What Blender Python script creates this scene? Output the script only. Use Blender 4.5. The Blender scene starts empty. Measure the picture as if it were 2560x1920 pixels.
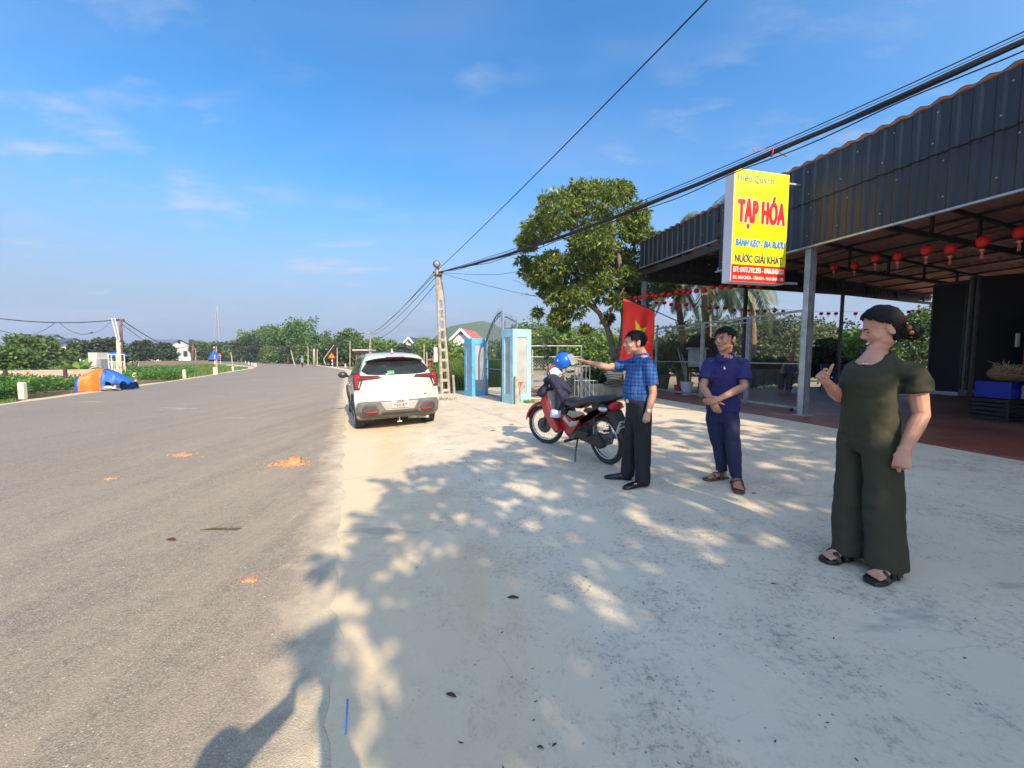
import bpy, bmesh, math, random
from mathutils import Vector, Matrix, noise
R = math.radians
C = bpy.context.scene.collection
S = bpy.context.scene
# ---------------- camera, sky, sun, exposure ----------------
F = 950.0; CH = 1.40; PITCH = math.atan(66/950.0)
cd = bpy.data.cameras.new('camera'); cam = bpy.data.objects.new('camera', cd); C.objects.link(cam)
cd.sensor_width = 36; cd.lens = 36*F/2560; cd.clip_start = 0.02; cd.clip_end = 6000
cam.location = (0, 0, CH); cam.rotation_euler = (math.pi/2-PITCH, 0, 0); S.camera = cam
SUN = Vector((.87, -1.65, 1.4)).normalized()          # towards the sun
ELEV = math.asin(SUN.z); AZ = math.atan2(SUN.x, SUN.y)
sl = bpy.data.lights.new('sun', 'SUN'); sl.energy = 4.1; sl.angle = R(.55); sl.color = (1, .81, .57)
so = bpy.data.objects.new('sun', sl); C.objects.link(so); so.rotation_euler = SUN.to_track_quat('Z', 'Y').to_euler()
W = bpy.data.worlds.new('World'); S.world = W; W.use_nodes = True
def world():
    nt = W.node_tree; N = nt.nodes; L = nt.links; N.clear()
    out = N.new('ShaderNodeOutputWorld'); bg = N.new('ShaderNodeBackground'); L.new(bg.outputs[0], out.inputs[0])
    sky = N.new('ShaderNodeTexSky'); sky.sky_type = 'NISHITA'; sky.sun_disc = False
    sky.sun_elevation = ELEV; sky.sun_rotation = AZ; sky.air_density = 1.15; sky.dust_density = .5; sky.ozone_density = 3
    tc = N.new('ShaderNodeTexCoord'); sp = N.new('ShaderNodeSeparateXYZ'); L.new(tc.outputs['Generated'], sp.inputs[0])
    hs = N.new('ShaderNodeHueSaturation'); hs.inputs['Saturation'].default_value = 1.4; hs.inputs['Value'].default_value = .93
    L.new(sky.outputs[0], hs.inputs['Color'])
    def math_(op, a, b=None, clamp=False):
        n = N.new('ShaderNodeMath'); n.operation = op; n.use_clamp = clamp
        for i, x in enumerate((a, b)):
            if x is None: continue
            if isinstance(x, (int, float)): n.inputs[i].default_value = x
            else: L.new(x, n.inputs[i])
        return n.outputs[0]
    def mr(x, a, b, c=0, d=1):
        n = N.new('ShaderNodeMapRange'); L.new(x, n.inputs[0]); n.interpolation_type = 'SMOOTHSTEP'
        for i, k in enumerate((a, b, c, d)): n.inputs[i+1].default_value = k
        return n.outputs[0]
    def mix(f, a, b):
        n = N.new('ShaderNodeMix'); n.data_type = 'RGBA'
        for s, x in ((0, f), (6, a), (7, b)):
            if isinstance(x, (int, float, tuple)): n.inputs[s].default_value = x
            else: L.new(x, n.inputs[s])
        return n.outputs[2]
    # the pale band of humid air low over the horizon
    haze = mr(sp.outputs['Z'], .0, .44, 1, 0)
    c1 = mix(haze, hs.outputs[0], SKYHAZE)
    # hazy sky glow added round the unseen sun to fill the shade
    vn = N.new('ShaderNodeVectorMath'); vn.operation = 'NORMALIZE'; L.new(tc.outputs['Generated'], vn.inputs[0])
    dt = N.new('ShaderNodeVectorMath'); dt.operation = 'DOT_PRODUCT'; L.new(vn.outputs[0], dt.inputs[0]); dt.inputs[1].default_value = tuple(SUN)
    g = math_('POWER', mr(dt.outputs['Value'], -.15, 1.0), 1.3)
    ad = N.new('ShaderNodeMix'); ad.data_type = 'RGBA'; ad.blend_type = 'ADD'; L.new(g, ad.inputs[0]); L.new(c1, ad.inputs[6]); ad.inputs[7].default_value = SUN_FILL; c1 = ad.outputs[2]
    # clouds: planar projection of the direction, so they flatten towards the horizon
    zc = math_('MAXIMUM', math_('ADD', sp.outputs['Z'], .10), .03)
    u = math_('DIVIDE', sp.outputs['X'], zc); v = math_('DIVIDE', sp.outputs['Y'], zc)
    cb = N.new('ShaderNodeCombineXYZ'); L.new(u, cb.inputs[0]); L.new(v, cb.inputs[1])
    def nz(scale, det, w, sx=1, sy=1, off=(0, 0, 0)):
        mp = N.new('ShaderNodeMapping'); mp.inputs['Scale'].default_value = (sx, sy, 1); mp.inputs['Location'].default_value = off; L.new(cb.outputs[0], mp.inputs[0])
        n = N.new('ShaderNodeTexNoise'); n.inputs['Scale'].default_value = scale; n.inputs['Detail'].default_value = det; n.inputs['Roughness'].default_value = w
        L.new(mp.outputs[0], n.inputs['Vector']); return n.outputs[0]
    big = nz(.8, 3, .5, 1, .8, (3.1, 1.7, 0)); wis = nz(1.9, 7, .62, .8, 1.5, (4.6, 2.2, 0))
    f = math_('MULTIPLY', mr(wis, .47, .74), mr(big, .42, .62))
    f = math_('MULTIPLY', f, .8)
    veil = math_('MULTIPLY', mr(nz(.5, 4, .6, 1, 2.2, (7, 3, 0)), .42, .75), .16)
    f = math_('MAXIMUM', f, veil)
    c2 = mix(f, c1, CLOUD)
    # two or three low puffs standing over the horizon
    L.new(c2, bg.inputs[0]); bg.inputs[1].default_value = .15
SKYHAZE = (1.0, 1.32, 1.95, 1); SUN_FILL = (3.5, 3.6, 3.3, 1); CLOUD = (2.6, 2.75, 3.2, 1)
world()
vs = S.view_settings; vs.view_transform = 'Standard'; vs.look = 'None'; vs.gamma = 1; vs.exposure = .85
S.cycles.max_bounces = 6; S.cycles.transparent_max_bounces = 12; S.cycles.use_denoising = True

# ---------------- coordinates ----------------
cP, sP = math.cos(PITCH), math.sin(PITCH)
def ray(px, py):
    x, y = (px-1280)/F, -(py-960)/F
    return Vector((x, cP + y*sP, -sP + y*cP))
def at(px, py, Y):
    r = ray(px, py); return Vector((0, 0, CH)) + r*(Y/r.y)
ED = Vector((-.395, .919, 0)); EN = Vector((.919, .395, 0))      # along the kerb line / away from the road
def gz(x, y):
    p = x*EN.x + y*EN.y
    if p < 0: return 0.0
    if p < 3: return .03*p
    return min(.31, .09+.055*(p-3))
def G(px, py, dz=0):
    r = ray(px, py); z = 0
    for _ in range(12):
        k = (CH-z-dz)/-r.z; z = gz(r.x*k, r.y*k)
    return Vector((r.x*k, r.y*k, z))
def Gz(px, py, z):
    r = ray(px, py); k = (CH-z)/-r.z; return Vector((r.x*k, r.y*k, z))
# ---------------- mesh building ----------------
class MB:
    def __init__(s): s.v = []; s.f = []; s.m = []; s.cur = 0
    def add(s, vs, fs):
        o = len(s.v); s.v += [tuple(x) for x in vs]; s.f += [tuple(i+o for i in f) for f in fs]; s.m += [s.cur]*len(fs); return s
    def box(s, c, d, rz=0, M=None):
        hx, hy, hz = d[0]/2, d[1]/2, d[2]/2
        m = M or (Matrix.Translation(Vector(c)) @ Matrix.Rotation(rz, 4, 'Z'))
        vs = [m @ Vector((x*hx, y*hy, z*hz)) for x, y, z in ((-1,-1,-1),(1,-1,-1),(1,1,-1),(-1,1,-1),(-1,-1,1),(1,-1,1),(1,1,1),(-1,1,1))]
        return s.add(vs, [(0,3,2,1),(4,5,6,7),(0,1,5,4),(1,2,6,5),(2,3,7,6),(3,0,4,7)])
    def bar(s, a, b, w, h=None, up=(0, 0, 1)):
        a, b = Vector(a), Vector(b); h = h or w; d = (b-a); L = d.length
        if L < 1e-6: return s
        d /= L; u = Vector(up); x = d.cross(u)
        if x.length < 1e-4: x = d.cross(Vector((0, 1, 0)))
        x.normalize(); u = x.cross(d)
        m = Matrix((x, u, -d)).transposed().to_4x4(); m.translation = (a+b)/2
        return s.box(None, (w, h, L), M=m)
    def tube(s, pts, rad, n=8, cap=True, flat=None, up=None):
        pts = [Vector(p) for p in pts]; k = len(pts)
        if isinstance(rad, (int, float)): rad = [rad]*k
        rings = []; prev = None
        for i, p in enumerate(pts):
            t = (pts[min(i+1, k-1)]-pts[max(i-1, 0)])
            t = t.normalized() if t.length > 1e-9 else Vector((0, 0, 1))
            if prev is None:
                u = Vector(up) if up is not None else (Vector((0, 0, 1)) if abs(t.z) < .9 else Vector((1, 0, 0)))
            else: u = prev
            u = u - t*u.dot(t)
            if u.length < 1e-6: u = t.orthogonal()
            u.normalize(); prev = u; w = t.cross(u)
            r = rad[i]; rx, ry = (r if isinstance(r, tuple) else (r, r if flat is None else r*flat))
            rings.append([p + w*(rx*math.cos(2*math.pi*j/n)) + u*(ry*math.sin(2*math.pi*j/n)) for j in range(n)])
        return s.loft(rings, cap)
    def loft(s, rings, cap=True, closed=True):
        n = len(rings[0]); vs = [p for r in rings for p in r]; fs = []
        for i in range(len(rings)-1):
            for j in range(n if closed else n-1):
                a = i*n+j; b = i*n+(j+1) % n; fs.append((a, b, b+n, a+n))
        if cap:
            fs.append(tuple(range(n))[::-1]); fs.append(tuple((len(rings)-1)*n+j for j in range(n)))
        return s.add(vs, fs)
    def lathe(s, prof, n=16, M=None, cap=True):
        M = M or Matrix.Identity(4)
        return s.loft([[M @ Vector((r*math.cos(2*math.pi*j/n), r*math.sin(2*math.pi*j/n), z)) for j in range(n)] for r, z in prof], cap)
    def ball(s, c, r, n=12, m=8, rot=None):
        c = Vector(c); r = (r, r, r) if isinstance(r, (int, float)) else r; rot = rot or Matrix.Identity(3)
        rings = []
        for i in range(m+1):
            t = math.pi*(i/m); q = max(math.sin(t), .02)
            rings.append([c + rot @ Vector((r[0]*q*math.cos(2*math.pi*j/n), r[1]*q*math.sin(2*math.pi*j/n), -r[2]*math.cos(t))) for j in range(n)])
        return s.loft(rings)
    def prism(s, poly, M, h):       # poly in local xy, thickness h along local z (centred)
        n = len(poly); vs = [M @ Vector((x, y, -h/2)) for x, y in poly] + [M @ Vector((x, y, h/2)) for x, y in poly]
        return s.add(vs, [tuple(range(n))[::-1], tuple(range(n, 2*n))] + [(i, (i+1) % n, (i+1) % n+n, i+n) for i in range(n)])
    def quad(s, a, b, c, d): return s.add([a, b, c, d], [(0, 1, 2, 3)])
    def torus(s, c, R_, r, M=None, n=32, m=8, a0=0, a1=2*math.pi, flat=1):
        M = M or Matrix.Identity(4); full = abs(a1-a0-2*math.pi) < 1e-6; rings = []
        for i in range(n+1):
            a = a0+(a1-a0)*i/n
            rings.append([Vector(c) + (M.to_3x3() @ Vector(((R_+r*math.cos(2*math.pi*j/m))*math.cos(a), (R_+r*math.cos(2*math.pi*j/m))*math.sin(a), r*flat*math.sin(2*math.pi*j/m)))) for j in range(m)])
        return s.loft(rings, not full)
def mesh(mb, name, mats, smooth=True, shift=None, autos=None):
    me = bpy.data.meshes.new(name)
    vs = mb.v if shift is None else [(v[0]-shift[0], v[1]-shift[1], v[2]-shift[2]) for v in mb.v]
    me.from_pydata(vs, [], mb.f)
    if not isinstance(mats, (list, tuple)): mats = [mats]
    for m in mats: me.materials.append(m)
    me.polygons.foreach_set('material_index', mb.m)
    if smooth: me.polygons.foreach_set('use_smooth', [True]*len(me.polygons))
    me.update(); return me
def part(name, mb, mats, parent=None, smooth=False, bevel=0, loc=None, sharp=None, bseg=2):
    """links ONE mesh object; with a parent, mb is in the parent's frame"""
    me = mesh(mb, name, mats, smooth or bevel > 0 or sharp is not None)
    o = bpy.data.objects.new(name, me); C.objects.link(o)
    if loc is not None: o.location = loc
    if parent: o.parent = parent
    if sharp is not None: me.set_sharp_from_angle(angle=R(sharp))
    if bevel:
        b = o.modifiers.new('bevel', 'BEVEL'); b.width = bevel; b.segments = bseg; b.limit_method = 'ANGLE'; b.angle_limit = R(35); b.harden_normals = True
    return o
def wpart(name, mb, mats, parent, **k):      # mb in world coordinates; parent has no rotation
    l = parent.location; mb.v = [(v[0]-l[0], v[1]-l[1], v[2]-l[2]) for v in mb.v]
    return part(name, mb, mats, parent, **k)
def tag(o, label, cat, group=None, kind=None):
    if label: o['label'] = label
    if cat: o['category'] = cat
    if group: o['group'] = group
    if kind: o['kind'] = kind
    return o
def thing(name, label, cat, loc=(0, 0, 0), rz=0, group=None):
    o = bpy.data.objects.new(name, None); C.objects.link(o); o.empty_display_size = .2
    o.location = loc; o.rotation_euler = (0, 0, rz); return tag(o, label, cat, group)
def struct(name, mb, mats, **k):
    o = part(name, mb, mats, None, **k); o['kind'] = 'structure'; return o
def dup(root, loc=None, rz=None, label=None, scale=None):
    kids = {}
    for o in list(bpy.data.objects):
        if o.parent: kids.setdefault(o.parent.name, []).append(o)
    def rec(o, p):
        c = o.copy(); C.objects.link(c); c.parent = p
        for k in kids.get(o.name, []): rec(k, c)
        return c
    r = rec(root, None)
    if loc is not None: r.location = loc
    if rz is not None: r.rotation_euler = (0, 0, rz)
    if scale: r.scale = (scale,)*3
    if label: r['label'] = label
    return r
# ---------------- materials ----------------
def srgb(r, g, b):
    f = lambda c: (c/255/12.92 if c/255 <= .04045 else ((c/255+.055)/1.055)**2.4)
    return (f(r), f(g), f(b), 1)
class NT:
    def __init__(s, name):
        s.mat = bpy.data.materials.new(name); s.mat.use_nodes = True; s.nt = s.mat.node_tree; s.N = s.nt.nodes; s.L = s.nt.links
        s.b = s.N['Principled BSDF']; s.tc = s.N.new('ShaderNodeTexCoord')
        s.geo = s.N.new('ShaderNodeNewGeometry')
    def lk(s, x, sock):
        if isinstance(x, (int, float)): sock.default_value = x
        elif isinstance(x, (tuple, list)): sock.default_value = tuple(x) if len(x) == 4 or sock.type == 'VECTOR' else tuple(x)+(1,)
        else: s.L.new(x, sock)
    def pos(s, kind='Object', scale=(1, 1, 1), rot=(0, 0, 0), loc=(0, 0, 0)):
        mp = s.N.new('ShaderNodeMapping'); mp.inputs['Scale'].default_value = scale; mp.inputs['Rotation'].default_value = rot; mp.inputs['Location'].default_value = loc
        s.L.new(s.tc.outputs[kind], mp.inputs[0]); return mp.outputs[0]
    def noise(s, vec, scale, det=4, rough=.55, dist=0):
        n = s.N.new('ShaderNodeTexNoise'); s.lk(vec, n.inputs['Vector']); n.inputs['Scale'].default_value = scale
        n.inputs['Detail'].default_value = det; n.inputs['Roughness'].default_value = rough; n.inputs['Distortion'].default_value = dist; return n.outputs[0]
    def vor(s, vec, scale, out='Distance', rand=1):
        n = s.N.new('ShaderNodeTexVoronoi'); s.lk(vec, n.inputs['Vector']); n.inputs['Scale'].default_value = scale; n.inputs['Randomness'].default_value = rand; return n.outputs[out]
    def math(s, op, a, b=0, clamp=False):
        n = s.N.new('ShaderNodeMath'); n.operation = op; n.use_clamp = clamp; s.lk(a, n.inputs[0]); s.lk(b, n.inputs[1]); return n.outputs[0]
    def mr(s, x, a, b, c=0., d=1.):
        n = s.N.new('ShaderNodeMapRange'); s.lk(x, n.inputs[0])
        for i, k in enumerate((a, b, c, d)): s.lk(k, n.inputs[i+1])
        return n.outputs[0]
    def mix(s, f, a, b):
        n = s.N.new('ShaderNodeMix'); n.data_type = 'RGBA'; s.lk(f, n.inputs[0]); s.lk(a, n.inputs[6]); s.lk(b, n.inputs[7]); return n.outputs[2]
    def xyz(s, vec):
        n = s.N.new('ShaderNodeSeparateXYZ'); s.lk(vec, n.inputs[0]); return n.outputs
    def bump(s, h, strength=.3, dist=.01):
        n = s.N.new('ShaderNodeBump'); n.inputs['Strength'].default_value = strength; n.inputs['Distance'].default_value = dist; s.lk(h, n.inputs['Height']); s.L.new(n.outputs[0], s.b.inputs['Normal'])
    def col(s, x): s.lk(x, s.b.inputs['Base Color'])
    def rough(s, x): s.lk(x, s.b.inputs['Roughness'])
    def set(s, **k):
        for a, v in k.items(): s.lk(v, s.b.inputs[a.replace('_', ' ')])
        return s
def simple(name, col, rough=.6, var=.15, scale=6, metal=0, bump=0, bscale=60, dirt=None, **k):
    t = NT(name); p = t.pos()
    c2 = tuple(x*(1-var) for x in col[:3])+(1,); c1 = tuple(min(1, x*(1+var)) for x in col[:3])+(1,)
    n = t.noise(p, scale, 5)
    c = t.mix(t.mr(n, .35, .65), c2, c1)
    if dirt: c = t.mix(t.math('MULTIPLY', t.mr(t.noise(p, scale*.6, 6, .7), .5, .72), .7), c, dirt)
    t.col(c); t.rough(t.mr(n, .3, .7, max(rough-.08, 0.02), min(rough+.08, 1))); t.set(Metallic=metal)
    if bump: t.bump(t.noise(p, bscale, 4), bump, .01)
    for a, v in k.items(): t.lk(v, t.b.inputs[a.replace('_', ' ')])
    return t.mat
def leafmat(name, dark, light, rough=.5, scale=.8, trans=.25, rnd=.5):
    """leaves differ from leaf to leaf (random per island) and from bough to bough (noise)"""
    t = NT(name); p = t.pos()
    n = t.mr(t.noise(p, scale, 3), .3, .7)
    r = t.geo.outputs['Random Per Island']
    c = t.mix(t.math('ADD', t.math('MULTIPLY', r, rnd), t.math('MULTIPLY', n, 1-rnd)), dark, light)
    t.col(c); t.rough(rough)
    tr = t.N.new('ShaderNodeBsdfTranslucent'); t.lk(c, tr.inputs[0])
    mx = t.N.new('ShaderNodeMixShader'); mx.inputs[0].default_value = trans
    t.L.new(t.b.outputs[0], mx.inputs[1]); t.L.new(tr.outputs[0], mx.inputs[2])
    t.L.new(mx.outputs[0], t.N['Material Output'].inputs[0]); return t.mat
rng = random.Random(7)
MT = {}
MT['galv'] = simple('galvanised_steel', (.42, .45, .46, 1), .45, .18, 8, metal=.55, dirt=(.28, .22, .17, 1))
MT['darksteel'] = simple('dark_steel', (.06, .065, .07, 1), .5, .3, 5, metal=.3, dirt=(.10, .07, .05, 1))
MT['black'] = simple('black_plastic', (.018, .018, .02, 1), .5, .2)
MT['rubber'] = simple('tyre_rubber', (.03, .029, .028, 1), .85, .3, 20, dirt=(.13, .11, .09, 1), bump=.2)
MT['wire'] = simple('cable_black', (.012, .012, .013, 1), .6, .2)
MT['bark'] = simple('bark', (.17, .135, .10, 1), .9, .35, 9, bump=.6, bscale=25)
MT['barkdark'] = simple('bark_dark', (.09, .075, .06, 1), .9, .35, 3, bump=.5, bscale=12)
MT['whiteplaster'] = simple('white_plaster', (.72, .72, .70, 1), .8, .06, 1.5, dirt=(.45, .42, .36, 1))
MT['cream'] = simple('cream_concrete', (.62, .53, .38, 1), .85, .12, 8, dirt=(.35, .3, .22, 1))
MT['conc'] = simple('old_concrete', (.36, .33, .28, 1), .9, .2, 6, dirt=(.15, .13, .11, 1), bump=.4, bscale=30)
MT['chrome'] = simple('chrome', (.7, .7, .7, 1), .25, .05, metal=.9)
MT['white'] = simple('white_paint', (.8, .8, .78, 1), .5, .04)
MT['red'] = simple('red_paint', (.55, .03, .02, 1), .5, .1)
# ---------------- the ground, the road, the concrete apron ----------------
def ground_mats():
    t = NT('field_ground'); p = t.pos()
    n = t.noise(p, .09, 6, .6); m = t.noise(p, 1.7, 5, .65); f = t.noise(p, 14, 4, .7)
    g = t.mix(t.mr(m, .35, .65), (.09, .13, .03, 1), (.17, .22, .06, 1))
    d = t.mix(t.mr(f, .3, .7), (.24, .16, .09, 1), (.40, .30, .19, 1))
    t.col(t.mix(t.mr(t.math('ADD', n, t.math('MULTIPLY', m, .35)), .58, .70), g, d)); t.rough(.95)
    t.bump(t.noise(p, 9, 5, .7), .5, .05); MT['field'] = t.mat
    t = NT('asphalt'); p = t.pos(); x = t.xyz(p)
    rot = t.pos('Object', (1, .13, 1), (0, 0, R(-23.3)))          # streaks run with the traffic
    st = t.noise(rot, 2.6, 8, .8); big = t.noise(p, .35, 4, .6)
    ag = t.vor(p, 170); ag2 = t.noise(p, 95, 3, .7)
    c = t.mix(t.mr(ag2, .42, .58), (.108, .092, .074, 1), (.31, .265, .21, 1))
    c = t.mix(t.mr(big, .35, .7, 0, .5), c, (.132, .117, .100, 1))
    mot = t.noise(p, 22, 6, .8); c = t.mix(t.mr(mot, .5, .68, 0, .65), c, (.34, .30, .25, 1)); c = t.mix(t.mr(mot, .46, .34, 0, .55), c, (.075, .07, .065, 1))
    # worn dusty film, thicker near the apron
    pr = t.math('ADD', t.math('MULTIPLY', x[0], .919), t.math('MULTIPLY', x[1], .395))
    near = t.mr(pr, -6, -.2, .15, .75)
    dust = t.math('MULTIPLY', t.mr(t.math('ADD', st, t.math('MULTIPLY', t.noise(p, 5, 5, .7), .35)), .52, .82), near)
    c = t.mix(dust, c, (.33, .275, .205, 1))
    # pale stone chips and white scuffs
    chip = t.math('GREATER_THAN', t.vor(p, 42, 'Color'), .86)
    chipc = t.math('MULTIPLY', t.math('LESS_THAN', t.vor(p, 42), .20), chip)
    c = t.mix(t.math('MULTIPLY', chipc, .7), c, (.62, .55, .44, 1))
    sc = t.pos('Object', (1, .28, 1), (0, 0, R(-38)))
    scuff = t.mr(t.noise(sc, 4.5, 8, .80), .62, .76, 0, .8)
    c = t.mix(t.math('MULTIPLY', scuff, t.mr(pr, -7, -1, .2, 1)), c, (.60, .55, .48, 1))
    pale = t.math('MULTIPLY', t.mr(t.noise(t.pos('Object', (.5, 1.6, 1)), .8, 6, .65), .62, .72), t.math('MULTIPLY', t.mr(x[1], 7, 9), t.mr(x[1], 17, 13)))
    c = t.mix(pale, c, (.47, .42, .34, 1))
    ch2 = t.math('MULTIPLY', t.math('LESS_THAN', t.vor(p, 75), .26), t.math('GREATER_THAN', t.vor(p, 75, 'Color'), .72)); c = t.mix(t.math('MULTIPLY', ch2, .5), c, (.55, .49, .40, 1))
    # orange laterite crumbs trodden in
    orr = t.mr(t.noise(p, 1.9, 8, .8), .68, .76, 0, .7)
    c = t.mix(orr, c, (.52, .27, .11, 1))
    # dust of the shoulder spilling over the seam
    edge = t.math('ADD', pr, t.math('MULTIPLY', t.math('SUBTRACT', t.noise(p, 3.2, 8, .75), .5), .85))
    c = t.mix(t.mr(edge, -.42, -.02, 0, 1), c, (.56, .475, .34, 1))
    t.col(c); t.rough(t.mr(ag2, .3, .7, .72, .95)); t.bump(t.math('ADD', ag, t.math('MULTIPLY', ag2, .7)), .5, .004); MT['asphalt'] = t.mat
    t = NT('apron_concrete'); p = t.pos(); x = t.xyz(p)
    n1 = t.noise(p, .45, 5, .6); n2 = t.noise(p, 2.6, 7, .72); n3 = t.noise(p, 60, 3, .6)
    c = t.mix(t.mr(n1, .3, .7), (.52, .455, .35, 1), (.65, .57, .44, 1))
    c = t.mix(t.mr(n2, .50, .74, 0, .45), c, (.29, .27, .235, 1))
    grime = t.math('MULTIPLY', t.mr(n2, .42, .62), t.mr(t.noise(p, 30, 6, .85), .50, .60, 0, .75))
    c = t.mix(grime, c, (.17, .15, .13, 1))
    spk = t.math('MULTIPLY', t.math('LESS_THAN', t.vor(p, 26), .13), t.math('GREATER_THAN', t.vor(p, 26, 'Color'), .62))
    c = t.mix(t.math('MULTIPLY', spk, .7), c, (.12, .10, .08, 1))
    pr = t.math('ADD', t.math('MULTIPLY', x[0], .919), t.math('MULTIPLY', x[1], .395))
    # wheel-worn ochre dust lies along the seam
    och = t.math('MULTIPLY', t.math('MULTIPLY', t.mr(pr, .10, .45), t.mr(pr, 1.25, .6)), t.mr(t.noise(t.pos('Object', (1, .3, 1), (0, 0, R(-23))), 1.1, 5, .6), .42, .62, 0, .8))
    c = t.mix(och, c, (.56, .38, .20, 1))
    c = t.mix(t.mr(t.math('ADD', pr, t.math('MULTIPLY', n2, .5)), 1.35, .2, 0, .85), c, (.60, .475, .31, 1))
    stain = t.mr(t.noise(t.pos('Object', (.5, 1.3, 1), (0, 0, R(20)), (9, 3, 0)), 1.6, 4, .55), .66, .70, 0, .45)
    c = t.mix(stain, c, (.20, .19, .18, 1))
    # sawn joints across the slab
    qq = t.math('ADD', t.math('ADD', t.math('MULTIPLY', x[0], -.395), t.math('MULTIPLY', x[1], .919)), t.math('MULTIPLY', t.noise(p, .7, 2), .05))
    fr = t.math('ABSOLUTE', t.math('SUBTRACT', t.math('FRACT', t.math('DIVIDE', qq, 4.7)), .5)); c = t.mix(t.mr(fr, .4975, .4988, 0, .45), c, (.16, .14, .12, 1))
    # hairline cracks
    cr = t.N.new('ShaderNodeTexVoronoi'); cr.feature = 'DISTANCE_TO_EDGE'; cr.inputs['Scale'].default_value = .32
    wv = t.N.new('ShaderNodeVectorMath'); wv.operation = 'ADD'; nn = t.N.new('ShaderNodeTexNoise'); nn.inputs['Scale'].default_value = 1.6; nn.inputs['Detail'].default_value = 6
    t.L.new(p, nn.inputs['Vector']); t.L.new(p, wv.inputs[0]); t.L.new(nn.outputs['Color'], wv.inputs[1]); t.L.new(wv.outputs[0], cr.inputs['Vector'])
    c = t.mix(t.math('MULTIPLY', t.mr(cr.outputs[0], .0, .0035, .35, 0), t.mr(n1, .45, .6)), c, (.14, .12, .10, 1))
    t.col(c); t.rough(t.mr(n2, .3, .7, .65, .9)); t.bump(t.math('ADD', t.math('MULTIPLY', n3, .5), n2), .35, .008); MT['apron'] = t.mat
    t = NT('shoulder_sand'); p = t.pos(); n = t.noise(p, 7, 7, .75)
    t.col(t.mix(t.mr(n, .3, .7), (.42, .32, .20, 1), (.62, .51, .35, 1))); t.rough(.95); t.bump(n, .6, .03); MT['sand'] = t.mat
    t = NT('red_floor_tiles'); p = t.pos('Object', (1, 1, 1), (0, 0, R(14.6)))
    b = t.N.new('ShaderNodeTexBrick'); b.offset = 0; t.L.new(p, b.inputs['Vector']); b.inputs['Scale'].default_value = 1
    b.inputs['Brick Width'].default_value = .3; b.inputs['Row Height'].default_value = .3; b.inputs['Mortar Size'].default_value = .007
    b.inputs['Color1'].default_value = (.20, .055, .035, 1); b.inputs['Color2'].default_value = (.26, .075, .05, 1); b.inputs['Mortar'].default_value = (.12, .07, .055, 1)
    n = t.noise(t.pos(), 1.2, 6, .65)
    t.col(t.mix(t.mr(n, .45, .75, 0, .6), b.outputs[0], (.30, .21, .17, 1))); t.rough(t.mr(n, .3, .7, .35, .65)); t.bump(b.outputs['Fac'], -.3, .004); MT['tile'] = t.mat
    t = NT('brick'); p = t.pos('Object', (1, 1, 1), (R(90), 0, 0))
    b = t.N.new('ShaderNodeTexBrick'); t.L.new(t.pos('Generated', (14, 1, 1)), b.inputs['Vector'])
    q = t.N.new('ShaderNodeCombineXYZ'); g = t.xyz(t.pos('Object')); t.L.new(t.math('ADD', g[0], g[1]), q.inputs[0]); t.L.new(g[2], q.inputs[1]); t.L.new(q.outputs[0], b.inputs['Vector'])
    b.inputs['Scale'].default_value = 1; b.inputs['Brick Width'].default_value = .24; b.inputs['Row Height'].default_value = .075; b.inputs['Mortar Size'].default_value = .012
    b.inputs['Color1'].default_value = (.42, .22, .15, 1); b.inputs['Color2'].default_value = (.55, .38, .28, 1); b.inputs['Mortar'].default_value = (.45, .40, .34, 1)
    t.col(t.mix(t.mr(t.noise(t.pos(), 2, 5), .4, .7, 0, .5), b.outputs[0], (.50, .42, .34, 1))); t.rough(.9); t.bump(b.outputs['Fac'], -.4, .01); MT['brick'] = t.mat
ground_mats()
def spline(pts, n=8):
    out = []; P = [Vector((p[0], p[1], 0)) for p in pts]
    for i in range(len(P)-1):
        a, b, c, d = P[max(i-1, 0)], P[i], P[i+1], P[min(i+2, len(P)-1)]
        for k in range(n):
            t = k/n; out.append(.5*((2*b)+(c-a)*t+(2*a-5*b+4*c-d)*t*t+(-a+3*b-3*c+d)*t**3))
    out.append(P[-1]); return out
LEFT = [(-.9, -22.2), (-5.0, -12.5), (-11.0, 1.5), (-15.2, 11.3), (-17.9, 17.5), (-21.8, 26), (-28.2, 38.5), (-36, 53), (-50, 70), (-74, 93), (-126, 140), (-230, 205), (-480, 300)]
RIGHT = [(8.0, -18.6), (3.95, -9.2), (0, 0), (-3.95, 9.2), (-7.0, 16), (-11.2, 26), (-16.6, 38.5), (-26, 54.5), (-38.5, 73), (-60, 99), (-112, 151), (-222, 222), (-475, 318)]
LS, RS = spline(LEFT), spline(RIGHT)
def tz(x, y):
    n = noise.noise(Vector((x*.05, y*.05, 0)))*.35 + noise.noise(Vector((x*.4, y*.4, 3)))*.04
    r = math.hypot(x, y)
    return -.14 + (n-.25)*min(1, max(0, (r-18)/60))
def terrain():
    mb = MB(); k = 0
    xs = [math.copysign(abs(t)**2.6, t) for t in [i/52*13.5 for i in range(-52, 53)]]
    ys = [-60, -40, -25, -12, -4] + [i*1.6 for i in range(0, 30)] + [48*1.09**i for i in range(0, 42)]
    n = len(xs); vs = [(x, y, tz(x, y)) for y in ys for x in xs]
    fs = [(j*n+i, j*n+i+1, (j+1)*n+i+1, (j+1)*n+i) for j in range(len(ys)-1) for i in range(n-1)]
    mb.add(vs, fs); struct('ground', mb, MT['field'], smooth=True)
terrain()
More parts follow.
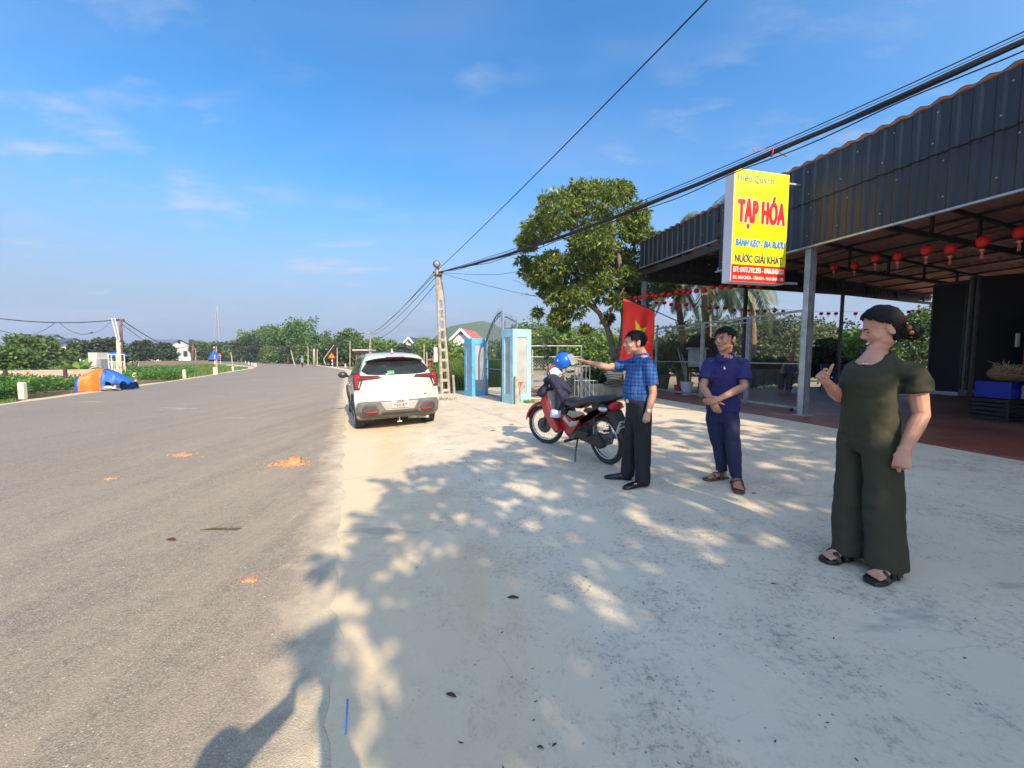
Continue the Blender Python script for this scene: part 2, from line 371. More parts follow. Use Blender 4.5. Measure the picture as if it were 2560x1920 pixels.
def road():
    mb = MB(); vs = []; K = 10
    for a, b in zip(LS, RS):
        for i in range(K+1): vs.append(a.lerp(b, i/K))
    for z in range(len(LS)-1):
        for i in range(K): mb.f.append((z*(K+1)+i, z*(K+1)+i+1, (z+1)*(K+1)+i+1, (z+1)*(K+1)+i)); mb.m.append(0)
    mb.v = [tuple(v) for v in vs]; struct('road', mb, MT['asphalt'], smooth=True)
    # sandy shoulders, a ragged strip either side, sloping off into the field
    for S_, sg, nm in ((LS, -1, 'shoulder'), (RS, 1, 'shoulder')):
        mb = MB(); rr = random.Random(3); rows = []
        for i, p in enumerate(S_):
            if sg > 0 and p.y < 12: continue
            d = (S_[min(i+1, len(S_)-1)]-S_[max(i-1, 0)]).normalized(); n = Vector((d.y, -d.x, 0))*sg
            w = .9+rr.uniform(-.25, .35) + (0.7 if sg > 0 else 0)
            rows.append([p - n*.12 + Vector((0, 0, .004)), p + n*w*.5 + Vector((0, 0, -.02)), p + n*w + Vector((0, 0, -.25))])
        if sg > 0: rows = [r[::-1] for r in rows]
        mb.loft(rows, False, False); struct('road_shoulder', mb, MT['sand'], smooth=True)
road()
TA, TB = Vector((5.46, 4.05, 0)), Vector((3.86, 10.2, 0)); TU = (TB-TA).normalized(); TN_ = Vector((TU.y, -TU.x, 0))
def apron():
    mb = MB(); q0, q1, NP, NQ = -8, 14.2, 44, 240; vs = []
    for j in range(NQ+1):
        q = q0+(q1-q0)*j/NQ
        a = ED*q
        # the outer edge: the tile edge line, and beyond the shop the gate side
        den = EN.dot(TN_); P = (TA-a).dot(TN_)/den
        P = P+.15 if q < 7.5 else min(P+.15, 7.2+max(0, 10-q)*.5)
        if q > 12: P = P-(q-12)*.9
        for i in range(NP+1):
            v = a + EN*(-.03 + (-.07+.07*noise.noise(Vector((q*2.3, 5, 0)))+.04*noise.noise(Vector((q*9, 2, 0))) if i == 0 else 0) + (P+.03)*i/NP); vs.append((v.x, v.y, gz(v.x, v.y)+.005))
    mb.add(vs, [(j*(NP+1)+i, j*(NP+1)+i+1, (j+1)*(NP+1)+i+1, (j+1)*(NP+1)+i) for j in range(NQ) for i in range(NP)])
    o = struct('pavement', mb, MT['apron'], smooth=True)
    # rear lip of the slab
    mb = MB(); a, b = ED*14.2, ED*14.2+EN*5.2
    mb.bar(a+Vector((0, 0, -.11)), b+Vector((0, 0, .04)), .12, .2); struct('pavement_edge', mb, MT['apron'])
    mb = MB(); FZ = .318
    A, B = TA-TU*12, TB+TU*1.9
    c = [A, B, B+TN_*22, A+TN_*22]
    mb.add([(p.x, p.y, FZ) for p in c]+[(p.x, p.y, -.2) for p in c], [(3, 2, 1, 0), (0, 1, 5, 4), (1, 2, 6, 5), (2, 3, 7, 6), (3, 0, 4, 7)])
    struct('tiled_floor', mb, MT['tile'])
    # concrete yard behind the low fence and under the mango tree
    mb = MB(); c = [Vector((.3, 10.9, .24)), Vector((2.4, 10.3, .24)), Vector((4.2, 10.6, .26)), Vector((4.3, 13.5, .2)), Vector((.3, 13.5, -.1))]
    mb.add(c, [(0, 1, 2, 3, 4)]); struct('yard', mb, MT['sand'])
    # concrete drive between the blue gate pillars
    mb = MB(); c = [Vector((-2.35, 12.9, .03)), Vector((.15, 10.2, .16)), Vector((1.2, 13, .1)), Vector((-1, 15.5, -.05))]
    mb.add(c, [(0, 1, 2, 3)]); struct('driveway', mb, MT['apron'])
apron()
def hills():
    t = NT('wooded_hill'); p = t.pos(); n = t.noise(p, .12, 6, .7)
    t.col(t.mix(t.mr(n, .3, .7), (.035, .07, .03, 1), (.09, .14, .06, 1))); t.rough(1); t.bump(n, 1, 4); m = t.mat
    for (px, Y, w, h, dp) in ((1188, 620, 78, 60, 90), (1330, 700, 120, 60, 90), (1130, 760, 90, 46, 80), (420, 1100, 330, 42, 90), (60, 900, 200, 40, 90), (1800, 700, 240, 40, 90)):
        c = at(px, 894, Y); mb = MB(); N_ = 34; rr = random.Random(int(px)); vs = []
        for j in range(N_+1):
            for i in range(N_+1):
                u, v = i/N_*2-1, j/N_*2-1; r = min(1, math.hypot(u, v))
                z = h*(math.cos(r*math.pi)*.5+.5)**.8*(1+.18*noise.noise(Vector((u*2.5+px, v*2.5, 0)))) + 3.2*noise.noise(Vector((u*16, v*16, px)))*(1-r)
                vs.append((c.x+u*w*1.6, c.y+v*dp*1.6, z-1))
        mb.add(vs, [(j*(N_+1)+i, j*(N_+1)+i+1, (j+1)*(N_+1)+i+1, (j+1)*(N_+1)+i) for j in range(N_) for i in range(N_)])
        struct('hill', mb, m, smooth=True)
hills()
# ---------------- litter on the ground ----------------
def litter():
    mo = simple('laterite', (.44, .235, .115, 1), .95, .25, 14, bump=.6, bscale=30)
    def clods(px, py, R_, n, hmax, name, label, lump=False, seed=1):
        c = G(px, py); rr = random.Random(seed); mb = MB()
        M_ = 26; rings = []
        for k, (s, z) in enumerate(((1, .002), (.8, .012), (.5, .028), (.2, .04), (.02, .045))):
            rings.append([Vector((R_*1.35*s*math.cos(a)*(1+.35*noise.noise(Vector((math.cos(a)*2, math.sin(a)*2, seed+k*.1)))), R_*.9*s*math.sin(a)*(1+.35*noise.noise(Vector((math.cos(a)*2, math.sin(a)*2, seed+k*.1)))), z*hmax/.045)) for a in [2*math.pi*i/M_ for i in range(M_)]])
        mb.loft([[v*Vector((.72, .72, 1)) if False else Vector((v.x*.7, v.y*.6, v.z*.8)) for v in q] for q in rings])
        for i in range(n*3):
            a = rr.uniform(0, 6.28); r = R_*abs(rr.gauss(0, .75))+R_*.1; s = rr.uniform(.003, .011)*(1 if r > R_ else 1.5)*(.5+R_*2.5)
            mb.ball((1.3*r*math.cos(a), r*math.sin(a), s*.4), (s, s*rr.uniform(.7, 1.2), s*.7), 6, 4)
        if lump: mb.box((.07, .03, hmax+.02), (.13, .10, .07), .4)
        o = part(name, mb, mo, None, smooth=False, loc=c); tag(o, label, 'dirt', kind='stuff')
    clods(722, 1160, .20, 90, .03, 'dirt_heap', 'crumbled heap of orange earth with a lump on top, lying on the asphalt', True, 2)
    clods(624, 1450, .045, 14, .012, 'dirt_clod', 'small flattened orange clod on the asphalt, nearest to the camera', False, 3)
    clods(454, 1138, .16, 30, .012, 'dirt_clod', 'wide thin scatter of orange crumbs on the asphalt left of the big heap', False, 4)
    clods(275, 1197, .07, 16, .012, 'dirt_clod', 'leftmost small patch of orange crumbs on the asphalt', False, 5)
    clods(805, 1146, .035, 8, .01, 'dirt_clod', 'tiny orange clod on the asphalt between the big heap and the concrete', False, 6)
    # straw
    mb = MB(); a, b = G(869, 1752), G(864, 1842); mb.tube([a+Vector((0, 0, .006)), b+Vector((0, 0, .006))], .0035, 8)
    c = (a+b)/2; tag(part('drinking_straw', MB_shift(mb, c), simple('blue_plastic_straw', (.04, .30, .75, 1), .4), None, smooth=True, loc=c), 'bright blue drinking straw lying on the dusty concrete edge', 'straw')
    # leaves, twigs
    dl = simple('dead_leaf', (.055, .04, .03, 1), .8, .4, 30); rl = simple('dead_red_leaf', (.13, .03, .02, 1), .8, .3, 30)
    def leaf(px, py, L_, m, label, curl=.3, seed=0):
        c = G(px, py); rr = random.Random(seed+px); a0 = rr.uniform(-.4, .6); rings = []
        for i in range(9):
            t = i/8; w = L_*.17*math.sin(math.pi*min(.98, max(.03, t)))**.8; z = .006+curl*L_*.15*math.sin(t*3)**2
            x = (t-.5)*L_; rings.append([Vector((x, -w, z+w*.5)), Vector((x, 0, z)), Vector((x, w, z+w*.6))])
        M_ = Matrix.Rotation(a0, 3, 'Z'); rings = [[M_ @ v for v in r] for r in rings]
        mb = MB().loft(rings, False, False); o = part('fallen_leaf', mb, m, None, smooth=True, loc=c); tag(o, label, 'leaf')
        s = o.modifiers.new('s', 'SOLIDIFY'); s.thickness = .001
    leaf(428, 1352, .09, rl, 'curled dark red leaf lying on the asphalt')
    leaf(1386, 1866, .022, dl, 'small dark curled leaf on the concrete at the bottom centre of the picture')
    leaf(1351, 1873, .026, dl, 'dark crumpled leaf on the concrete, left of the pair at the bottom', .8)
    leaf(1283, 1497, .07, dl, 'long brown leaf lying flat on the shaded concrete between camera and men', .1)
    leaf(1934, 1462, .03, dl, 'tiny black leaf at the corner of the sunlit patch in front of the woman')
    leaf(1885, 1235, .05, dl, 'small black leaf on the concrete right of the sandal of the man in navy')
    leaf(1128, 1742, .05, dl, 'narrow grey leaf on the shaded concrete right of the blue straw', .2)
    mb = MB(); rr = random.Random(5); c = G(550, 1325)
    for k in range(34):
        x = rr.uniform(-.13, .13); y = rr.gauss(0, .012); a = rr.gauss(.1, .35); l = rr.uniform(.02, .07)
        mb.tube([(x, y, .006), (x+l*math.cos(a), y+l*math.sin(a), .01)], .0016, 4)
    mb.tube([(-.15, -.01, .006), (.0, 0, .009), (.16, .02, .006)], .003, 5)
    tag(part('leafy_twig', mb, simple('dry_twig', (.07, .065, .03, 1), .9, .4, 30), None, loc=c), 'dry leafy twig lying across the asphalt', 'twig')
    mb = MB()
    for i in range(320):
        while True:
            p = Vector((rr.uniform(-1.5, 5), rr.uniform(1.0, 8), 0)); pp = p.dot(EN)
            if .3 < pp < 6.2: break
        z = gz(p.x, p.y)+.007; s = rr.uniform(.003, .008); a = rr.uniform(0, 6.28)
        u = Vector((math.cos(a), math.sin(a), 0))*s*1.6; v = Vector((-math.sin(a), math.cos(a), 0))*s*.5
        p.z = z; mb.add([p-u, p+v, p+u+Vector((0, 0, s*.4)), p-v], [(0, 1, 2, 3)])
    o = part('leaf_litter', mb, dl, None); tag(o, 'scattered bits of dry leaf and grit over the concrete', 'litter', kind='stuff')
def MB_shift(mb, c):
    mb.v = [(v[0]-c[0], v[1]-c[1], v[2]-c[2]) for v in mb.v]; return mb
litter()
# ---------------- the shop: an open steel canopy with corrugated fascia ----------------
FU = Vector((-.292, .956, 0)); FNR = Vector((.956, .292, 0)); FP = Vector((5.43, 7.07, 0))     # along the front / into the shop
def fp(t, s=0, z=0): return FP + FU*t + FNR*s + Vector((0, 0, z))
def shop():
    t = NT('navy_corrugated_steel'); p = t.pos(); n = t.noise(p, .6, 5, .6)
    s2 = t.noise(t.pos('Object', (1, 1, .15)), 9, 5, .7)
    c = t.mix(t.mr(n, .3, .7), (.024, .029, .038, 1), (.040, .047, .058, 1))
    c = t.mix(t.mr(s2, .55, .75, 0, .5), c, (.012, .012, .014, 1))
    t.col(c); t.rough(t.mr(n, .3, .7, .34, .48)); t.set(Metallic=.15); NAVY = t.mat
    RED = simple('red_roof_underside', (.50, .27, .23, 1), .6, .15, 2, dirt=(.26, .16, .14, 1)); RUST = simple('roof_sheet_edge', (.045, .038, .036, 1), .6, .3, 5)
    FR = simple('truss_steel', (.045, .047, .05, 1), .6, .25, 4, dirt=(.10, .06, .045, 1))
    b = thing('shop_canopy', 'open fronted shop canopy with dark navy corrugated fascia and red ceiling', 'building', tuple(fp(0, 0, .32)))
    def corr(t0, t1, z0, z1, off, pitch=.20, name='fascia', s0=0, along=FU, base=None, face=-1, slope=0):
        """trapezoid ribbed sheet in a vertical plane"""
        mb = MB(); L_ = t1-t0; rows = []; k = 0; x = 0
        prof = [(0, 0), (.10, 0), (.125, .028), (.175, .028)]
        while x < L_:
            for dx, dz in prof:
                if x+dx*pitch/.2 <= L_: rows.append((x+dx*pitch/.2, dz))
            x += pitch
        nrm = FNR*face if along is FU else along.cross(Vector((0, 0, 1)))*face
        o0 = (base or FP)
        for xx, dz in rows: pass
        vs = []
        for xx, dz in rows:
            a = o0 + along*(t0+xx) + nrm*(off+dz)
            vs += [Vector((a.x, a.y, z0)), Vector((a.x, a.y, z1-slope*xx))]
        n = len(rows); mb.add(vs, [(2*i, 2*i+2, 2*i+3, 2*i+1) for i in range(n-1)])
        o = wpart(name, mb, NAVY, b); m = o.modifiers.new('s', 'SOLIDIFY'); m.thickness = .004; return o
    corr(-13, 2.05, 3.40, 4.20, .06); corr(-13, 2.05, 4.19, 4.86, .085, name='fascia')
    corr(2.05, 5.0, 4.12, 4.90, .07, name='fascia')
    # edge angle under the fascia
    mb = MB(); mb.bar(fp(-13, -.10, 3.385), fp(2.05, -.10, 3.385), .05, .03); mb.bar(fp(-13, -.02, 3.44), fp(2.05, -.02, 3.44), .06, .10)
    mb.bar(fp(2.05, -.08, 4.11), fp(5.0, -.08, 4.11), .05, .03); wpart('edge_trim', mb, MT['galv'], b)
    # roof: wavy sheet, its scalloped edge shows over the fascia
    def roof_z(s): return 4.88 - .065*s
    mb = MB(); rows = []; t = -13.2; N_ = int(18.4/.05); vs = []
    for i in range(N_+1):
        tt = -13.2+i*.05; w = .022*math.sin(i*.05/.22*2*math.pi)
        vs += [fp(tt, -.135, roof_z(-.135)+w+.0), fp(tt, 14, roof_z(14)+w+.02)]
    mb.add(vs, [(2*i, 2*i+1, 2*i+3, 2*i+2) for i in range(N_)]); o = wpart('roof', mb, [RUST, RED], b, smooth=True); m = o.modifiers.new('s', 'SOLIDIFY'); m.thickness = .012; m.offset = 1; m.material_offset = 1; m.material_offset_rim = 0
    # screws on the fascia
    mb = MB(); rr = random.Random(4)
    for zz in (3.6, 4.05, 4.35, 4.72):
        for i in range(26):
            q = fp(-12+i*.6+rr.uniform(-.15, .15), -.118 if zz > 4.2 else -.094, zz+rr.uniform(-.03, .03)); mb.ball(q, .012, 6, 4)
    wpart('screw_heads', mb, MT['galv'], b)['kind'] = 'stuff'
    # far gable end: ribbed band between the posts and the rafters
    E0 = fp(5.0, -.1)
    corr(0, 14, 3.78-.0, 4.84, .03, name='gable_band', along=FNR, base=E0, face=1, slope=.065)
    mb = MB(); mb.bar(E0+Vector((0, 0, 3.8)), E0+FNR*14+Vector((0, 0, 3.8)), .10, .12); mb.bar(E0+Vector((0, 0, 4.3)), E0+FNR*14+Vector((0, 0, 4.0)), .08, .08)
    wpart('gable_beam', mb, FR, b)
    # trusses run front to back, purlins along
    for tt in (-9.3, -6.2, -3.1, 0, 2.5, 4.9):
        mb = MB()
        mb.bar(fp(tt, 0, 4.02), fp(tt, 13.8, 3.62), .06, .10); mb.bar(fp(tt, 0, roof_z(0)-.10), fp(tt, 13.8, roof_z(13.8)-.10), .05, .08)
        for k in range(9):
            s = .1+k*1.65; mb.bar(fp(tt, s, 4.0-.029*s), fp(tt, s, roof_z(s)-.12), .05, .05)
            if k < 8: mb.bar(fp(tt, s, 4.02-.029*s), fp(tt, s+1.65, roof_z(s+1.65)-.13), .025, .025)
        wpart('truss', mb, FR, b)
    for k in range(12):
        s = .25+k*1.18; mb = MB(); mb.bar(fp(-13, s, roof_z(s)-.045), fp(5.0, s, roof_z(s)-.045), .04, .06); wpart('purlin', mb, FR, b)
    mb = MB(); mb.bar(fp(-13, .02, 3.98), fp(5, .02, 3.98), .10, .14); wpart('front_beam', mb, FR, b)
    # posts
    def post(a, z0, z1, w=.16, m=None, nm='post'):
        mb = MB(); q = Vector((a.x, a.y, 0))
        for sx in (-1, 1): mb.box(q+FNR*sx*w*.27+Vector((0, 0, (z0+z1)/2)), (w*.5, w*.62, z1-z0), math.atan2(FNR.y, FNR.x))
        mb.box(q+Vector((0, 0, (z0+z1)/2)), (w*.12, w*.42, z1-z0), math.atan2(FNR.y, FNR.x))
        mb.box(q+Vector((0, 0, z0+.006)), (w*1.6, w*1.6, .012), math.atan2(FNR.y, FNR.x))
        return wpart(nm, mb, m or MT['galv'], b, bevel=.004)
    post(fp(0,.03), .318, 3.41); post(fp(-6.2,.03), .318, 3.41)
    dk = MT['darksteel']
    post(E0+FNR*4.24, .1, 3.75, .11, dk); post(E0+FNR*8.9, .1, 3.75, .11, dk); post(E0+FNR*.2, -.1, 4.3, .13, MT['galv'])
    # dark plank walls closing the right-hand part, the folding doors stand open before them
    DK = simple('dark_panel', (.014, .016, .02, 1), .6, .3, 2)
    mb = MB(); a = fp(-13, 14, 0); c = fp(1.2, 14, 0); mb.bar(Vector((a.x, a.y, 2.2)), Vector((c.x, c.y, 2.2)), .1, 3.75, up=(0, 0, 1)); wpart('rear_wall', mb, DK, b)
    a = fp(-13, .3, 0); c = fp(-13, 14, 0); mb = MB(); mb.bar(Vector((a.x, a.y, 2.4)), Vector((c.x, c.y, 2.4)), .1, 4.2); wpart('side_wall', mb, DK, b)
    # partition the doors hang on
    p0 = at(2401, 985, 10.9); p0.z = 0; d2 = at(2560, 985, 10.2); d2.z = 0; far = p0+(d2-p0)*4
    mb = MB(); mb.bar(p0+Vector((0, 0, 2.0)), far+Vector((0, 0, 2.0)), .06, 3.3); wpart('partition', mb, DK, b)
    d = thing('folding_door', 'tall black sheet metal folding door leaf standing open inside the canopy', 'door', (p0.x, p0.y, .32))
    p1 = at(2316, 985, 11.6); p1.z = 0
    mb = MB(); v = (p1-p0); mb.bar(p0+v*.06+Vector((0, 0, 1.99)), p0+v*.98+Vector((0, 0, 1.99)), .03, 3.1); wpart('leaf_panel', mb, DK, d)
    mb = MB()
    for k in (.03, .99): mb.bar(p0+v*k+Vector((0, 0, .34)), p0+v*k+Vector((0, 0, 3.58)), .05, .05)
    mb.bar(p0+v*.03+Vector((0, 0, 3.57)), p0+v*.99+Vector((0, 0, 3.57)), .04, .05); mb.bar(p0+v*.03+Vector((0, 0, .42)), p0+v*.99+Vector((0, 0, .42)), .04, .04)
    wpart('leaf_frame', mb, MT['darksteel'], d)
    mb = MB(); w = (d2-p0).normalized()
    for k in (-.03, .10): mb.bar(p0+w*k+FU*-.08+Vector((0, 0, .33)), p0+w*k+FU*-.08+Vector((0, 0, 3.62)), .07, .06)
    q = p0-FU*.12; mb.box(q+Vector((0, 0, .40)), (.22, .2, .16)); wpart('door_jamb', mb, simple('grey_jamb', (.17, .19, .20, 1), .5, .2), d)
    # wooden door at the right edge
    dd = thing('wooden_door', 'orange brown wooden door standing in the dark behind the goods', 'door', tuple(at(2556, 985, 9.4)-Vector((0, 0, 0))))
    a = at(2549, 985, 9.6); a.z = 0; c = at(2640, 985, 9.2); c.z = 0
    OR = simple('varnished_wood', (.34, .085, .03, 1), .45, .3, 3); mb = MB(); mb.bar(a+Vector((0, 0, 1.45)), c+Vector((0, 0, 1.45)), .05, 2.25); wpart('door_panel', mb, OR, dd)
    mb = MB(); mb.bar(a+Vector((.12, -.08, 1.65)), a+Vector((.9, -.08, 1.65)), .02, .9); wpart('inset_panel', mb, simple('wood_light', (.42, .14, .05, 1), .5), dd, bevel=.01)
    mb = MB(); mb.box(at(2544, 850, 9.3), (.07, .05, .33)); tag(part('cable_box', mb, MT['white'], None, bevel=.01), 'slim white box fixed beside the wooden door', 'box')
    return b
SHOP = shop()
# ---------------- chain-link gate leaves ----------------
def links(mb, a, b, z0, z1, pitch=.075, r=.0016):
    """woven wire as two crossing sets of diagonals between a and b"""
    L_ = (b-a).length; u = (b-a)/L_; H = z1-z0; k = -H
    while k < L_:
        x0, y0 = max(k, 0), max(-k, 0); x1 = min(k+H, L_); y1 = x1-k
        if x1-x0 > .01:
            for s in (0, 1):
                X0, X1 = (x0, x1) if s == 0 else (L_-x0, L_-x1)
                p, q = a+u*X0, a+u*X1; mb.tube([(p.x, p.y, z0+y0), (q.x, q.y, z0+y1)], r, 3, False)
        k += pitch
def gates():
    P = [at(1637, 972, 12.2), at(1752, 988, 10.15), at(1865, 1003, 8.75), at(2000, 1023, 7.42)]
    for p in P: p.z = 0
    Z0, Z1 = .40, 2.31; mw = MT['galv']; mlink = simple('fence_wire', (.20, .21, .21, 1), .5, .2, metal=.4)
    names = ('leftmost tall chain link gate leaf, behind the plaid shirted man and the flower pot', 'middle tall chain link gate leaf, behind the man in navy', 'rightmost tall chain link gate leaf, bolted to the steel canopy post')
    for i in range(3):
        a, b = P[i], P[i+1]; t = thing('chain_link_gate', names[i], 'gate', (a.x, a.y, .32), group='tall chain link gate leaves')
        u = (b-a).normalized(); a2, b2 = a+u*.03, b-u*.03; mb = MB()
        for q in (a2, b2): mb.bar(q+Vector((0, 0, .33)), q+Vector((0, 0, Z1)), .05, .05)
        mb.bar(a2+Vector((0, 0, Z0)), b2+Vector((0, 0, Z0)), .045, .045); mb.bar(a2+Vector((0, 0, Z1)), b2+Vector((0, 0, Z1)), .045, .045)
        mb.bar(a2+Vector((0, 0, 1.28)), b2+Vector((0, 0, 1.28)), .02, .02); mb.bar(a2+Vector((0, 0, 2.2)), b2+Vector((0, 0, 2.2)), .02, .02)
        for k in range(1, 9):
            if i == 1 or k < 3: q = a2+(b2-a2)*(k/9); mb.bar(q+Vector((0, 0, 2.2)), q+Vector((0, 0, Z1)), .015, .015)
        wpart('frame', mb, mw, t)
        mb = MB(); links(mb, a2, b2, Z0, 2.2); wpart('wire_mesh', mb, mlink, t)
        if i == 2:
            mb = MB(); mb.box(b2+Vector((-.03, -.06, 1.12)), (.07, .05, .12)); mb.torus(b2+Vector((-.03, -.08, 1.2)), .025, .006, Matrix.Rotation(R(90), 3, 'X'), 12, 6); wpart('latch', mb, MT['black'], t)
            mb = MB(); q = b2; mb.tube([q+Vector((-.14, 0, .34)), q+Vector((-.14, 0, .41))], .03, 10); wpart('caster', mb, MT['black'], t)
    # low fence from the blue pillar to the planter
    mats = MT['galv']
    for (pa, pb, Y, z0, z1, lab, g) in (((1326, 1000), (1392, 1000), 10.5, .26, 1.72, 'low chain link fence panel beside the pale blue pillar', 1), ((1392, 1000), (1452, 1000), 10.5, .26, 1.72, 'low chain link fence panel behind the front of the motorbike', 1)):
        a, b = at(*pa, Y), at(*pb, Y); a.z = b.z = 0; t = thing('chain_link_fence', lab, 'fence', (a.x, a.y, .2), group='low chain link fence panels'); mb = MB()
        for q in (a, b): mb.tube([q+Vector((0, 0, .15)), q+Vector((0, 0, z1))], .022, 8)
        for z in (z0, 1.42, z1): mb.tube([a+Vector((0, 0, z)), b+Vector((0, 0, z))], .014, 6)
        wpart('frame', mb, mats, t); mb = MB(); links(mb, a, b, z0, 1.42, .08, .0022); wpart('wire_mesh', mb, mats, t)
    a, b = at(1436, 1015, 9.9), at(1492, 1015, 9.9); a.z = b.z = 0; t = thing('iron_grille', 'short grey iron bar grille standing by the concrete planter', 'gate', (a.x, a.y, .2)); mb = MB()
    for k in range(7): q = a.lerp(b, k/6); mb.tube([q+Vector((0, 0, .22)), q+Vector((0, 0, 1.18 if k < 5 else .80))], .009, 6)
    for z in (.25, .8): mb.tube([a+Vector((0, 0, z)), b+Vector((0, 0, z))], .012, 6)
    mb.tube([a+Vector((0, 0, 1.18)), a.lerp(b, 4/6)+Vector((0, 0, 1.18))], .012, 6); wpart('bars', mb, simple('grille_grey', (.25, .27, .28, 1), .5, .2, metal=.3), t)
    # wires strung behind at head height
    mb = MB()
    for z in (1.78, 1.84, 1.90): mb.tube([at(1330, 860, 11.2).xy.to_3d()+Vector((0, 0, z)), at(1480, 860, 11.6).xy.to_3d()+Vector((0, 0, z-.03)), at(1600, 860, 12.2).xy.to_3d()+Vector((0, 0, z))], .006, 4)
    tag(part('barbed_wire', mb, MT['darksteel'], None), 'dark strands of wire strung above the low chain link fence', 'wire')
gates()
# ---------------- sign ----------------
def glyphs(txt, size=1, spacing=1):
    cu = bpy.data.curves.new('t', 'FONT'); cu.body = txt; cu.size = size; cu.extrude = .0015; cu.space_character = spacing; cu.resolution_u = 5
    ob = bpy.data.objects.new('t', cu); C.objects.link(ob); dg = bpy.context.evaluated_depsgraph_get(); dg.update()
    me = bpy.data.meshes.new_from_object(ob.evaluated_get(dg)); bpy.data.objects.remove(ob); bpy.data.curves.remove(cu)
    vs = [v.co.copy() for v in me.vertices]; fs = [tuple(p.vertices) for p in me.polygons]; bpy.data.meshes.remove(me); return vs, fs
BASE = {'Ơ': 'O', 'Ư': 'U', 'Ớ': 'Ó', 'Ợ': 'Ọ', 'Đ': 'D'}
def text_mesh(txt, size, M, w=None, h=None, shear=0, spacing=1, bold=0):
    """text in local xy fitted to w x h and placed by M; horns and the bar of the D are added as strokes of their own"""
    base = ''.join(BASE.get(ch, ch) for ch in txt); vs, fs = glyphs(base, 1, spacing)
    for i, ch in enumerate(txt):
        if ch not in BASE: continue
        xr = max(v.x for v in glyphs(base[:i+1], 1, spacing)[0]); cw, _ = glyphs(BASE[ch], 1); gw = max(v.x for v in cw)-min(v.x for v in cw); xl = xr-gw; n = len(vs)
        if ch == 'Đ': q = [(xl-.09, .32), (xl+gw*.42, .32), (xl+gw*.42, .39), (xl-.09, .39)]
        else: y = .70 if ch == 'Ư' else .62; q = [(xr-.10, y-.10), (xr+.02, y-.04), (xr+.07, y+.05), (xr+.05, y+.14), (xr-.02, y+.14), (xr-.01, y+.05), (xr-.09, y-.02)]
        k = len(q); vs += [Vector((x, y, -.0015)) for x, y in q]+[Vector((x, y, .0019)) for x, y in q]
        fs += [tuple(n+j for j in range(k))[::-1], tuple(n+k+j for j in range(k))]+[(n+j, n+(j+1) % k, n+k+(j+1) % k, n+k+j) for j in range(k)]
    x0, x1 = min(v.x for v in vs), max(v.x for v in vs); y0, y1 = min(v.y for v in vs), max(v.y for v in vs)
    sx = (w/(x1-x0)) if w else 1; sy = (h/(y1-y0)) if h else sx
    mb = MB(); sh = [(0, 0)]+([(bold*math.cos(a), bold*math.sin(a)) for a in [math.pi/4*k for k in range(8)]] if bold else [])
    for i, (dx, dy) in enumerate(sh): mb.add([M @ Vector(((v.x-x0)*sx+dx+shear*(v.y-y0)*sy, (v.y-y0)*sy+dy, v.z-.0002*i)) for v in vs], fs)
    return mb
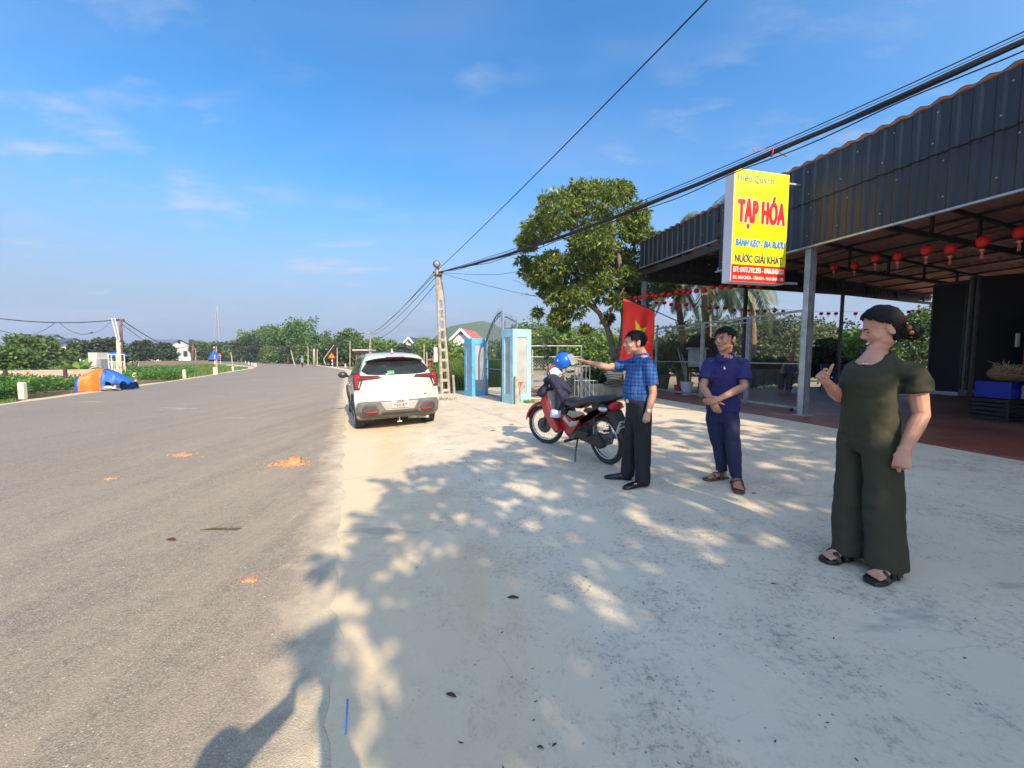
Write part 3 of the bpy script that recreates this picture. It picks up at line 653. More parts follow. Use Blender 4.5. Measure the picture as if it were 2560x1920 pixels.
def sign():
    A = at(1826, 707, 6.75); B = at(1962, 707, 7.02); A.z = B.z = 0
    u = (B-A); Wd = u.length; u.normalize(); n = Vector((u.y, -u.x, 0)); z0, z1 = 2.73, 4.65; H = z1-z0
    t = thing('shop_sign', 'tall yellow and red box sign with Vietnamese lettering hung from the canopy corner', 'sign', (A.x, A.y, z0))
    M_ = Matrix((u, Vector((0, 0, 1)), n)).transposed().to_4x4(); M_.translation = Vector((A.x, A.y, z0))       # local x along, y up, z to viewer
    def box(x0, x1, y0, y1, zc, d, mt, nm, bev=0): 
        mb = MB(); mb.box(None, (1, 1, 1), M=M_ @ Matrix.Translation(((x0+x1)/2, (y0+y1)/2, zc)) @ Matrix.Diagonal(((x1-x0), (y1-y0), d, 1))); return wpart(nm, mb, mt, t, bevel=bev)
    lil = simple('lilac_white_sheet', (.66, .64, .70, 1), .45, .03)
    box(0, Wd, 0, H, -.105, .20, lil, 'box_frame', .006)
    YEL = simple('yellow_vinyl', (.88, .78, .005, 1), .35, .02); RDV = simple('red_vinyl', (.72, .02, .02, 1), .35, .02)
    box(.012, Wd-.012, .30, H-.012, 0, .006, YEL, 'yellow_panel'); box(.012, Wd-.012, .012, .296, 0, .006, RDV, 'red_panel')
    def tx(s, x, y, w, h, m, bold=0, shear=0, z=.006, nm='lettering', sp=1):
        mb = text_mesh(s, 1, M_ @ Matrix.Translation((x*Wd, y*H, z)), w*Wd, h*H, shear, sp, bold); wpart(nm, mb, m, t)
    TEAL = simple('teal_grey_ink', (.10, .24, .22, 1), .4); RI = simple('red_ink', (.80, .015, .02, 1), .4); WI = simple('white_ink', (.85, .82, .75, 1), .4); BI = simple('blue_ink', (.0, .20, .60, 1), .4); PI_ = simple('indigo_ink', (.05, .03, .17, 1), .4)
    tx('Hiếu Quỳnh', .06, .875, .64, .10, TEAL, .0025, sp=1.05)
    tx('TẠP HÓA', .085, .485, .835, .29, WI, .030, z=.0085, sp=1.12); tx('TẠP HÓA', .085, .485, .835, .29, RI, .019, z=.013, sp=1.12)
    tx('BÁNH KẸO - BIA RƯỢU', .055, .31, .89, .085, WI, .010, .12, z=.0085); tx('BÁNH KẸO - BIA RƯỢU', .055, .31, .89, .085, BI, .0042, .12, z=.013)
    tx('NƯỚC GIẢI KHÁT', .06, .178, .86, .088, PI_, .0028, z=.009)
    tx('ĐT: 0977.792.293 - 0966.840.051', .035, .088, .92, .046, WI, .0022); tx('ĐC: NÚI CHÙA - TÂN KIM - PHÚ BÌNH - TN', .035, .026, .92, .038, WI, .0008)
    mb = MB(); q = Vector((B.x, B.y, 0)); pp = fp(0)
    mb.bar(q+Vector((0, 0, z1-.1))-n*.1, q+u*.45+Vector((0, 0, z1-.1))-n*.1, .03, .03); wpart('bracket', mb, MT['galv'], t); mb = MB(); mb.bar(q+Vector((0, 0, z0+.04))-n*.1, q+u*.36+Vector((0, 0, z0+.04))-n*.08, .035, .035)
    wpart('bracket', mb, MT['galv'], t)
sign()
# ---------------- red lanterns ----------------
def lanterns():
    LR = simple('red_lantern_silk', (.62, .012, .015, 1), .55, .15, 10); LP = simple('pink_tassel', (.75, .22, .16, 1), .6)
    def lantern(r, tassel=True):
        t = thing('paper_lantern', None, 'lantern'); mb = MB(); n = 20; rings = []
        for k in range(9):
            a = math.pi*(k/8); rr = max(r*math.sin(a)**.75, r*.28)
            rings.append([Vector((rr*(1-.05*(j % 2))*math.cos(2*math.pi*j/n), rr*(1-.05*(j % 2))*math.sin(2*math.pi*j/n), -r*.82*math.cos(a)-r)) for j in range(n)])
        mb.loft(rings); part('lantern_body', mb, LR, t, smooth=True)
        if tassel:
            mb = MB().lathe([(r*.1, -r*2.1), (r*.42, -r*2.2), (r*.30, -r*2.45), (r*.05, -r*2.5)], 10); part('tassel_knob', mb, LP, t, smooth=True)
            mb = MB(); [mb.tube([(r*.1*math.cos(a), r*.1*math.sin(a), -r*2.4), (r*.2*math.cos(a), r*.2*math.sin(a), -r*3.6)], r*.02, 3) for a in range(6)]; part('tassel', mb, LP, t)
        return t
    # row one: inside the canopy, hung from a sagging cord; (px, py of centre, depth, radius)
    row = [(2040, 650, 8.6, .09), (2085, 669, 8.3, .09), (2137, 666, 7.6, .095), (2189, 647, 7.0, .095), (2245, 642, 6.6, .095), (2316, 627, 6.2, .1), (2377, 624, 6.0, .105), (2457, 606, 5.7, .11), (2551, 583, 5.5, .115)]
    src = lantern(.1); used = False; pts = []
    for i, (px, py, Y, r) in enumerate(row):
        p = at(px, py, Y); p.z += r; pts.append(p)
        lab = 'red paper lantern with pink tassel, one of the big ones hanging under the canopy ceiling'
        o = src if not used else dup(src); used = True; o.location = p; o.scale = (r/.1*.70, r/.1*.70, r/.1*.88); o['label'] = lab; o['group'] = 'big lanterns under the canopy ceiling'
    mb = MB(); mb.tube([at(1975, 670, 9)]+pts+[pts[-1]+(pts[-1]-pts[-2])*2], .004, 4); tag(part('lantern_cord', mb, MT['wire'], None), 'thin cord carrying the big red lanterns under the ceiling', 'cord')
    src2 = lantern(.075, False); used = False
    row2 = [(1573, 744), (1587, 745), (1600, 744), (1615, 741), (1631, 739), (1640, 741), (1656, 736), (1673, 737), (1692, 730), (1710, 728), (1723, 731), (1741, 727), (1760, 726), (1782, 718), (1803, 717), (1825, 717), (1851, 713), (1874, 712), (1899, 716)]
    pts = []
    for i, (px, py) in enumerate(row2):
        Y = 12.0-i*.14; r = .072; p = at(px, py, Y); p.z += r; pts.append(p)
        o = src2 if not used else dup(src2); used = True; o.location = p; o['label'] = 'round red lantern in the close-set string from the flag to below the shop sign'; o['group'] = 'close-set lantern string below the shop sign'
    mb = MB(); mb.tube(pts, .004, 4); tag(part('lantern_cord', mb, MT['wire'], None), 'cord of the close-set lantern string between flag and shop sign', 'cord')
    src3 = lantern(.075, True); used = False
    row3 = [(1641, 756), (1661, 757), (1678, 761), (1698, 762), (1716, 761), (1735, 764), (1756, 766), (1774, 770), (1793, 769), (1813, 770), (1835, 775), (1854, 774), (1873, 776), (1893, 778), (1912, 777), (1936, 778), (1958, 778), (2053, 784), (2071, 784), (2090, 784), (2139, 784), (2166, 784), (2272, 780), (2298, 779)]
    pts = []
    for i, (px, py) in enumerate(row3):
        Y = 14.3+i*.05; r = .082 if px < 1840 else .07; p = at(px, py, Y); p.z += r; pts.append(p)
        o = src3 if not used else dup(src3); used = True; o.location = p; o.scale = (r/.075,)*3; o['label'] = 'small dark red lantern on the long low string across the open far end'; o['group'] = 'small lanterns on the long low string'
    mb = MB(); mb.tube(pts, .004, 4); tag(part('lantern_cord', mb, MT['wire'], None), 'cord of the long low lantern string across the open far end', 'cord')
lanterns()
# ---------------- flag ----------------
def flag():
    Y = 9.2; top = at(1559, 746, Y); j = at(1637, 777, Y+.25); end = at(1718, 814, Y+.5)
    t = thing('flag', 'red flag with yellow star on a slanting pole behind the man in plaid', 'flag', tuple(end))
    mb = MB(); mb.tube([top, j, end], [.009, .012, .014], 8); wpart('flag_pole', mb, MT['black'], t, smooth=True)
    a = top; b = j; W_ = (b-a); H = 1.5; NU, NV = 40, 60; mb = MB(); vs = []
    def P(u, v):
        x = a + W_*u + Vector((0, 0, -.01)); d = v*H
        w = .05*math.sin(u*9+v*2.2)*min(1, v*3) + .03*math.sin(u*17+v*5)*min(1, v*2)
        pinch = .10*v*math.sin(math.pi*v)*(u-.5)
        fx = x + Vector((-pinch-.06*v*v*(1-u)+.02*math.sin(v*5)*v, w, -d*(.93+.10*(1-u)) ))
        return fx
    for i in range(NV+1):
        for k in range(NU+1): vs.append(P(k/NU, i/NV))
    mb.add(vs, [(i*(NU+1)+k, i*(NU+1)+k+1, (i+1)*(NU+1)+k+1, (i+1)*(NU+1)+k) for i in range(NV) for k in range(NU)])
    FR_ = simple('red_flag_cloth', (.82, .03, .02, 1), .7, .06, 3); tr = FR_.node_tree
    o = wpart('cloth', mb, FR_, t, smooth=True); s = o.modifiers.new('s', 'SOLIDIFY'); s.thickness = .003; s.offset = 0
    # star: yellow patch following the cloth, a touch proud of it
    mb = MB(); cu, cv, Rr = .52, .47, .37; star = []
    for k in range(10):
        r = Rr if k % 2 == 0 else Rr*.40; ang = math.pi/2+.45+k*math.pi/5; star.append((cu+r*math.cos(ang)*1.0, cv-r*math.sin(ang)*W_.length/H))
    def inside(u, v):
        c = False
        for i in range(10):
            (x1, y1), (x2, y2) = star[i], star[i-1]
            if (y1 > v) != (y2 > v) and u < (x2-x1)*(v-y1)/(y2-y1)+x1: c = not c
        return c
    n = 110; off = Vector((0, -.004, 0))
    for i in range(n):
        for k in range(n):
            u0, v0 = .15+.7*k/n, .25+.5*i/n; du, dv = .7/n, .5/n
            if inside(u0+du/2, v0+dv/2): mb.quad(P(u0, v0)+off, P(u0+du, v0)+off, P(u0+du, v0+dv)+off, P(u0, v0+dv)+off)
    wpart('star', mb, simple('yellow_star_cloth', (.85, .62, .01, 1), .7, .05), t)
flag()
# ---------------- cable run overhead and the concrete pole ----------------
def poles():
    base = at(1115, 993, 13.6); base.z = -.12; top_z = at(1095, 672, 13.6).z
    t = thing('concrete_pole', 'weathered concrete utility pole with ladder openings standing behind the white car', 'utility pole', tuple(base)); H = top_z-base.z; lean = (at(1095, 672, 13.6).x-base.x)/H
    mb = MB(); ang = R(20); Mr = Matrix.Rotation(ang, 3, 'Z')
    def q(x, y, z): v = Mr @ Vector((x, y, 0)); return Vector((v.x+lean*z, v.y, z))
    hw0, hw1 = .165, .085
    for sx in (-1, 1):
        mb.tube([q(sx*(hw0-.03), 0, 0), q(sx*(hw1-.02), 0, H)], .040, 4, up=(1, 0, 0), flat=1.4)
    z = .35
    while z < H*.80:
        w = hw0+(hw1-hw0)*z/H; mb.box(q(0, 0, z), (2*w-.02, .07, .10), ang); z += .36
    for k in range(10):
        z0 = H*.78+k*H*.022; w = hw0+(hw1-hw0)*z0/H; mb.box(q(0, 0, z0+.05), (2*w-.03, .075, H*.022+.01), ang)
    part('pole_shaft', mb, MT['conc'], t, bevel=.006)
    mb = MB(); c = q(0, 0, H-.12); mb.box(c, (.34, .06, .06), ang); mb.box(c-Vector((0, 0, .1)), (.26, .2, .05), ang)
    for sx in (-1, 1): mb.tube([c+Vector((sx*.13, 0, 0)), c+Vector((sx*.16, -.06, -.02))], .03, 8)
    part('clamp', mb, MT['darksteel'], t)
    mb = MB(); c = q(0, 0, H); M2 = Matrix.Translation(c+Vector((-.02, -.08, .14))) @ Matrix.Rotation(R(105), 4, 'X')
    mb.lathe([(.03, -.16), (.06, -.12), (.11, -.02), (.13, .06), (.115, .07), (.02, .04)], 16, M2); mb.tube([c, c+Vector((0, 0, .18)), c+Vector((0, -.05, .26))], .02, 8)
    part('lamp_head', mb, MT['darksteel'], t, smooth=True)
    mb = MB(); mb.lathe([(.10, .05), (.10, .068), (.02, .075)], 16, M2); part('lamp_glass', mb, simple('lamp_glass', (.3, .3, .28, 1), .2), t, smooth=True)
    mb = MB(); mb.box(q(-.28, -.04, 1.62), (.13, .12, .52), ang); part('meter_box', mb, simple('cream_box', (.66, .64, .52, 1), .5), t, bevel=.015)
    mb = MB(); mb.tube([q(.17, 0, .3), q(.19, -.03, 1.4), q(.15, -.03, 2.6), q(.17, 0, 3.4), q(.09, 0, 4.6)], .008, 5)
    mb.tube([q(.20, -.05, 0), q(.20, -.05, 1.0)], .028, 8); part('downlead_cable', mb, MT['wire'], t)
    mb = MB(); mb.tube([q(.30, -.1, 0), q(.29, -.1, .9)], [(.07, .05), (.06, .045)], 6); tag(part('stub_post', mb, MT['conc'], None, loc=base), 'short broken concrete post leaning at the foot of the utility pole', 'post')
    TOP = base+q(0, 0, H-.12)
    # single cable
    def sag(a, b, s, n=28): return [a.lerp(b, i/n)+Vector((0, 0, -4*s*(i/n)*(1-i/n))) for i in range(n+1)]
    e = at(1758, -8, 4.2); e2 = e + (e-TOP)*.5
    mb = MB(); mb.tube(sag(TOP+Vector((0, 0, .1)), e2, .12), .009, 6); tag(part('power_cable', mb, MT['wire'], None, smooth=True), 'single black cable crossing the sky above the bundle, from the pole to the top edge', 'cable')
    # the bundle
    B1 = at(2545, -20, 4.2); mid = at(1881, 325, 5.7); d = (B1-TOP); B2 = B1 + d*.45
    def thru(off, s, r, wob=0, seed=0, n=60):
        rr = random.Random(seed); ph = rr.uniform(0, 6); pts = []
        for i in range(n+1):
            f = i/n; p = TOP.lerp(B2, f)+Vector((0, 0, -4*s*f*(1-f))) + off*min(1, f*6)
            if wob: p += Vector((0, 0, wob*math.sin(f*60+ph)))+Vector((wob*math.cos(f*60+ph)*.7, wob*math.cos(f*60+ph)*.7, 0))
            pts.append(p)
        return pts
    mb = MB(); SG = .62
    for k in range(7):
        a = k/7*6.28; off = Vector((.016*math.cos(a), .008*math.cos(a), .022*math.sin(a)))
        mb.tube(thru(off, SG, .016, .006, k), .014, 6)
    mb.tube(thru(Vector((0, 0, -.05)), SG+.03, .012, .018, 21, 90), .009, 5)
    tag(part('cable_bundle', mb, MT['wire'], None, smooth=True), 'thick twisted bundle of black telecom cables running from the pole over the shop', 'cable')
    mb = MB(); mb.tube(thru(Vector((0, 0, .075)), SG-.03, .006), .0075, 5); mb.tube(thru(Vector((0, 0, .055)), SG-.01, .006), .004, 5)
    tag(part('telephone_cable', mb, MT['wire'], None, smooth=True), 'thin black cable pair running just above the thick bundle', 'cable')
    mb = MB(); mb.tube(thru(Vector((.3, .3, -.15)), SG+.35, .006, 0, 0)[:24], .006, 5)
    tag(part('telephone_cable', mb, MT['wire'], None, smooth=True), 'lower slack grey cable passing beneath the bundle behind the mango tree', 'cable')
    # drop cable from the pole to the left edge of the tree
    mb = MB(); mb.tube(sag(TOP, at(1375, 748, 12.3), .05), .006, 5); tag(part('drop_cable', mb, MT['wire'], None, smooth=True), 'thin cable slanting down from the pole into the mango tree', 'cable')
    # pink ribbon
    ps = thru(Vector((0, 0, 0)), SG, 0); import_ = min(ps, key=lambda p: abs((p.x/p.y)-(1881-1280)/950))
    c = import_; PK = simple('pink_ribbon', (.80, .10, .13, 1), .5); mb = MB()
    mb.tube([c+Vector((0, -.05, -.06)), c+Vector((0, -.06, 0)), c+Vector((.01, -.05, .06)), c+Vector((.02, .04, .02)), c+Vector((0, -.05, -.06))], [(.02, .004)]*5, 6)
    mb.tube([c+Vector((0, -.06, .02)), c+Vector((-.10, -.06, .04)), c+Vector((-.2, -.06, .015)), c+Vector((-.26, -.06, 0)), c+Vector((-.29, -.06, .035)), c+Vector((-.25, -.06, .045))], [(.008, .003)]*6, 5)
    mb.tube([c+Vector((0, -.06, 0)), c+Vector((.10, -.06, -.02)), c+Vector((.21, -.06, -.07))], [(.012, .003)]*3, 5)
    tag(part('ribbon', mb, PK, None, smooth=True), 'pink ribbon tied round the overhead cable bundle', 'ribbon')
    # further pole and the wires to it
    b2 = at(926, 897, 52); b2.z = -.15; t2z = at(926, 832, 52).z
    t2 = thing('concrete_pole', 'far concrete utility pole with a small lamp, rising behind the white car roof', 'utility pole', tuple(b2)); mb = MB(); H2 = t2z-b2.z
    for sx in (-1, 1): mb.tube([(sx*.14, 0, 0), (sx*.07, 0, H2)], .05, 4)
    for k in range(12): mb.box((0, 0, k*H2/12+.2), (.26-.01*k, .08, .16))
    part('pole_shaft', mb, MT['conc'], t2); mb = MB(); mb.box((-.35, -.1, H2+.05), (.5, .16, .1)); mb.tube([(0, 0, H2), (-.3, -.1, H2+.05)], .03, 6); part('lamp_head', mb, MT['galv'], t2)
    T2 = b2+Vector((0, 0, H2-.15))
    for k, (o1, s) in enumerate(((0, .3), (.1, .45), (-.12, .55), (-.35, .9))):
        mb = MB(); mb.tube(sag(TOP+Vector((-.05, 0, o1)), T2+Vector((0, 0, o1)), s), .012, 5)
        tag(part('power_cable', mb, MT['wire'], None), 'dark cable sagging between the near and the far utility pole', 'cable', 'cables between near and far utility pole')
poles()
# ---------------- blue gate pillars and the arched gate ----------------
def pillars():
    BL = simple('blue_tile_paint', (.09, .38, .66, 1), .4, .15, 5, dirt=(.14, .30, .42, 1), bump=.2); PB = simple('pale_blue_paint', (.30, .60, .71, 1), .45, .12, 4, dirt=(.30, .42, .46, 1), bump=.2); GR = simple('grey_panel_paint', (.34, .37, .41, 1), .6, .12, 3, dirt=(.25, .27, .3, 1)); GL = simple('light_grey_panel', (.36, .37, .37, 1), .6, .15, 3, dirt=(.26, .27, .27, 1))
    def pillar(px, py, Y, w, d, H, rz, frame, panel, label, zb):
        c = at(px, py, Y); t = thing('gate_pillar', label, 'pillar', (c.x, c.y, zb), rz)
        mb = MB(); mb.box((0, 0, H/2), (w, d, H)); part('pillar_core', mb, panel, t)
        mb = MB(); e = .02; b = .115
        for sx in (-1, 1):
            for sy in (-1, 1): mb.box((sx*(w/2+e/2-b/2), sy*(d/2+e/2-b/2), H/2), (b+e, b+e, H+.02))
        for z, h in ((.13, .27), (H-.09, .21)): mb.box((0, 0, z), (w+2*e+.003, d+2*e+.003, h))
        part('pillar_frame', mb, frame, t, bevel=.004); return t
    pillar(1291, 1008, 10.55, .56, .52, 2.02, R(33), PB, GL, 'pale blue framed gate pillar with light grey panels, the nearer and larger of two', .13)
    pillar(1191, 990, 12.7, .56, .52, 1.95, R(33), BL, GR, 'bright blue framed gate pillar with dark grey panels, the farther one', .06)
    # gate leaf
    a = at(1216, 985, 12.45); b = at(1258, 985, 10.85); a.z = b.z = 0
    t = thing('arched_gate', 'dark iron gate with an arched spiked top between the blue pillars', 'gate', (a.x, a.y, .1)); mb = MB(); IR = simple('dark_iron', (.13, .15, .18, 1), .5, .2, metal=.3)
    u = (b-a); L_ = u.length
    def z_top(f): return 1.95+.75*math.sin(min(1, f*1.15)*math.pi/2)
    for q in (0, .93): mb.bar(a+u*q+Vector((0, 0, .12)), a+u*q+Vector((0, 0, z_top(q))), .05, .05)
    for z in (.22, 1.05, 1.35): mb.bar(a+Vector((0, 0, z)), a+u*.93+Vector((0, 0, z)), .03, .03)
    pts = [a+u*(.93*k/12)+Vector((0, 0, z_top(.93*k/12))) for k in range(13)]; mb.tube(pts, .022, 6); mb.tube([p-Vector((0, 0, .10)) for p in pts], .012, 6)
    for k in range(13): mb.tube([pts[k]-Vector((0, 0, .1)), pts[k]+Vector((0, 0, .16))], [.008, .003], 5)
    for k in range(1, 9): q = a+u*(.93*k/9); mb.tube([q+Vector((0, 0, 1.35)), q+Vector((0, 0, z_top(.93*k/9)))], .005, 4)
    wpart('gate_frame', mb, IR, t)
    mb = MB(); links(mb, a, a+u*.93, .22, 1.05, .14, .0018); wpart('wire_mesh', mb, IR, t)
    # far leaf, folded back, its arch seen over the near pillar
    c = at(1290, 985, 12.2); c.z = 0; b3 = at(1262, 985, 12.5); b3.z = 0
    t = thing('arched_gate', 'second iron gate leaf folded back, its spikes showing over the near pillar', 'gate', (c.x, c.y, .1)); mb = MB()
    pts = [b3.lerp(c, k/10)+Vector((0, 0, 2.62+.10*math.cos(k/10*2.5))) for k in range(11)]; mb.tube(pts, .022, 6)
    for p in pts: mb.tube([p-Vector((0, 0, .3)), p+Vector((0, 0, .16))], [.008, .003], 5)
    for q in (b3, c): mb.bar(q+Vector((0, 0, 0)), q+Vector((0, 0, 2.6)), .05, .05)
    for z in (.3, 1.2, 2.35): mb.bar(b3+Vector((0, 0, z)), c+Vector((0, 0, z)), .03, .03)
    wpart('gate_frame', mb, IR, t)
    # wooden stake with a red tap handle
    q = Gz(1291, 1005, .15); q.y -= .55; t = thing('stake', 'squared concrete stake with a bent pipe and red tap leaning at the near pillar', 'post', (q.x, q.y, .14))
    mb = MB(); mb.box((0, 0, .38), (.11, .10, .78), .3); part('stake_shaft', mb, MT['conc'], t, bevel=.01)
    mb = MB(); mb.tube([(.09, -.05, .1), (.09, -.06, .5), (.13, -.07, .57), (.20, -.07, .56), (.21, -.07, .46)], .013, 8); part('pipe', mb, MT['galv'], t, smooth=True)
    mb = MB(); mb.box((.12, -.07, .60), (.13, .03, .03), .2); mb.box((.10, -.07, .55), (.04, .04, .09)); part('tap', mb, MT['red'], t, bevel=.005)
pillars()
# ---------------- vegetation ----------------
LM = {}
LM['mango'] = leafmat('mango_leaf', (.032, .066, .014, 1), (.26, .33, .06, 1), .42, .9, .28, .65)
LM['dark'] = leafmat('dark_leaf', (.018, .036, .014, 1), (.055, .095, .03, 1), .55, .4, .15)
LM['mid'] = leafmat('mid_leaf', (.04, .085, .02, 1), (.14, .22, .05, 1), .55, .25, .25)
LM['bright'] = leafmat('bright_leaf', (.07, .14, .02, 1), (.24, .36, .05, 1), .5, .5, .35)
LM['bamboo'] = leafmat('bamboo_leaf', (.045, .11, .025, 1), (.16, .29, .06, 1), .55, .15, .3)
LM['acacia'] = leafmat('acacia_leaf', (.05, .075, .03, 1), (.16, .19, .08, 1), .6, .2, .25)
LM['vine'] = leafmat('creeper_leaf', (.028, .09, .014, 1), (.12, .27, .035, 1), .5, 1.2, .25)
LM['palm'] = leafmat('palm_leaf', (.07, .11, .035, 1), (.32, .37, .16, 1), .45, .8, .3)
LM['grass'] = leafmat('grass_blade', (.05, .11, .02, 1), (.20, .30, .07, 1), .6, .6, .3)
LM['dry'] = leafmat('dry_leaf', (.16, .10, .04, 1), (.38, .28, .14, 1), .7, 1, .3)
LM['maroon'] = leafmat('maroon_leaf', (.022, .006, .006, 1), (.07, .02, .015, 1), .5, 1, .2)
def rvec(rr):
    while True:
        v = Vector((rr.uniform(-1, 1), rr.uniform(-1, 1), rr.uniform(-1, 1)))
        if .05 < v.length < 1: return v
def leaf_quad(V, Fc, c, d, w, L_):
    """pointed leaf folded on its midrib"""
    n = len(V); m = c+d*(L_*.45); s = w
    V += [tuple(c), tuple(m+s), tuple(c+d*L_), tuple(m-s)]
    Fc.append((n, n+1, n+2, n+3))
def crown(blobs, n, L_, rr, wr=.36, droop=.5, shell=.55, cl=1):
    """leaves scattered in and on ellipsoid blobs [(centre, (rx, ry, rz), weight)]"""
    V, Fc = [], []; tot = sum(b[2] for b in blobs)
    for c, r, w in blobs:
        for q_ in range(max(1, int(n*w/tot))):
            if q_ % cl == 0: v0 = rvec(rr); k = v0.length; v0 = v0/k*(shell+(1-shell)*k) if rr.random() < .75 else v0
            v = v0 if cl == 1 else v0+rvec(rr)*.15
            j = 1+.28*noise.noise(Vector((v.x*2+c.x, v.y*2+c.y, v.z*2+c.z)))
            p = Vector((c.x+v.x*r[0]*j, c.y+v.y*r[1]*j, c.z+v.z*r[2]*j))
            d = (rvec(rr).normalized()*.8 + v.normalized()*.5 + Vector((0, 0, -droop))).normalized()
            s = d.cross(rvec(rr)).normalized()*(L_*wr*rr.uniform(.7, 1.2))
            leaf_quad(V, Fc, p, d, s, L_*rr.uniform(.7, 1.25))
    mb = MB(); mb.add(V, Fc); return mb
def limbs(pts_list, n=7):
    mb = MB()
    for pts, r0, r1 in pts_list:
        k = len(pts); mb.tube(pts, [r0+(r1-r0)*i/(k-1) for i in range(k)], n)
    return mb
def wob(a, b, s, rr, n=5):
    return [a.lerp(b, i/n) + (rvec(rr)*s if 0 < i < n else Vector()) for i in range(n+1)]
# ---- the mango tree by the canopy ----
def mango():
    rr = random.Random(11); Y0 = 12.6
    base = at(1546, 962, Y0); base.z = .2
    t = thing('mango_tree', 'big leafy mango tree with forked trunk beside the canopy, behind the blue gate pillars', 'tree', tuple(base))
    P = lambda px, py, dy=0: at(px, py, Y0+dy)
    fork = P(1541, 905)
    L = [([base, P(1545, 935), fork], .20, .17), ([fork, P(1527, 850, -.1), P(1516, 815, -.1), P(1498, 782, -.2), P(1470, 760, -.3), P(1430, 735, -.6)], .12, .05),
         ([fork, P(1556, 860, .1), P(1562, 800), P(1556, 740), P(1552, 690), P(1545, 640), P(1520, 560), P(1510, 500)], .15, .05),
         ([P(1556, 700), P(1500, 650, -.6), P(1440, 610, -.8), P(1380, 580, -.8)], .07, .025), ([P(1552, 690), P(1585, 620, .4), P(1590, 560, .5)], .07, .03),
         ([P(1498, 782, -.2), P(1450, 700, .3), P(1400, 660, .5), P(1350, 640, .5)], .06, .02), ([P(1558, 790), P(1600, 760, .6), P(1660, 720, 1)], .06, .02),
         ([P(1516, 815), P(1530, 770, -.7), P(1560, 720, -1.2)], .04, .015), ([P(1430, 610, -.8), P(1460, 540, -1), P(1480, 500, -1)], .04, .015)]
    mb = MB()
    for pts, r0, r1 in L:
        k = len(pts); q = []
        for i in range(k-1):
            for f in (0, .5): q.append(pts[i].lerp(pts[i+1], f)+rvec(rr)*(.03 if f else 0))
        q.append(pts[-1]); mb.tube(q, [r0+(r1-r0)*i/(len(q)-1) for i in range(len(q))], 9)
    # bare twigs at the left
    for (a, b) in (((1345, 660), (1272, 640)), ((1340, 650), (1290, 615)), ((1345, 720), (1282, 700)), ((1370, 745), (1300, 738)), ((1350, 590), (1300, 560))):
        w = wob(P(*a), P(*b), .10, rr); mb.tube(w, [.014-.002*i for i in range(6)], 4)
        for _ in range(3): k = rr.randint(1, 4); mb.tube([w[k], w[k]+rvec(rr)*.25], .004, 3)
    wpart('trunk', mb, MT['bark'], t, smooth=True)
    bl = []
    for px, py, r, w in ((1420, 530, 80, 1), (1350, 552, 52, .6), (1500, 520, 75, .9), (1585, 560, 52, .6), (1555, 495, 42, .4), (1570, 462, 20, .15), (1375, 640, 66, .8), (1318, 615, 36, .35), (1460, 630, 85, 1.1), (1325, 690, 30, .3), (1372, 718, 52, .55), (1440, 760, 50, .6), (1395, 790, 32, .35), (1500, 710, 62, .8),
                         (1560, 650, 55, .6), (1520, 590, 75, .8), (1598, 590, 36, .35), (1625, 585, 24, .18), (1575, 690, 36, .35), (1450, 480, 34, .3), (1545, 752, 36, .35), (1585, 720, 34, .3), (1600, 770, 22, .15), (1520, 790, 18, .12), (1405, 810, 18, .14), (1460, 820, 14, .08), (1640, 722, 40, .3), (1600, 735, 36, .25), (1690, 722, 26, .12), (1345, 775, 16, .08), (1490, 470, 22, .15), (1310, 650, 18, .1)):
        for k in range(3):
            dy = rr.uniform(-1, 1)*1.5*(r/70); Y = Y0+dy - (.3 if py < 700 else 0) + (1.0 if px > 1590 and py > 700 else 0)
            c = at(px+rr.uniform(-.45, .45)*r, py+rr.uniform(-.45, .45)*r, Y); R_ = r*Y/F*.62; bl.append((c, (R_, R_, R_*.85), w/3))
    # leaves in drooping rosettes
    V, Fc = [], []; N_ = 8200; tot = sum(b[2] for b in bl)
    for c, r, w in bl:
        for _ in range(int(N_*w/tot)):
            v = rvec(rr); k = v.length; v = v/k*(.5+.5*k); j = 1+.35*noise.noise(v*2.2+c)
            p = Vector((c.x+v.x*r[0]*j, c.y+v.y*r[1]*j, c.z+v.z*r[2]*j)); ax = (v.normalized()+rvec(rr)*.5).normalized()
            for q in range(rr.randint(5, 8)):
                d = (ax*.5+rvec(rr).normalized()*.75+Vector((0, 0, -.55))).normalized(); s = d.cross(rvec(rr)).normalized()*rr.uniform(.018, .028)
                leaf_quad(V, Fc, p+rvec(rr)*.03, d, s, rr.uniform(.12, .20))
    mb = MB(); mb.add(V, Fc); wpart('crown', mb, LM['mango'], t)
mango()
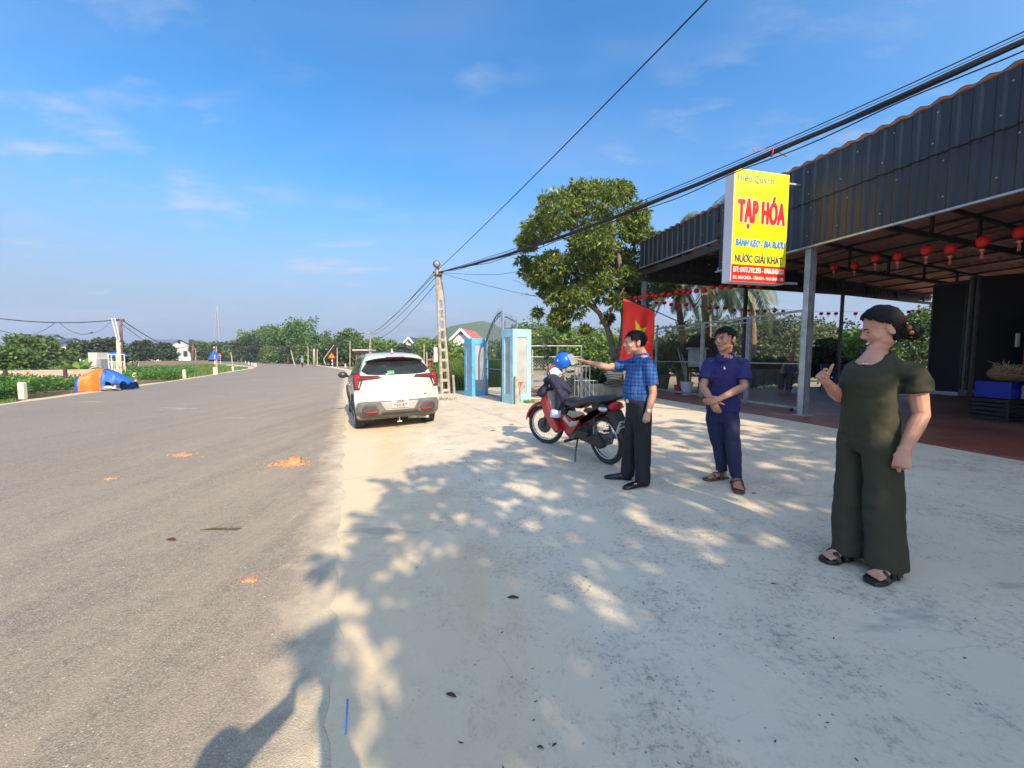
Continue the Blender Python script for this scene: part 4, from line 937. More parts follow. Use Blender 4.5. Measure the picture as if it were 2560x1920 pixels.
# ---- the trees behind the photographer: they stand there and shade the concrete ----
def shade_trees():
    rr = random.Random(23); k = Vector((.621, -1.179, 1))
    t = thing('shade_tree', 'spreading leafy tree behind the photographer whose dappled shade lies on the concrete', 'tree', (5.2, -5.6, .1))
    bl = []
    for (x, y, r, w, h) in ((.6, 5.2, .8, .26, 5.6), (-.1, 4.6, .7, .30, 5.6), (-.75, 3.9, .55, .32, 5.2), (-.6, 3.0, .6, .30, 5.2), (.4, 3.8, .8, .34, 5.6), (1.6, 4.6, .9, .30, 5.9), (2.6, 4.3, .8, .26, 6.0), (1.3, 3.4, .7, .22, 5.6), (2.2, 3.3, .7, .30, 6), (-.35, 2.3, .5, .22, 5), (.5, 2.6, .75, .30, 5.4), (1.3, 2.2, .6, .20, 5.5),
                            (3.4, 4.6, .8, .38, 6.1), (3.0, 5.6, .8, .20, 6.2), (1.6, 5.9, .9, .22, 6), (4.2, 5.4, .8, .36, 6.2), (-.55, 1.9, .42, .10, 4.8), (.0, 1.5, .4, .30, 5), (.5, 1.1, .45, .16, 5), (.8, 1.7, .6, .20, 5.2), (1.3, 1.6, .5, .2, 5.2), (2.9, 6.7, .8, .18, 6.2), (-1.25, 2.75, .16, .02, 5), (-.95, 2.3, .2, .03, 5)):
        bl.append((Vector((x, y, 0))+k*h, (r, r, .55), w))
    mb = crown(bl, 7600, .20, rr, .30, .5, .4, 9); mb2 = MB_shift(mb, t.location); part('crown', mb2, LM['mango'], t)
    mb = MB(); base = Vector((5.2, -5.6, .0)); f = Vector((5.1, -5.2, 3.2)); mb.tube([base, base+Vector((.05, .1, 1.6)), f], [.24, .2, .17], 10)
    for c, r, w in bl[::2]: mb.tube(wob(f, c, .18, rr), [.08, .065, .05, .035, .025, .012], 6)
    wpart('trunk', mb, MT['bark'], t, smooth=True)
    t = thing('shade_tree', 'dense round tree behind the photographer close to the canopy, shading the near concrete solidly', 'tree', (7.4, -6.0, .3))
    bl = []
    for (x, y, r, w, h) in ((2.2, 1.5, .7, .6, 5.2), (1.7, .9, .7, .5, 5), (2.6, .8, .9, 1, 5.2), (3.4, 1.8, .9, 1, 5.4), (2.7, 2.15, .55, .7, 5.4), (3.6, 2.9, .7, .9, 5.6), (4.4, 2.6, .9, 1, 5.5), (1.1, 1.0, .5, .16, 5.), (.9, .6, .5, .16, 4.8), (4.3, 3.8, .7, .8, 5.7)):
        bl.append((Vector((x, y, 0))+k*h, (r, r, .7), w))
    mb = crown(bl, 14000, .22, rr, .34, .5, .3, 6); wpart('crown', mb, LM['mango'], t)
    mb = MB(); base = Vector((7.4, -6.0, .2)); f = Vector((6.6, -5.4, 3.4)); mb.tube([base, base+Vector((-.2, .1, 1.6)), f], [.26, .22, .18], 10)
    for c, r, w in bl: mb.tube(wob(f, c, .15, rr), [.09, .07, .05, .035, .025, .012], 6)
    wpart('trunk', mb, MT['bark'], t, smooth=True)
shade_trees()
# ---- generic broadleaf tree, built in place ----
def tree(name, label, px, pyb, Y, H, Wd, mat, n, leaf, seed, group=None, trunk=.35, nb=9, bark='barkdark', zb=None, wr=.5, droop=.1, top=1.0):
    rr = random.Random(seed); b = at(px, pyb, Y); b.z = tz(b.x, b.y) if zb is None else zb
    t = thing(name, label, 'tree', tuple(b), group=group); bl = []
    for i in range(nb):
        a = i*2.4+rr.uniform(-.4, .4); f = (i+.5)/nb; z = H*(trunk+(1-trunk)*(.18+.66*f))
        rad = Wd/2*(math.sin(math.pi*(.28+.6*f))**.7)*.62*rr.uniform(.5, 1.1); s = Wd*rr.uniform(.20, .30)*(1.1-.35*f)
        bl.append((Vector((rad*math.cos(a), rad*math.sin(a), z)), (s, s, s*.72*top), 1))
    bl.append((Vector((0, 0, H*(trunk+.45*(1-trunk)))), (Wd*.3, Wd*.3, H*(1-trunk)*.33), 1.4))
    cm = crown(bl, n, leaf, rr, wr, droop); kz = H/max(v[2] for v in cm.v); cm.v = [(a_, b_, c_*kz) for a_, b_, c_ in cm.v]; part('crown', cm, LM[mat], t)
    bl = [(Vector((c_.x, c_.y, c_.z*kz)), r_, w_) for c_, r_, w_ in bl]; mb = MB(); f = Vector((0, 0, H*trunk)); r0 = max(.06, H*.022); mb.tube([(0, 0, -.2), (rr.uniform(-.1, .1), 0, H*trunk*.5), f], [r0*1.2, r0, r0*.85], 7)
    for c, r, w in bl[::2]: mb.tube([f, f.lerp(c, .5)+rvec(rr)*.1*H*.1, c], [r0*.6, r0*.35, r0*.12], 5)
    part('trunk', mb, MT[bark], t, smooth=True); return t
def bamboo(label, px, Y, H, Wd, n, leaf, seed, culms=16, group=None):
    rr = random.Random(seed); b = at(px, 897, Y); b.z = tz(b.x, b.y); t = thing('bamboo_clump', label, 'bamboo', tuple(b), group=group); bl = []; mb = MB()
    for i in range(culms):
        a = rr.uniform(0, 6.28); o = Vector((math.cos(a), math.sin(a), 0)); h = H*rr.uniform(.55, 1); sp = Wd/2*rr.uniform(.3, 1)
        pts = [o*(sp*.15+sp*(f**2)*.85)+Vector((0, 0, h*(f-.12*f**3))) for f in (0, .25, .5, .75, 1)]; mb.tube(pts, [H*.007]*3+[H*.005, H*.003], 4)
        for f in (.35, .5, .62, .74, .85, .95, 1.03):
            q = o*(sp*.15+sp*f*f*.85)+Vector((0, 0, h*(f-.12*f**3))); s = Wd*(.13 if f < .9 else .085); bl.append((q, (s, s, s*1.1), 1 if f < .9 else .55))
    part('foliage', crown(bl, n, leaf, rr, .42, .7), LM['bamboo'], t); part('culms', mb, simple('bamboo_culm', (.16, .19, .07, 1), .6), t); return t
# left side
tree('broadleaf_tree', 'broad bushy tree at the left edge, in front of the taller round one', 16, 925, 27, 2.7, 4.2, 'mid', 5200, .24, 31, trunk=.08, nb=12)
tree('broadleaf_tree', 'tall spreading tree on the left with a sunlit yellow green top', 88, 910, 40, 4.4, 5.2, 'mid', 5200, .30, 32, trunk=.15, nb=13)
tree('broadleaf_tree', 'low dark spreading tree right of the tall left one, before the grey roof', 134, 905, 46, 2.7, 3.8, 'dark', 2400, .3, 33, trunk=.1)
tree('broadleaf_tree', 'dark tree with flat crown rising behind the blue roofed shed', 262, 903, 62, 5.2, 6.2, 'dark', 3600, .42, 34, trunk=.2, nb=12)
tree('broadleaf_tree', 'lower dark tree between the flat crowned tree and the brown pole', 285, 903, 56, 3.6, 5.0, 'dark', 1800, .38, 35, trunk=.2)
tree('broadleaf_tree', 'small dark tree against the sky just right of the grey roof', 205, 902, 66, 4.9, 3.6, 'dark', 1300, .42, 36, trunk=.3)
tree('round_tree', 'dense round dark tree, left one of the pair across the field', 357, 901, 88, 5.9, 5.6, 'dark', 3200, .5, 37, trunk=.08, nb=12)
tree('round_tree', 'dense round tree with visible trunk, right one of the pair across the field', 409, 901, 90, 5.4, 5.8, 'dark', 3000, .5, 38, trunk=.12, nb=12)
tree('broadleaf_tree', 'flat topped pale tree behind the far rusty pole', 497, 899, 130, 7.6, 6.6, 'mid', 1600, .7, 39, trunk=.45)
# along the far bend: woods, one tree after another
wl = ['dark green', 'mid green', 'deep green', 'fresh green']
xs = [(505, 150, 8.6), (528, 146, 7.5), (548, 140, 8.0), (572, 138, 7.8), (592, 134, 8.4), (614, 128, 8.8)]
for i, (px, Y, H) in enumerate(xs):
    tree('roadside_tree', 'mid height tree in the row left of the tall bamboo, beyond the bend', px, 899, Y, H*1.02, 9, ('mid', 'dark')[i % 2], 1700, .65, 60+i, 'trees in the row left of the tall bamboo', trunk=.05, nb=10)
bamboo('tall bright bamboo clump with the highest plume, beyond the bend of the road', 752, 100, 13.2, 11, 5600, .55, 81)
bamboo('bamboo clump with two thin leaning plumes, left of the highest one', 655, 118, 13.0, 13, 4600, .6, 82, 12)
bamboo('dense lower bamboo clump filling the gap left of the highest plume', 703, 104, 11.6, 12, 4600, .55, 83)
bamboo('bamboo clump right of the highest plume, nearer to the car', 800, 92, 8.6, 8, 3600, .5, 84)
tree('roadside_tree', 'tall open tree with layered crown above the orange warning sign', 878, 900, 84, 8.4, 7.4, 'mid', 2600, .45, 85, trunk=.3, nb=11)
for i, (px, Y, H, m) in enumerate(((628, 110, 7.4, 'dark'), (745, 88, 4.2, 'dark'), (690, 92, 4.0, 'mid'), (825, 86, 5.4, 'mid'), (850, 80, 4.7, 'dark'), (905, 78, 5.4, 'mid'), (935, 76, 4.9, 'mid'), (962, 78, 5.2, 'bright'), (988, 80, 4.6, 'mid'), (780, 80, 4.4, 'mid'))):
    tree('roadside_tree', 'lower tree in the green belt between tall bamboo and white car roof', px, 900, Y, H*1.18, 8, m, 2200, .45, 90+i, 'lower trees between bamboo and car', trunk=.04, nb=10)
for i, (px, Y, H, Wd, m, lab) in enumerate(((1018, 74, 4.6, 5.5, 'dark', 'dark round tree directly left of the white gabled house'), (1050, 84, 5.4, 5.5, 'dark', 'dark round tree directly right of the white gabled house'), (1078, 56, 5.0, 6.0, 'bright', 'bright yellow green tree left of the near utility pole'), (1095, 50, 3.9, 5.0, 'mid', 'bushy green tree right behind the near utility pole'),
                                         (1148, 60, 4.7, 7.0, 'bright', 'bright tree behind the red gabled house'), (1215, 66, 4.6, 9, 'mid', 'tree seen through the bars between the two blue pillars'), (1133, 34, 2.2, 4.0, 'bright', 'light green shrubby tree before the red gabled house'), (1250, 70, 5.2, 8, 'dark', 'dark tree behind the near blue pillar'))):
    tree('broadleaf_tree', lab, px, 898, Y, H, Wd, m, 2000, .38, 110+i, trunk=.06, nb=10)
for i, (px, Y, H, Wd, m) in enumerate(((1322, 60, 8.0, 8, 'mid'), (1360, 52, 6.0, 7, 'bright'), (1395, 50, 6.0, 7.5, 'mid'), (1440, 48, 5.7, 7, 'bright'), (1480, 50, 5.8, 7, 'dark'), (1515, 46, 5.3, 7, 'bright'), (1560, 48, 4.8, 7, 'mid'), (1610, 50, 4.8, 7, 'bright'))):
    tree('broadleaf_tree', 'light green tree behind the low fence, between near blue pillar and flag', px, 898, Y, H, Wd, m, 2300, .34, 130+i, 'trees behind the low fence', trunk=.05, nb=11)
for i, (px, Y, H, Wd) in enumerate(((1640, 36, 3.6, 5.5), (1700, 34, 5.0, 6), (1760, 33, 5.6, 6.5), (1820, 32, 5.4, 6.5), (1880, 32, 5.8, 6), (1935, 33, 5.6, 6), (1990, 34, 5.6, 6.5), (2050, 35, 5.4, 6.0), (2105, 36, 4.5, 6.0))):
    tree('acacia_tree', 'tall dull green acacia in the row behind the chain link gates', px, 898, Y, H*1.0, Wd*1.1, ('acacia', 'dark', 'acacia')[i % 3], 3000, .24, 150+i, 'acacias behind the gates', trunk=.05, nb=12, droop=.5)
tree('citrus_tree', 'bright green leafy shrub tree behind the thin canopy post, above the blue chairs', 2135, 940, 17.5, 3.0, 3.6, 'bright', 4200, .14, 170, trunk=.06, nb=12)
tree('citrus_tree', 'bright low shrub seen through the rightmost gate leaf, over the grey jars', 1880, 940, 18.5, 1.5, 3.6, 'bright', 2600, .13, 171, trunk=.05)
tree('broadleaf_tree', 'dark leafy branch of a tree left of the thin canopy post, beside the steel post', 2058, 940, 15.6, 2.4, 1.6, 'dark', 1800, .16, 172, trunk=.2)
tree('broadleaf_tree', 'dark green tree between the head of the woman and the black door leaf', 2290, 930, 22, 4.7, 4.4, 'mid', 3400, .2, 173, trunk=.1)
tree('red_leaf_shrub', 'maroon leaved shrub with round crown behind the white box, left of the man in navy', 1752, 950, 13.6, 2.4, 2.0, 'maroon', 3200, .11, 174, trunk=.38, nb=8)
tree('broadleaf_tree', 'thin leafy sapling top just right of the flag above the gate rail', 1668, 950, 13.2, 2.2, 1.2, 'mid', 700, .13, 175, trunk=.5)
# far wood behind everything on the left and right horizon
def farwood():
    rr = random.Random(77); bl = []
    for i in range(120):
        px = rr.uniform(-80, 640); Y = rr.uniform(230, 420); c = at(px, 896, Y); h = rr.uniform(3.5, 7) if px < 430 else rr.uniform(5, 9); bl.append((Vector((c.x, c.y, h*.4)), (h*.9, h*.9, h*.6), 1))
    for i in range(70):
        px = rr.uniform(640, 2250); Y = rr.uniform(120, 240); c = at(px, 896, Y); h = rr.uniform(4, 7.5); bl.append((Vector((c.x, c.y, h*.4)), (h*.9, h*.9, h*.6), 1))
    o = part('distant_wood', crown(bl, 26000, 1.3, rr, .5, .1), LM['dark'], None); tag(o, 'distant belt of woods along the horizon beyond the fields', 'woods', kind='stuff')
farwood()
# ---- coconut palms ----
def palm(label, px, pyt, Y, pyb, seed, nf=17, Lf=2.7, zb=.1, lean=0):
    rr = random.Random(seed); top = at(px, pyt, Y); b = at(px+lean, pyb, Y); b.z = zb
    t = thing('coconut_palm', label, 'palm tree', tuple(b)); mb = MB(); h = top-b
    mb.tube([b+h*f+Vector((.06*math.sin(f*4), 0, 0)) for f in [i/14 for i in range(15)]], [.17-.07*i/14+.012*(i % 2) for i in range(15)], 10); wpart('trunk', mb, simple('palm_trunk', (.22, .15, .10, 1), .9, .3, 12, bump=.5), t, smooth=True)
    V, Fc = [], []; rb = MB(); dv, df = [], []
    for i in range(nf):
        a = i*2.4+rr.uniform(-.2, .2); el = R(rr.uniform(-35, 70)); o = Vector((math.cos(a), math.sin(a), 0)); L_ = Lf*rr.uniform(.8, 1.1)
        pts = []; p = top.copy(); d = o*math.cos(el)+Vector((0, 0, math.sin(el)))
        for k in range(15):
            pts.append(p.copy()); p = p+d*(L_/14); d = (d+Vector((0, 0, -.145))).normalized()
        rb.tube(pts, [.025-.0014*k for k in range(15)], 4); side = o.cross(Vector((0, 0, 1))); dead = i % 6 == 5
        for k in range(1, 15):
            for q in range(4):
                f = (k-1+q/4)/14; pp = pts[k-1].lerp(pts[k], q/4); tg = (pts[k]-pts[k-1]).normalized()
                for s in (-1, 1):
                    ll = .62*math.sin(math.pi*min(.97, .12+f*.88))**.6*rr.uniform(.85, 1.1); dd = (side*s*.75+tg*.5+Vector((0, 0, -.55-.3*rr.random()))).normalized()
                    w = tg*.026; tgt = (dv, df) if dead else (V, Fc); leaf_quad(tgt[0], tgt[1], pp, dd, w, ll)
    mb = MB(); mb.add(V, Fc); wpart('fronds', mb, LM['palm'], t)
    if dv: mb = MB(); mb.add(dv, df); wpart('dry_fronds', mb, LM['dry'], t)
    wpart('frond_ribs', rb, simple('frond_rib', (.22, .22, .09, 1), .6), t)
palm('stout coconut palm with brown trunk seen under the shop sign', 1762, 668, 15.2, 960, 5, 22, 2.9)
palm('coconut palm left of the stout one, its thin trunk bending behind the gate', 1690, 700, 16.5, 950, 6, 15, 2.3, lean=25)
palm('coconut palm whose pale fronds hang right of the shop sign', 1880, 690, 17.5, 940, 8, 18, 3.0)
palm('coconut palm showing only its crown over the canopy roof', 1770, 555, 22, 900, 9, 16, 3.0)
# ---- creeper, grasses, crops ----
def xleft(y):
    for a, b in zip(LS, LS[1:]):
        if a.y <= y <= b.y: return a.x+(b.x-a.x)*(y-a.y)/(b.y-a.y)
    return -999
def verge():
    rr = random.Random(41); V, Fc = [], []
    # dense leafy ground cover between the road and the brick wall
    for i in range(42000):
        px = rr.uniform(-120, 485); f = rr.random()
        lo = 1003-.138*max(px, -120)*1.0 if px < 230 else 972-(px-230)*.115
        py = lo-5-f*(50 if px < 240 else max(14, 42-(px-240)*.13)); p = Gz(px, py, 0); 
        if p.dot(EN) > -9.9 or 218 < px < 345 and py > 940 and rr.random() < .4: continue
        hgt = .50+.3*noise.noise(Vector((p.x*.6, p.y*.6, 0))); p.z = rr.uniform(.0, max(.08, hgt)) * min(1, (-9.75-p.dot(EN))*2.5) + .02
        d = (rvec(rr)+Vector((0, 0, .35))).normalized(); s = d.cross(rvec(rr)).normalized()*rr.uniform(.03, .05); leaf_quad(V, Fc, p, d, s, rr.uniform(.08, .14))
    mb = MB(); mb.add(V, Fc); tag(part('ground_cover', mb, LM['vine'], None), 'low leafy green creeper carpeting the verge before the brick wall', 'ground cover', kind='stuff')
    V, Fc = [], []
    def blades(px0, px1, py0, py1, n, h0, h1, w=.012):
        for i in range(n):
            p = Gz(rr.uniform(px0, px1), rr.uniform(py0, py1), -.1)
            if p.y > 400 or (px1 < 700 and p.x > xleft(p.y)-.35-p.y*.008): continue
            p.z = tz(p.x, p.y) if p.dot(EN) < -9.5 or p.y > 14.5 else 0
            d = (rvec(rr)*.45+Vector((0, 0, 1))).normalized(); s = d.cross(rvec(rr)).normalized()*w*(1+p.y*.02); leaf_quad(V, Fc, p, d, s, rr.uniform(h0, h1))
    blades(340, 640, 912, 945, 16000, .25, .6, .02); blades(480, 655, 899, 922, 9000, .2, .5, .05)
    blades(-60, 40, 990, 1012, 2500, .08, .2); blades(480, 655, 914, 946, 9000, .08, .25, .02)
    blades(-50, 300, 905, 925, 9000, .7, 1.2, .03)
    mb = MB(); mb.add(V, Fc); tag(part('grass', mb, LM['grass'], None), 'tall grass and weeds over the field left of the road', 'grass', kind='stuff')
    # reeds between the pole and the pillar
    V, Fc = [], []
    for i in range(5200):
        p = at(rr.uniform(1110, 1180), 980, rr.uniform(14.5, 19)); p.z = -.12; h = rr.uniform(.8, 1.7)
        d = (rvec(rr)*.35+Vector((0, 0, 1))).normalized(); s = d.cross(rvec(rr)).normalized()*.011
        n = len(V); m = p+d*h*.55; e = m+(d*.6+rvec(rr)*.5+Vector((0, 0, -.25))).normalized()*h*.45
        V += [tuple(p-s), tuple(p+s), tuple(m+s), tuple(m-s), tuple(e)]; Fc += [(n, n+1, n+2, n+3), (n+3, n+2, n+4)]
    for i in range(3800):
        p = at(rr.uniform(1200, 1262), 980, rr.uniform(15.5, 20)); p.z = -.12; h = rr.uniform(.7, 1.6); d = (rvec(rr)*.35+Vector((0, 0, 1))).normalized(); s = d.cross(rvec(rr)).normalized()*.013; leaf_quad(V, Fc, p, d, s, h)
    mb = MB(); mb.add(V, Fc); tag(part('reeds', mb, LM['grass'], None), 'tall green reeds growing between the utility pole and the blue pillars', 'reeds', kind='stuff')
    V, Fc = [], []     # rice field right of the car, weeds by the pole
    for i in range(9000):
        p = Gz(rr.uniform(1035, 1240), rr.uniform(903, 945), -.12); d = (rvec(rr)*.3+Vector((0, 0, 1))).normalized(); s = d.cross(rvec(rr)).normalized()*.03; p.z = -.12; leaf_quad(V, Fc, p, d, s, rr.uniform(.25, .5))
    mb = MB(); mb.add(V, Fc); tag(part('rice', mb, LM['bright'], None), 'bright young rice in the field behind the white car', 'rice', kind='stuff')
    V, Fc = [], []
    for (px, py, w, n) in ((1312, 1006, .12, 130), (1325, 1008, .1, 90), (1100, 1000, .3, 160)):
        c = G(px, py); 
        for i in range(n):
            p = c+Vector((rr.gauss(0, w), rr.gauss(0, w*.6), .0)); d = (rvec(rr)*.7+Vector((0, 0, 1))).normalized(); s = d.cross(rvec(rr)).normalized()*.008; leaf_quad(V, Fc, p, d, s, rr.uniform(.05, .13))
    mb = MB(); mb.add(V, Fc); tag(part('weeds', mb, LM['bright'], None), 'small weeds sprouting at the foot of the near blue pillar', 'weeds', kind='stuff')
verge()
def banana(label, px, pyb, Y, n, Lf, seed, group=None, zb=None):
    rr = random.Random(seed); b = at(px, pyb, Y); b.z = tz(b.x, b.y) if zb is None else zb; t = thing('banana_plant', label, 'banana plant', tuple(b), group=group)
    mb = MB().tube([(0, 0, -.1), (0, 0, Lf*.5)], [Lf*.06, Lf*.04], 8); part('stem', mb, simple('banana_stem', (.22, .26, .10, 1), .6), t, smooth=True); mb = MB()
    for i in range(n):
        a = i*2.4; el = R(rr.uniform(35, 80)); o = Vector((math.cos(a), math.sin(a), 0)); d = o*math.cos(el)+Vector((0, 0, math.sin(el))); p = Vector((0, 0, Lf*.45)); side = o.cross(Vector((0, 0, 1))); rows = []
        for k in range(9):
            f = k/8; w = Lf*.14*math.sin(math.pi*min(.97, max(.02, f)))**.6; rows.append([p-side*w+Vector((0, 0, -w*.3)), p, p+side*w+Vector((0, 0, -w*.3))]); p = p+d*(Lf/8); d = (d+Vector((0, 0, -.12))).normalized()
        mb.loft(rows, False, False)
    part('leaves', mb, LM['bright'], t, smooth=True)
banana('bright banana plant beyond the brick wall, left of the grey concrete box', 190, 925, 26, 9, 1.25, 3)
banana('second banana plant leaning right, next to the grey concrete box', 207, 925, 25, 7, 1.2, 4)
for i, px in enumerate((1452, 1475, 1492, 1505)): banana('young banana shoot in the row behind the pointing hand', px, 930, 16, 6, .55, 20+i, 'young banana shoots behind the pointing hand', .55)
banana('small potted banana shoot between the flag and the white box', 1652, 945, 12.9, 7, .62, 30, zb=.55)
# ---------------- left verge and field: posts, wall, poles, tarp, shed, houses, pylon ----------------
def field_things():
    CW = simple('cream_white_paint', (.74, .66, .50, 1), .7, .06, 4, dirt=(.45, .38, .28, 1))
    def mark(hh=.56, w=.15):
        mb = MB(); c = .02; pr = [(w/2, 0), (w/2, hh-.03), (w/2-.03, hh)]
        mb.loft([[Vector((sx*r, sy*r, z)) for sx, sy in ((-1, -1), (1, -1), (1, 1), (-1, 1))] for r, z in pr]); return mesh(mb, 'marker_post', CW, False)
    me = mark(); used = 0
    labs = {0: 'cream concrete marker post nearest the camera, at the left edge of the road', 1: 'cream marker post just right of the blue tarpaulin', 2: 'cream marker post between the tarpaulin and the blue triangle sign', 3: 'cream marker post right of the blue triangle sign, where the verge narrows'}
    near = [(65, 994), (342, 953), (465, 943), (585, 927)]
    for i, (px, py) in enumerate(near):
        p = Gz(px, py, 0); o = bpy.data.objects.new('marker_post', me); C.objects.link(o); o.location = (p.x-.1, p.y, -.05); o.rotation_euler = (0, 0, R(20)); o['label'] = labs[i]; o['category'] = 'marker post'; o['group'] = 'cream marker posts along the road edges'
        o.scale = (1, 1, (1.05, .98, 1.05, .9)[i])
    far = [(566, 900.6), (574, 901.5), (584, 903), (594, 904.5), (605, 906), (614, 908), (622, 911), (630, 913.5), (636, 915.5), (640, 917), (519, 896.8), (523, 896.9), (576, 897), (597, 897.3), (615, 897.6), (634, 898), (656, 899), (693, 901.5), (703, 902.5), (711, 903), (864, 918)]
    for i, (px, py) in enumerate(far):
        p = Gz(px, py, 0); o = bpy.data.objects.new('marker_post', me); C.objects.link(o); o.location = (p.x, p.y, -.05); s = 1.0 if p.y < 120 else 1.4
        o.scale = (s, s, s); o['category'] = 'marker post'; o['group'] = 'small far marker posts round the bend'; o['label'] = 'small far cream marker post lining the bend of the road'
    o['label'] = 'cream marker post beside the orange dirt, just left of the white car mirror'
    # brick wall
    t = thing('brick_wall', 'low brick wall with dark stakes behind the creeper on the left', 'wall', (-23, 18, -.1))
    pts = [Vector((-30, 12.0, 0)), Vector((-22.9, 17.4, 0)), Vector((-21.2, 19.6, 0)), Vector((-20.75, 20.2, 0))]; mb = MB()
    for a, b in zip(pts, pts[1:]): mb.bar(a+Vector((0, 0, .35)), b+Vector((0, 0, .35)), .11, .92)
    wpart('wall', mb, MT['brick'], t)
    mb = MB()
    for px in (13, 163): q = at(px, 930, 16.6 if px < 50 else 17.9); mb.box((q.x, q.y, .4), (.10, .10, .95)); wpart('stake', mb, simple('rusty_stake', (.08, .05, .045, 1), .9), t); mb = MB()
    # low far field wall
    t = thing('brick_wall', 'long low pale wall across the field behind the tall grass', 'wall', (-50, 66, -.1)); mb = MB()
    a, b = at(345, 905, 62), at(520, 905, 84); mb.bar(a*Vector((1, 1, 0))+Vector((0, 0, .30)), b*Vector((1, 1, 0))+Vector((0, 0, .30)), .15, 1.0); wpart('wall', mb, MT['brick'], t)
    # white balusters
    for i in range(9):
        q = at(442+i*4.2, 897, 125); mb = MB(); mb.box((0, 0, .75), (.35, .3, 1.7)); mb.ball((0, 0, 1.65), (.2, .2, .12), 8, 5); o = part('fence_post', mb, MT['white'], None, smooth=False, loc=(q.x, q.y, -.1)); tag(o, 'white concrete post of the fence row left of the far rusty pole', 'fence post', 'white fence posts by the far pole')
    # slim stakes along the fields
    ST = simple('pale_stake', (.40, .36, .28, 1), .8)
    for i, (px, pt, pb, Y, lean, lab) in enumerate(((455, 866, 895, 100, -1.0, 'tall leaning pale stake by the white fence posts'), (489, 873, 893, 105, 0, 'pale stake right of the far rusty pole'), (581, 880, 902, 70, -.3, 'slim stake on the verge near the far curve, left one'), (602, 880, 896, 110, 0, 'slim stake at the wood edge beyond the curve'), (541, 866, 915, 45, 0, 'slim stake behind the blue triangle sign'),
                                   (737, 875, 912, 58, -.6, 'thin bare pole leaning at the foot of the tall bamboo'), (770, 866, 908, 62, 0, 'thin bare pole left of the orange warning sign'), (793, 873, 912, 58, 0, 'thin bare pole midway to the orange warning sign'), (843, 869, 915, 54, 0, 'white slim post right of the orange warning sign'), (875, 852, 912, 60, 0, 'thin bare sapling pole left of the white car roof'),
                                   (1060, 860, 900, 38, 0, 'thin white pole right of the white gabled house'), (1067, 880, 918, 28, 0, 'thin white stake behind the car tail'), (1087, 860, 890, 46, 0, 'thin white pole left of the near utility pole'), (1331, 874, 902, 30, 0, 'pale stake behind the low fence panel next to the near blue pillar'))):
        b = at(px, pb, Y); b.z = max(-.2, min(b.z, .1)); tp = at(px, pt, Y); tp.x += lean; mb = MB(); mb.tube([b-b, tp-b], [.05+Y*.0006, .03+Y*.0005], 5); tag(part('stake', mb, ST, None, loc=b), lab, 'stake')
    mb = MB(); a, b_, c = at(835, 862, 56), at(809, 898, 56), at(814, 912, 56); mb.tube([a-c, b_-c, Vector()], [.06, .07, .07], 5); tag(part('broken_pole', mb, ST, None, loc=c), 'bent broken bare pole left of the orange warning sign', 'pole')
    # thick poles
    def cpole(px, pt, pb, Y, r, m, lab, lean=0, name='utility_pole'):
        b = at(px, pb, Y); b.z = -.15; tp = at(px+lean, pt, Y); t = thing(name, lab, 'utility pole', tuple(b)); mb = MB(); mb.tube([b, tp], [r, r*.7], 8); wpart('pole_shaft', mb, m, t, smooth=True)
        mb = MB(); mb.bar(tp+Vector((-.35, 0, -.1)), tp+Vector((.25, 0, -.1)), .06, .06); mb.ball(tp+Vector((-.3, 0, -.02)), .05, 6, 4); mb.ball(tp+Vector((.2, 0, -.02)), .05, 6, 4); wpart('crossarm', mb, MT['darksteel'], t); return tp, t
    RU = simple('rusty_brown', (.16, .085, .06, 1), .8, .25, 3)
    TA_, _ = cpole(304, 798, 930, 28, .11, RU, 'tall rust brown pole on the left carrying the sagging wires', -2)
    TB_, _ = cpole(301, 850, 940, 25, .13, MT['cream'], 'shorter cream concrete pole leaning beside the rust brown one', -6)
    TC_, tc_ = cpole(482, 850, 897, 110, .38, RU, 'far rusty pole with a transformer near the white fence posts', 0)
    mb = MB(); mb.box(TC_+Vector((-.4, 0, -.7)), (1.1, .7, 1.7)); wpart('transformer', mb, MT['darksteel'], tc_, bevel=.1)
    cpole(785, 872, 912, 60, .2, MT['conc'], 'grey concrete pole at the foot of the tall bamboo')
    mb = MB(); a, b = at(283, 795, 27), at(299, 862, 27)
    for dx in (-.12, .12): mb.tube([a+Vector((dx, 0, 0)), b+Vector((dx*.6, 0, 0))], .03, 4)
    for k in range(12): q = a.lerp(b, k/12); mb.tube([q+Vector((-.12, 0, 0)), q+Vector((.12, 0, -.12))], .02, 4)
    tag(part('ladder_mast', MB_shift(mb, b), MT['galv'], None, loc=b), 'light metal lattice mast leaning against the pair of poles', 'mast')
    def sag(a, b, s, n=20): return [a.lerp(b, i/n)+Vector((0, 0, -4*s*(i/n)*(1-i/n))) for i in range(n+1)]
    L0 = at(-60, 788, 24)
    for a, b, s, r, lab in ((L0, TA_, .35, .03, 'thick sagging cable from the left picture edge to the rust brown pole'), (TA_, TC_, 2.2, .035, 'long sagging cable from the rust brown pole to the far rusty one'), (TA_+Vector((0, 0, -.3)), TC_+Vector((0, 0, -.2)), 3.0, .02, 'thin second cable sagging below the long one over the field'),
                            (at(-40, 815, 24), at(70, 838, 30), .1, .018, 'short wire running from the left edge into the tall tree'), (at(138, 807, 25.6), at(50, 835, 30), .3, .014, 'slack wire dropping left from the sagging cable'), (at(150, 808, 25.6), at(230, 832, 26), .35, .016, 'slack wire loop ending in a black joint'), (at(230, 832, 26), at(280, 800, 27), .2, .010, 'thin wire rising from the black joint to the mast')):
        mb = MB(); mb.tube(sag(a, b, s), r, 5); tag(part('cable', mb, MT['wire'], None), lab, 'cable')
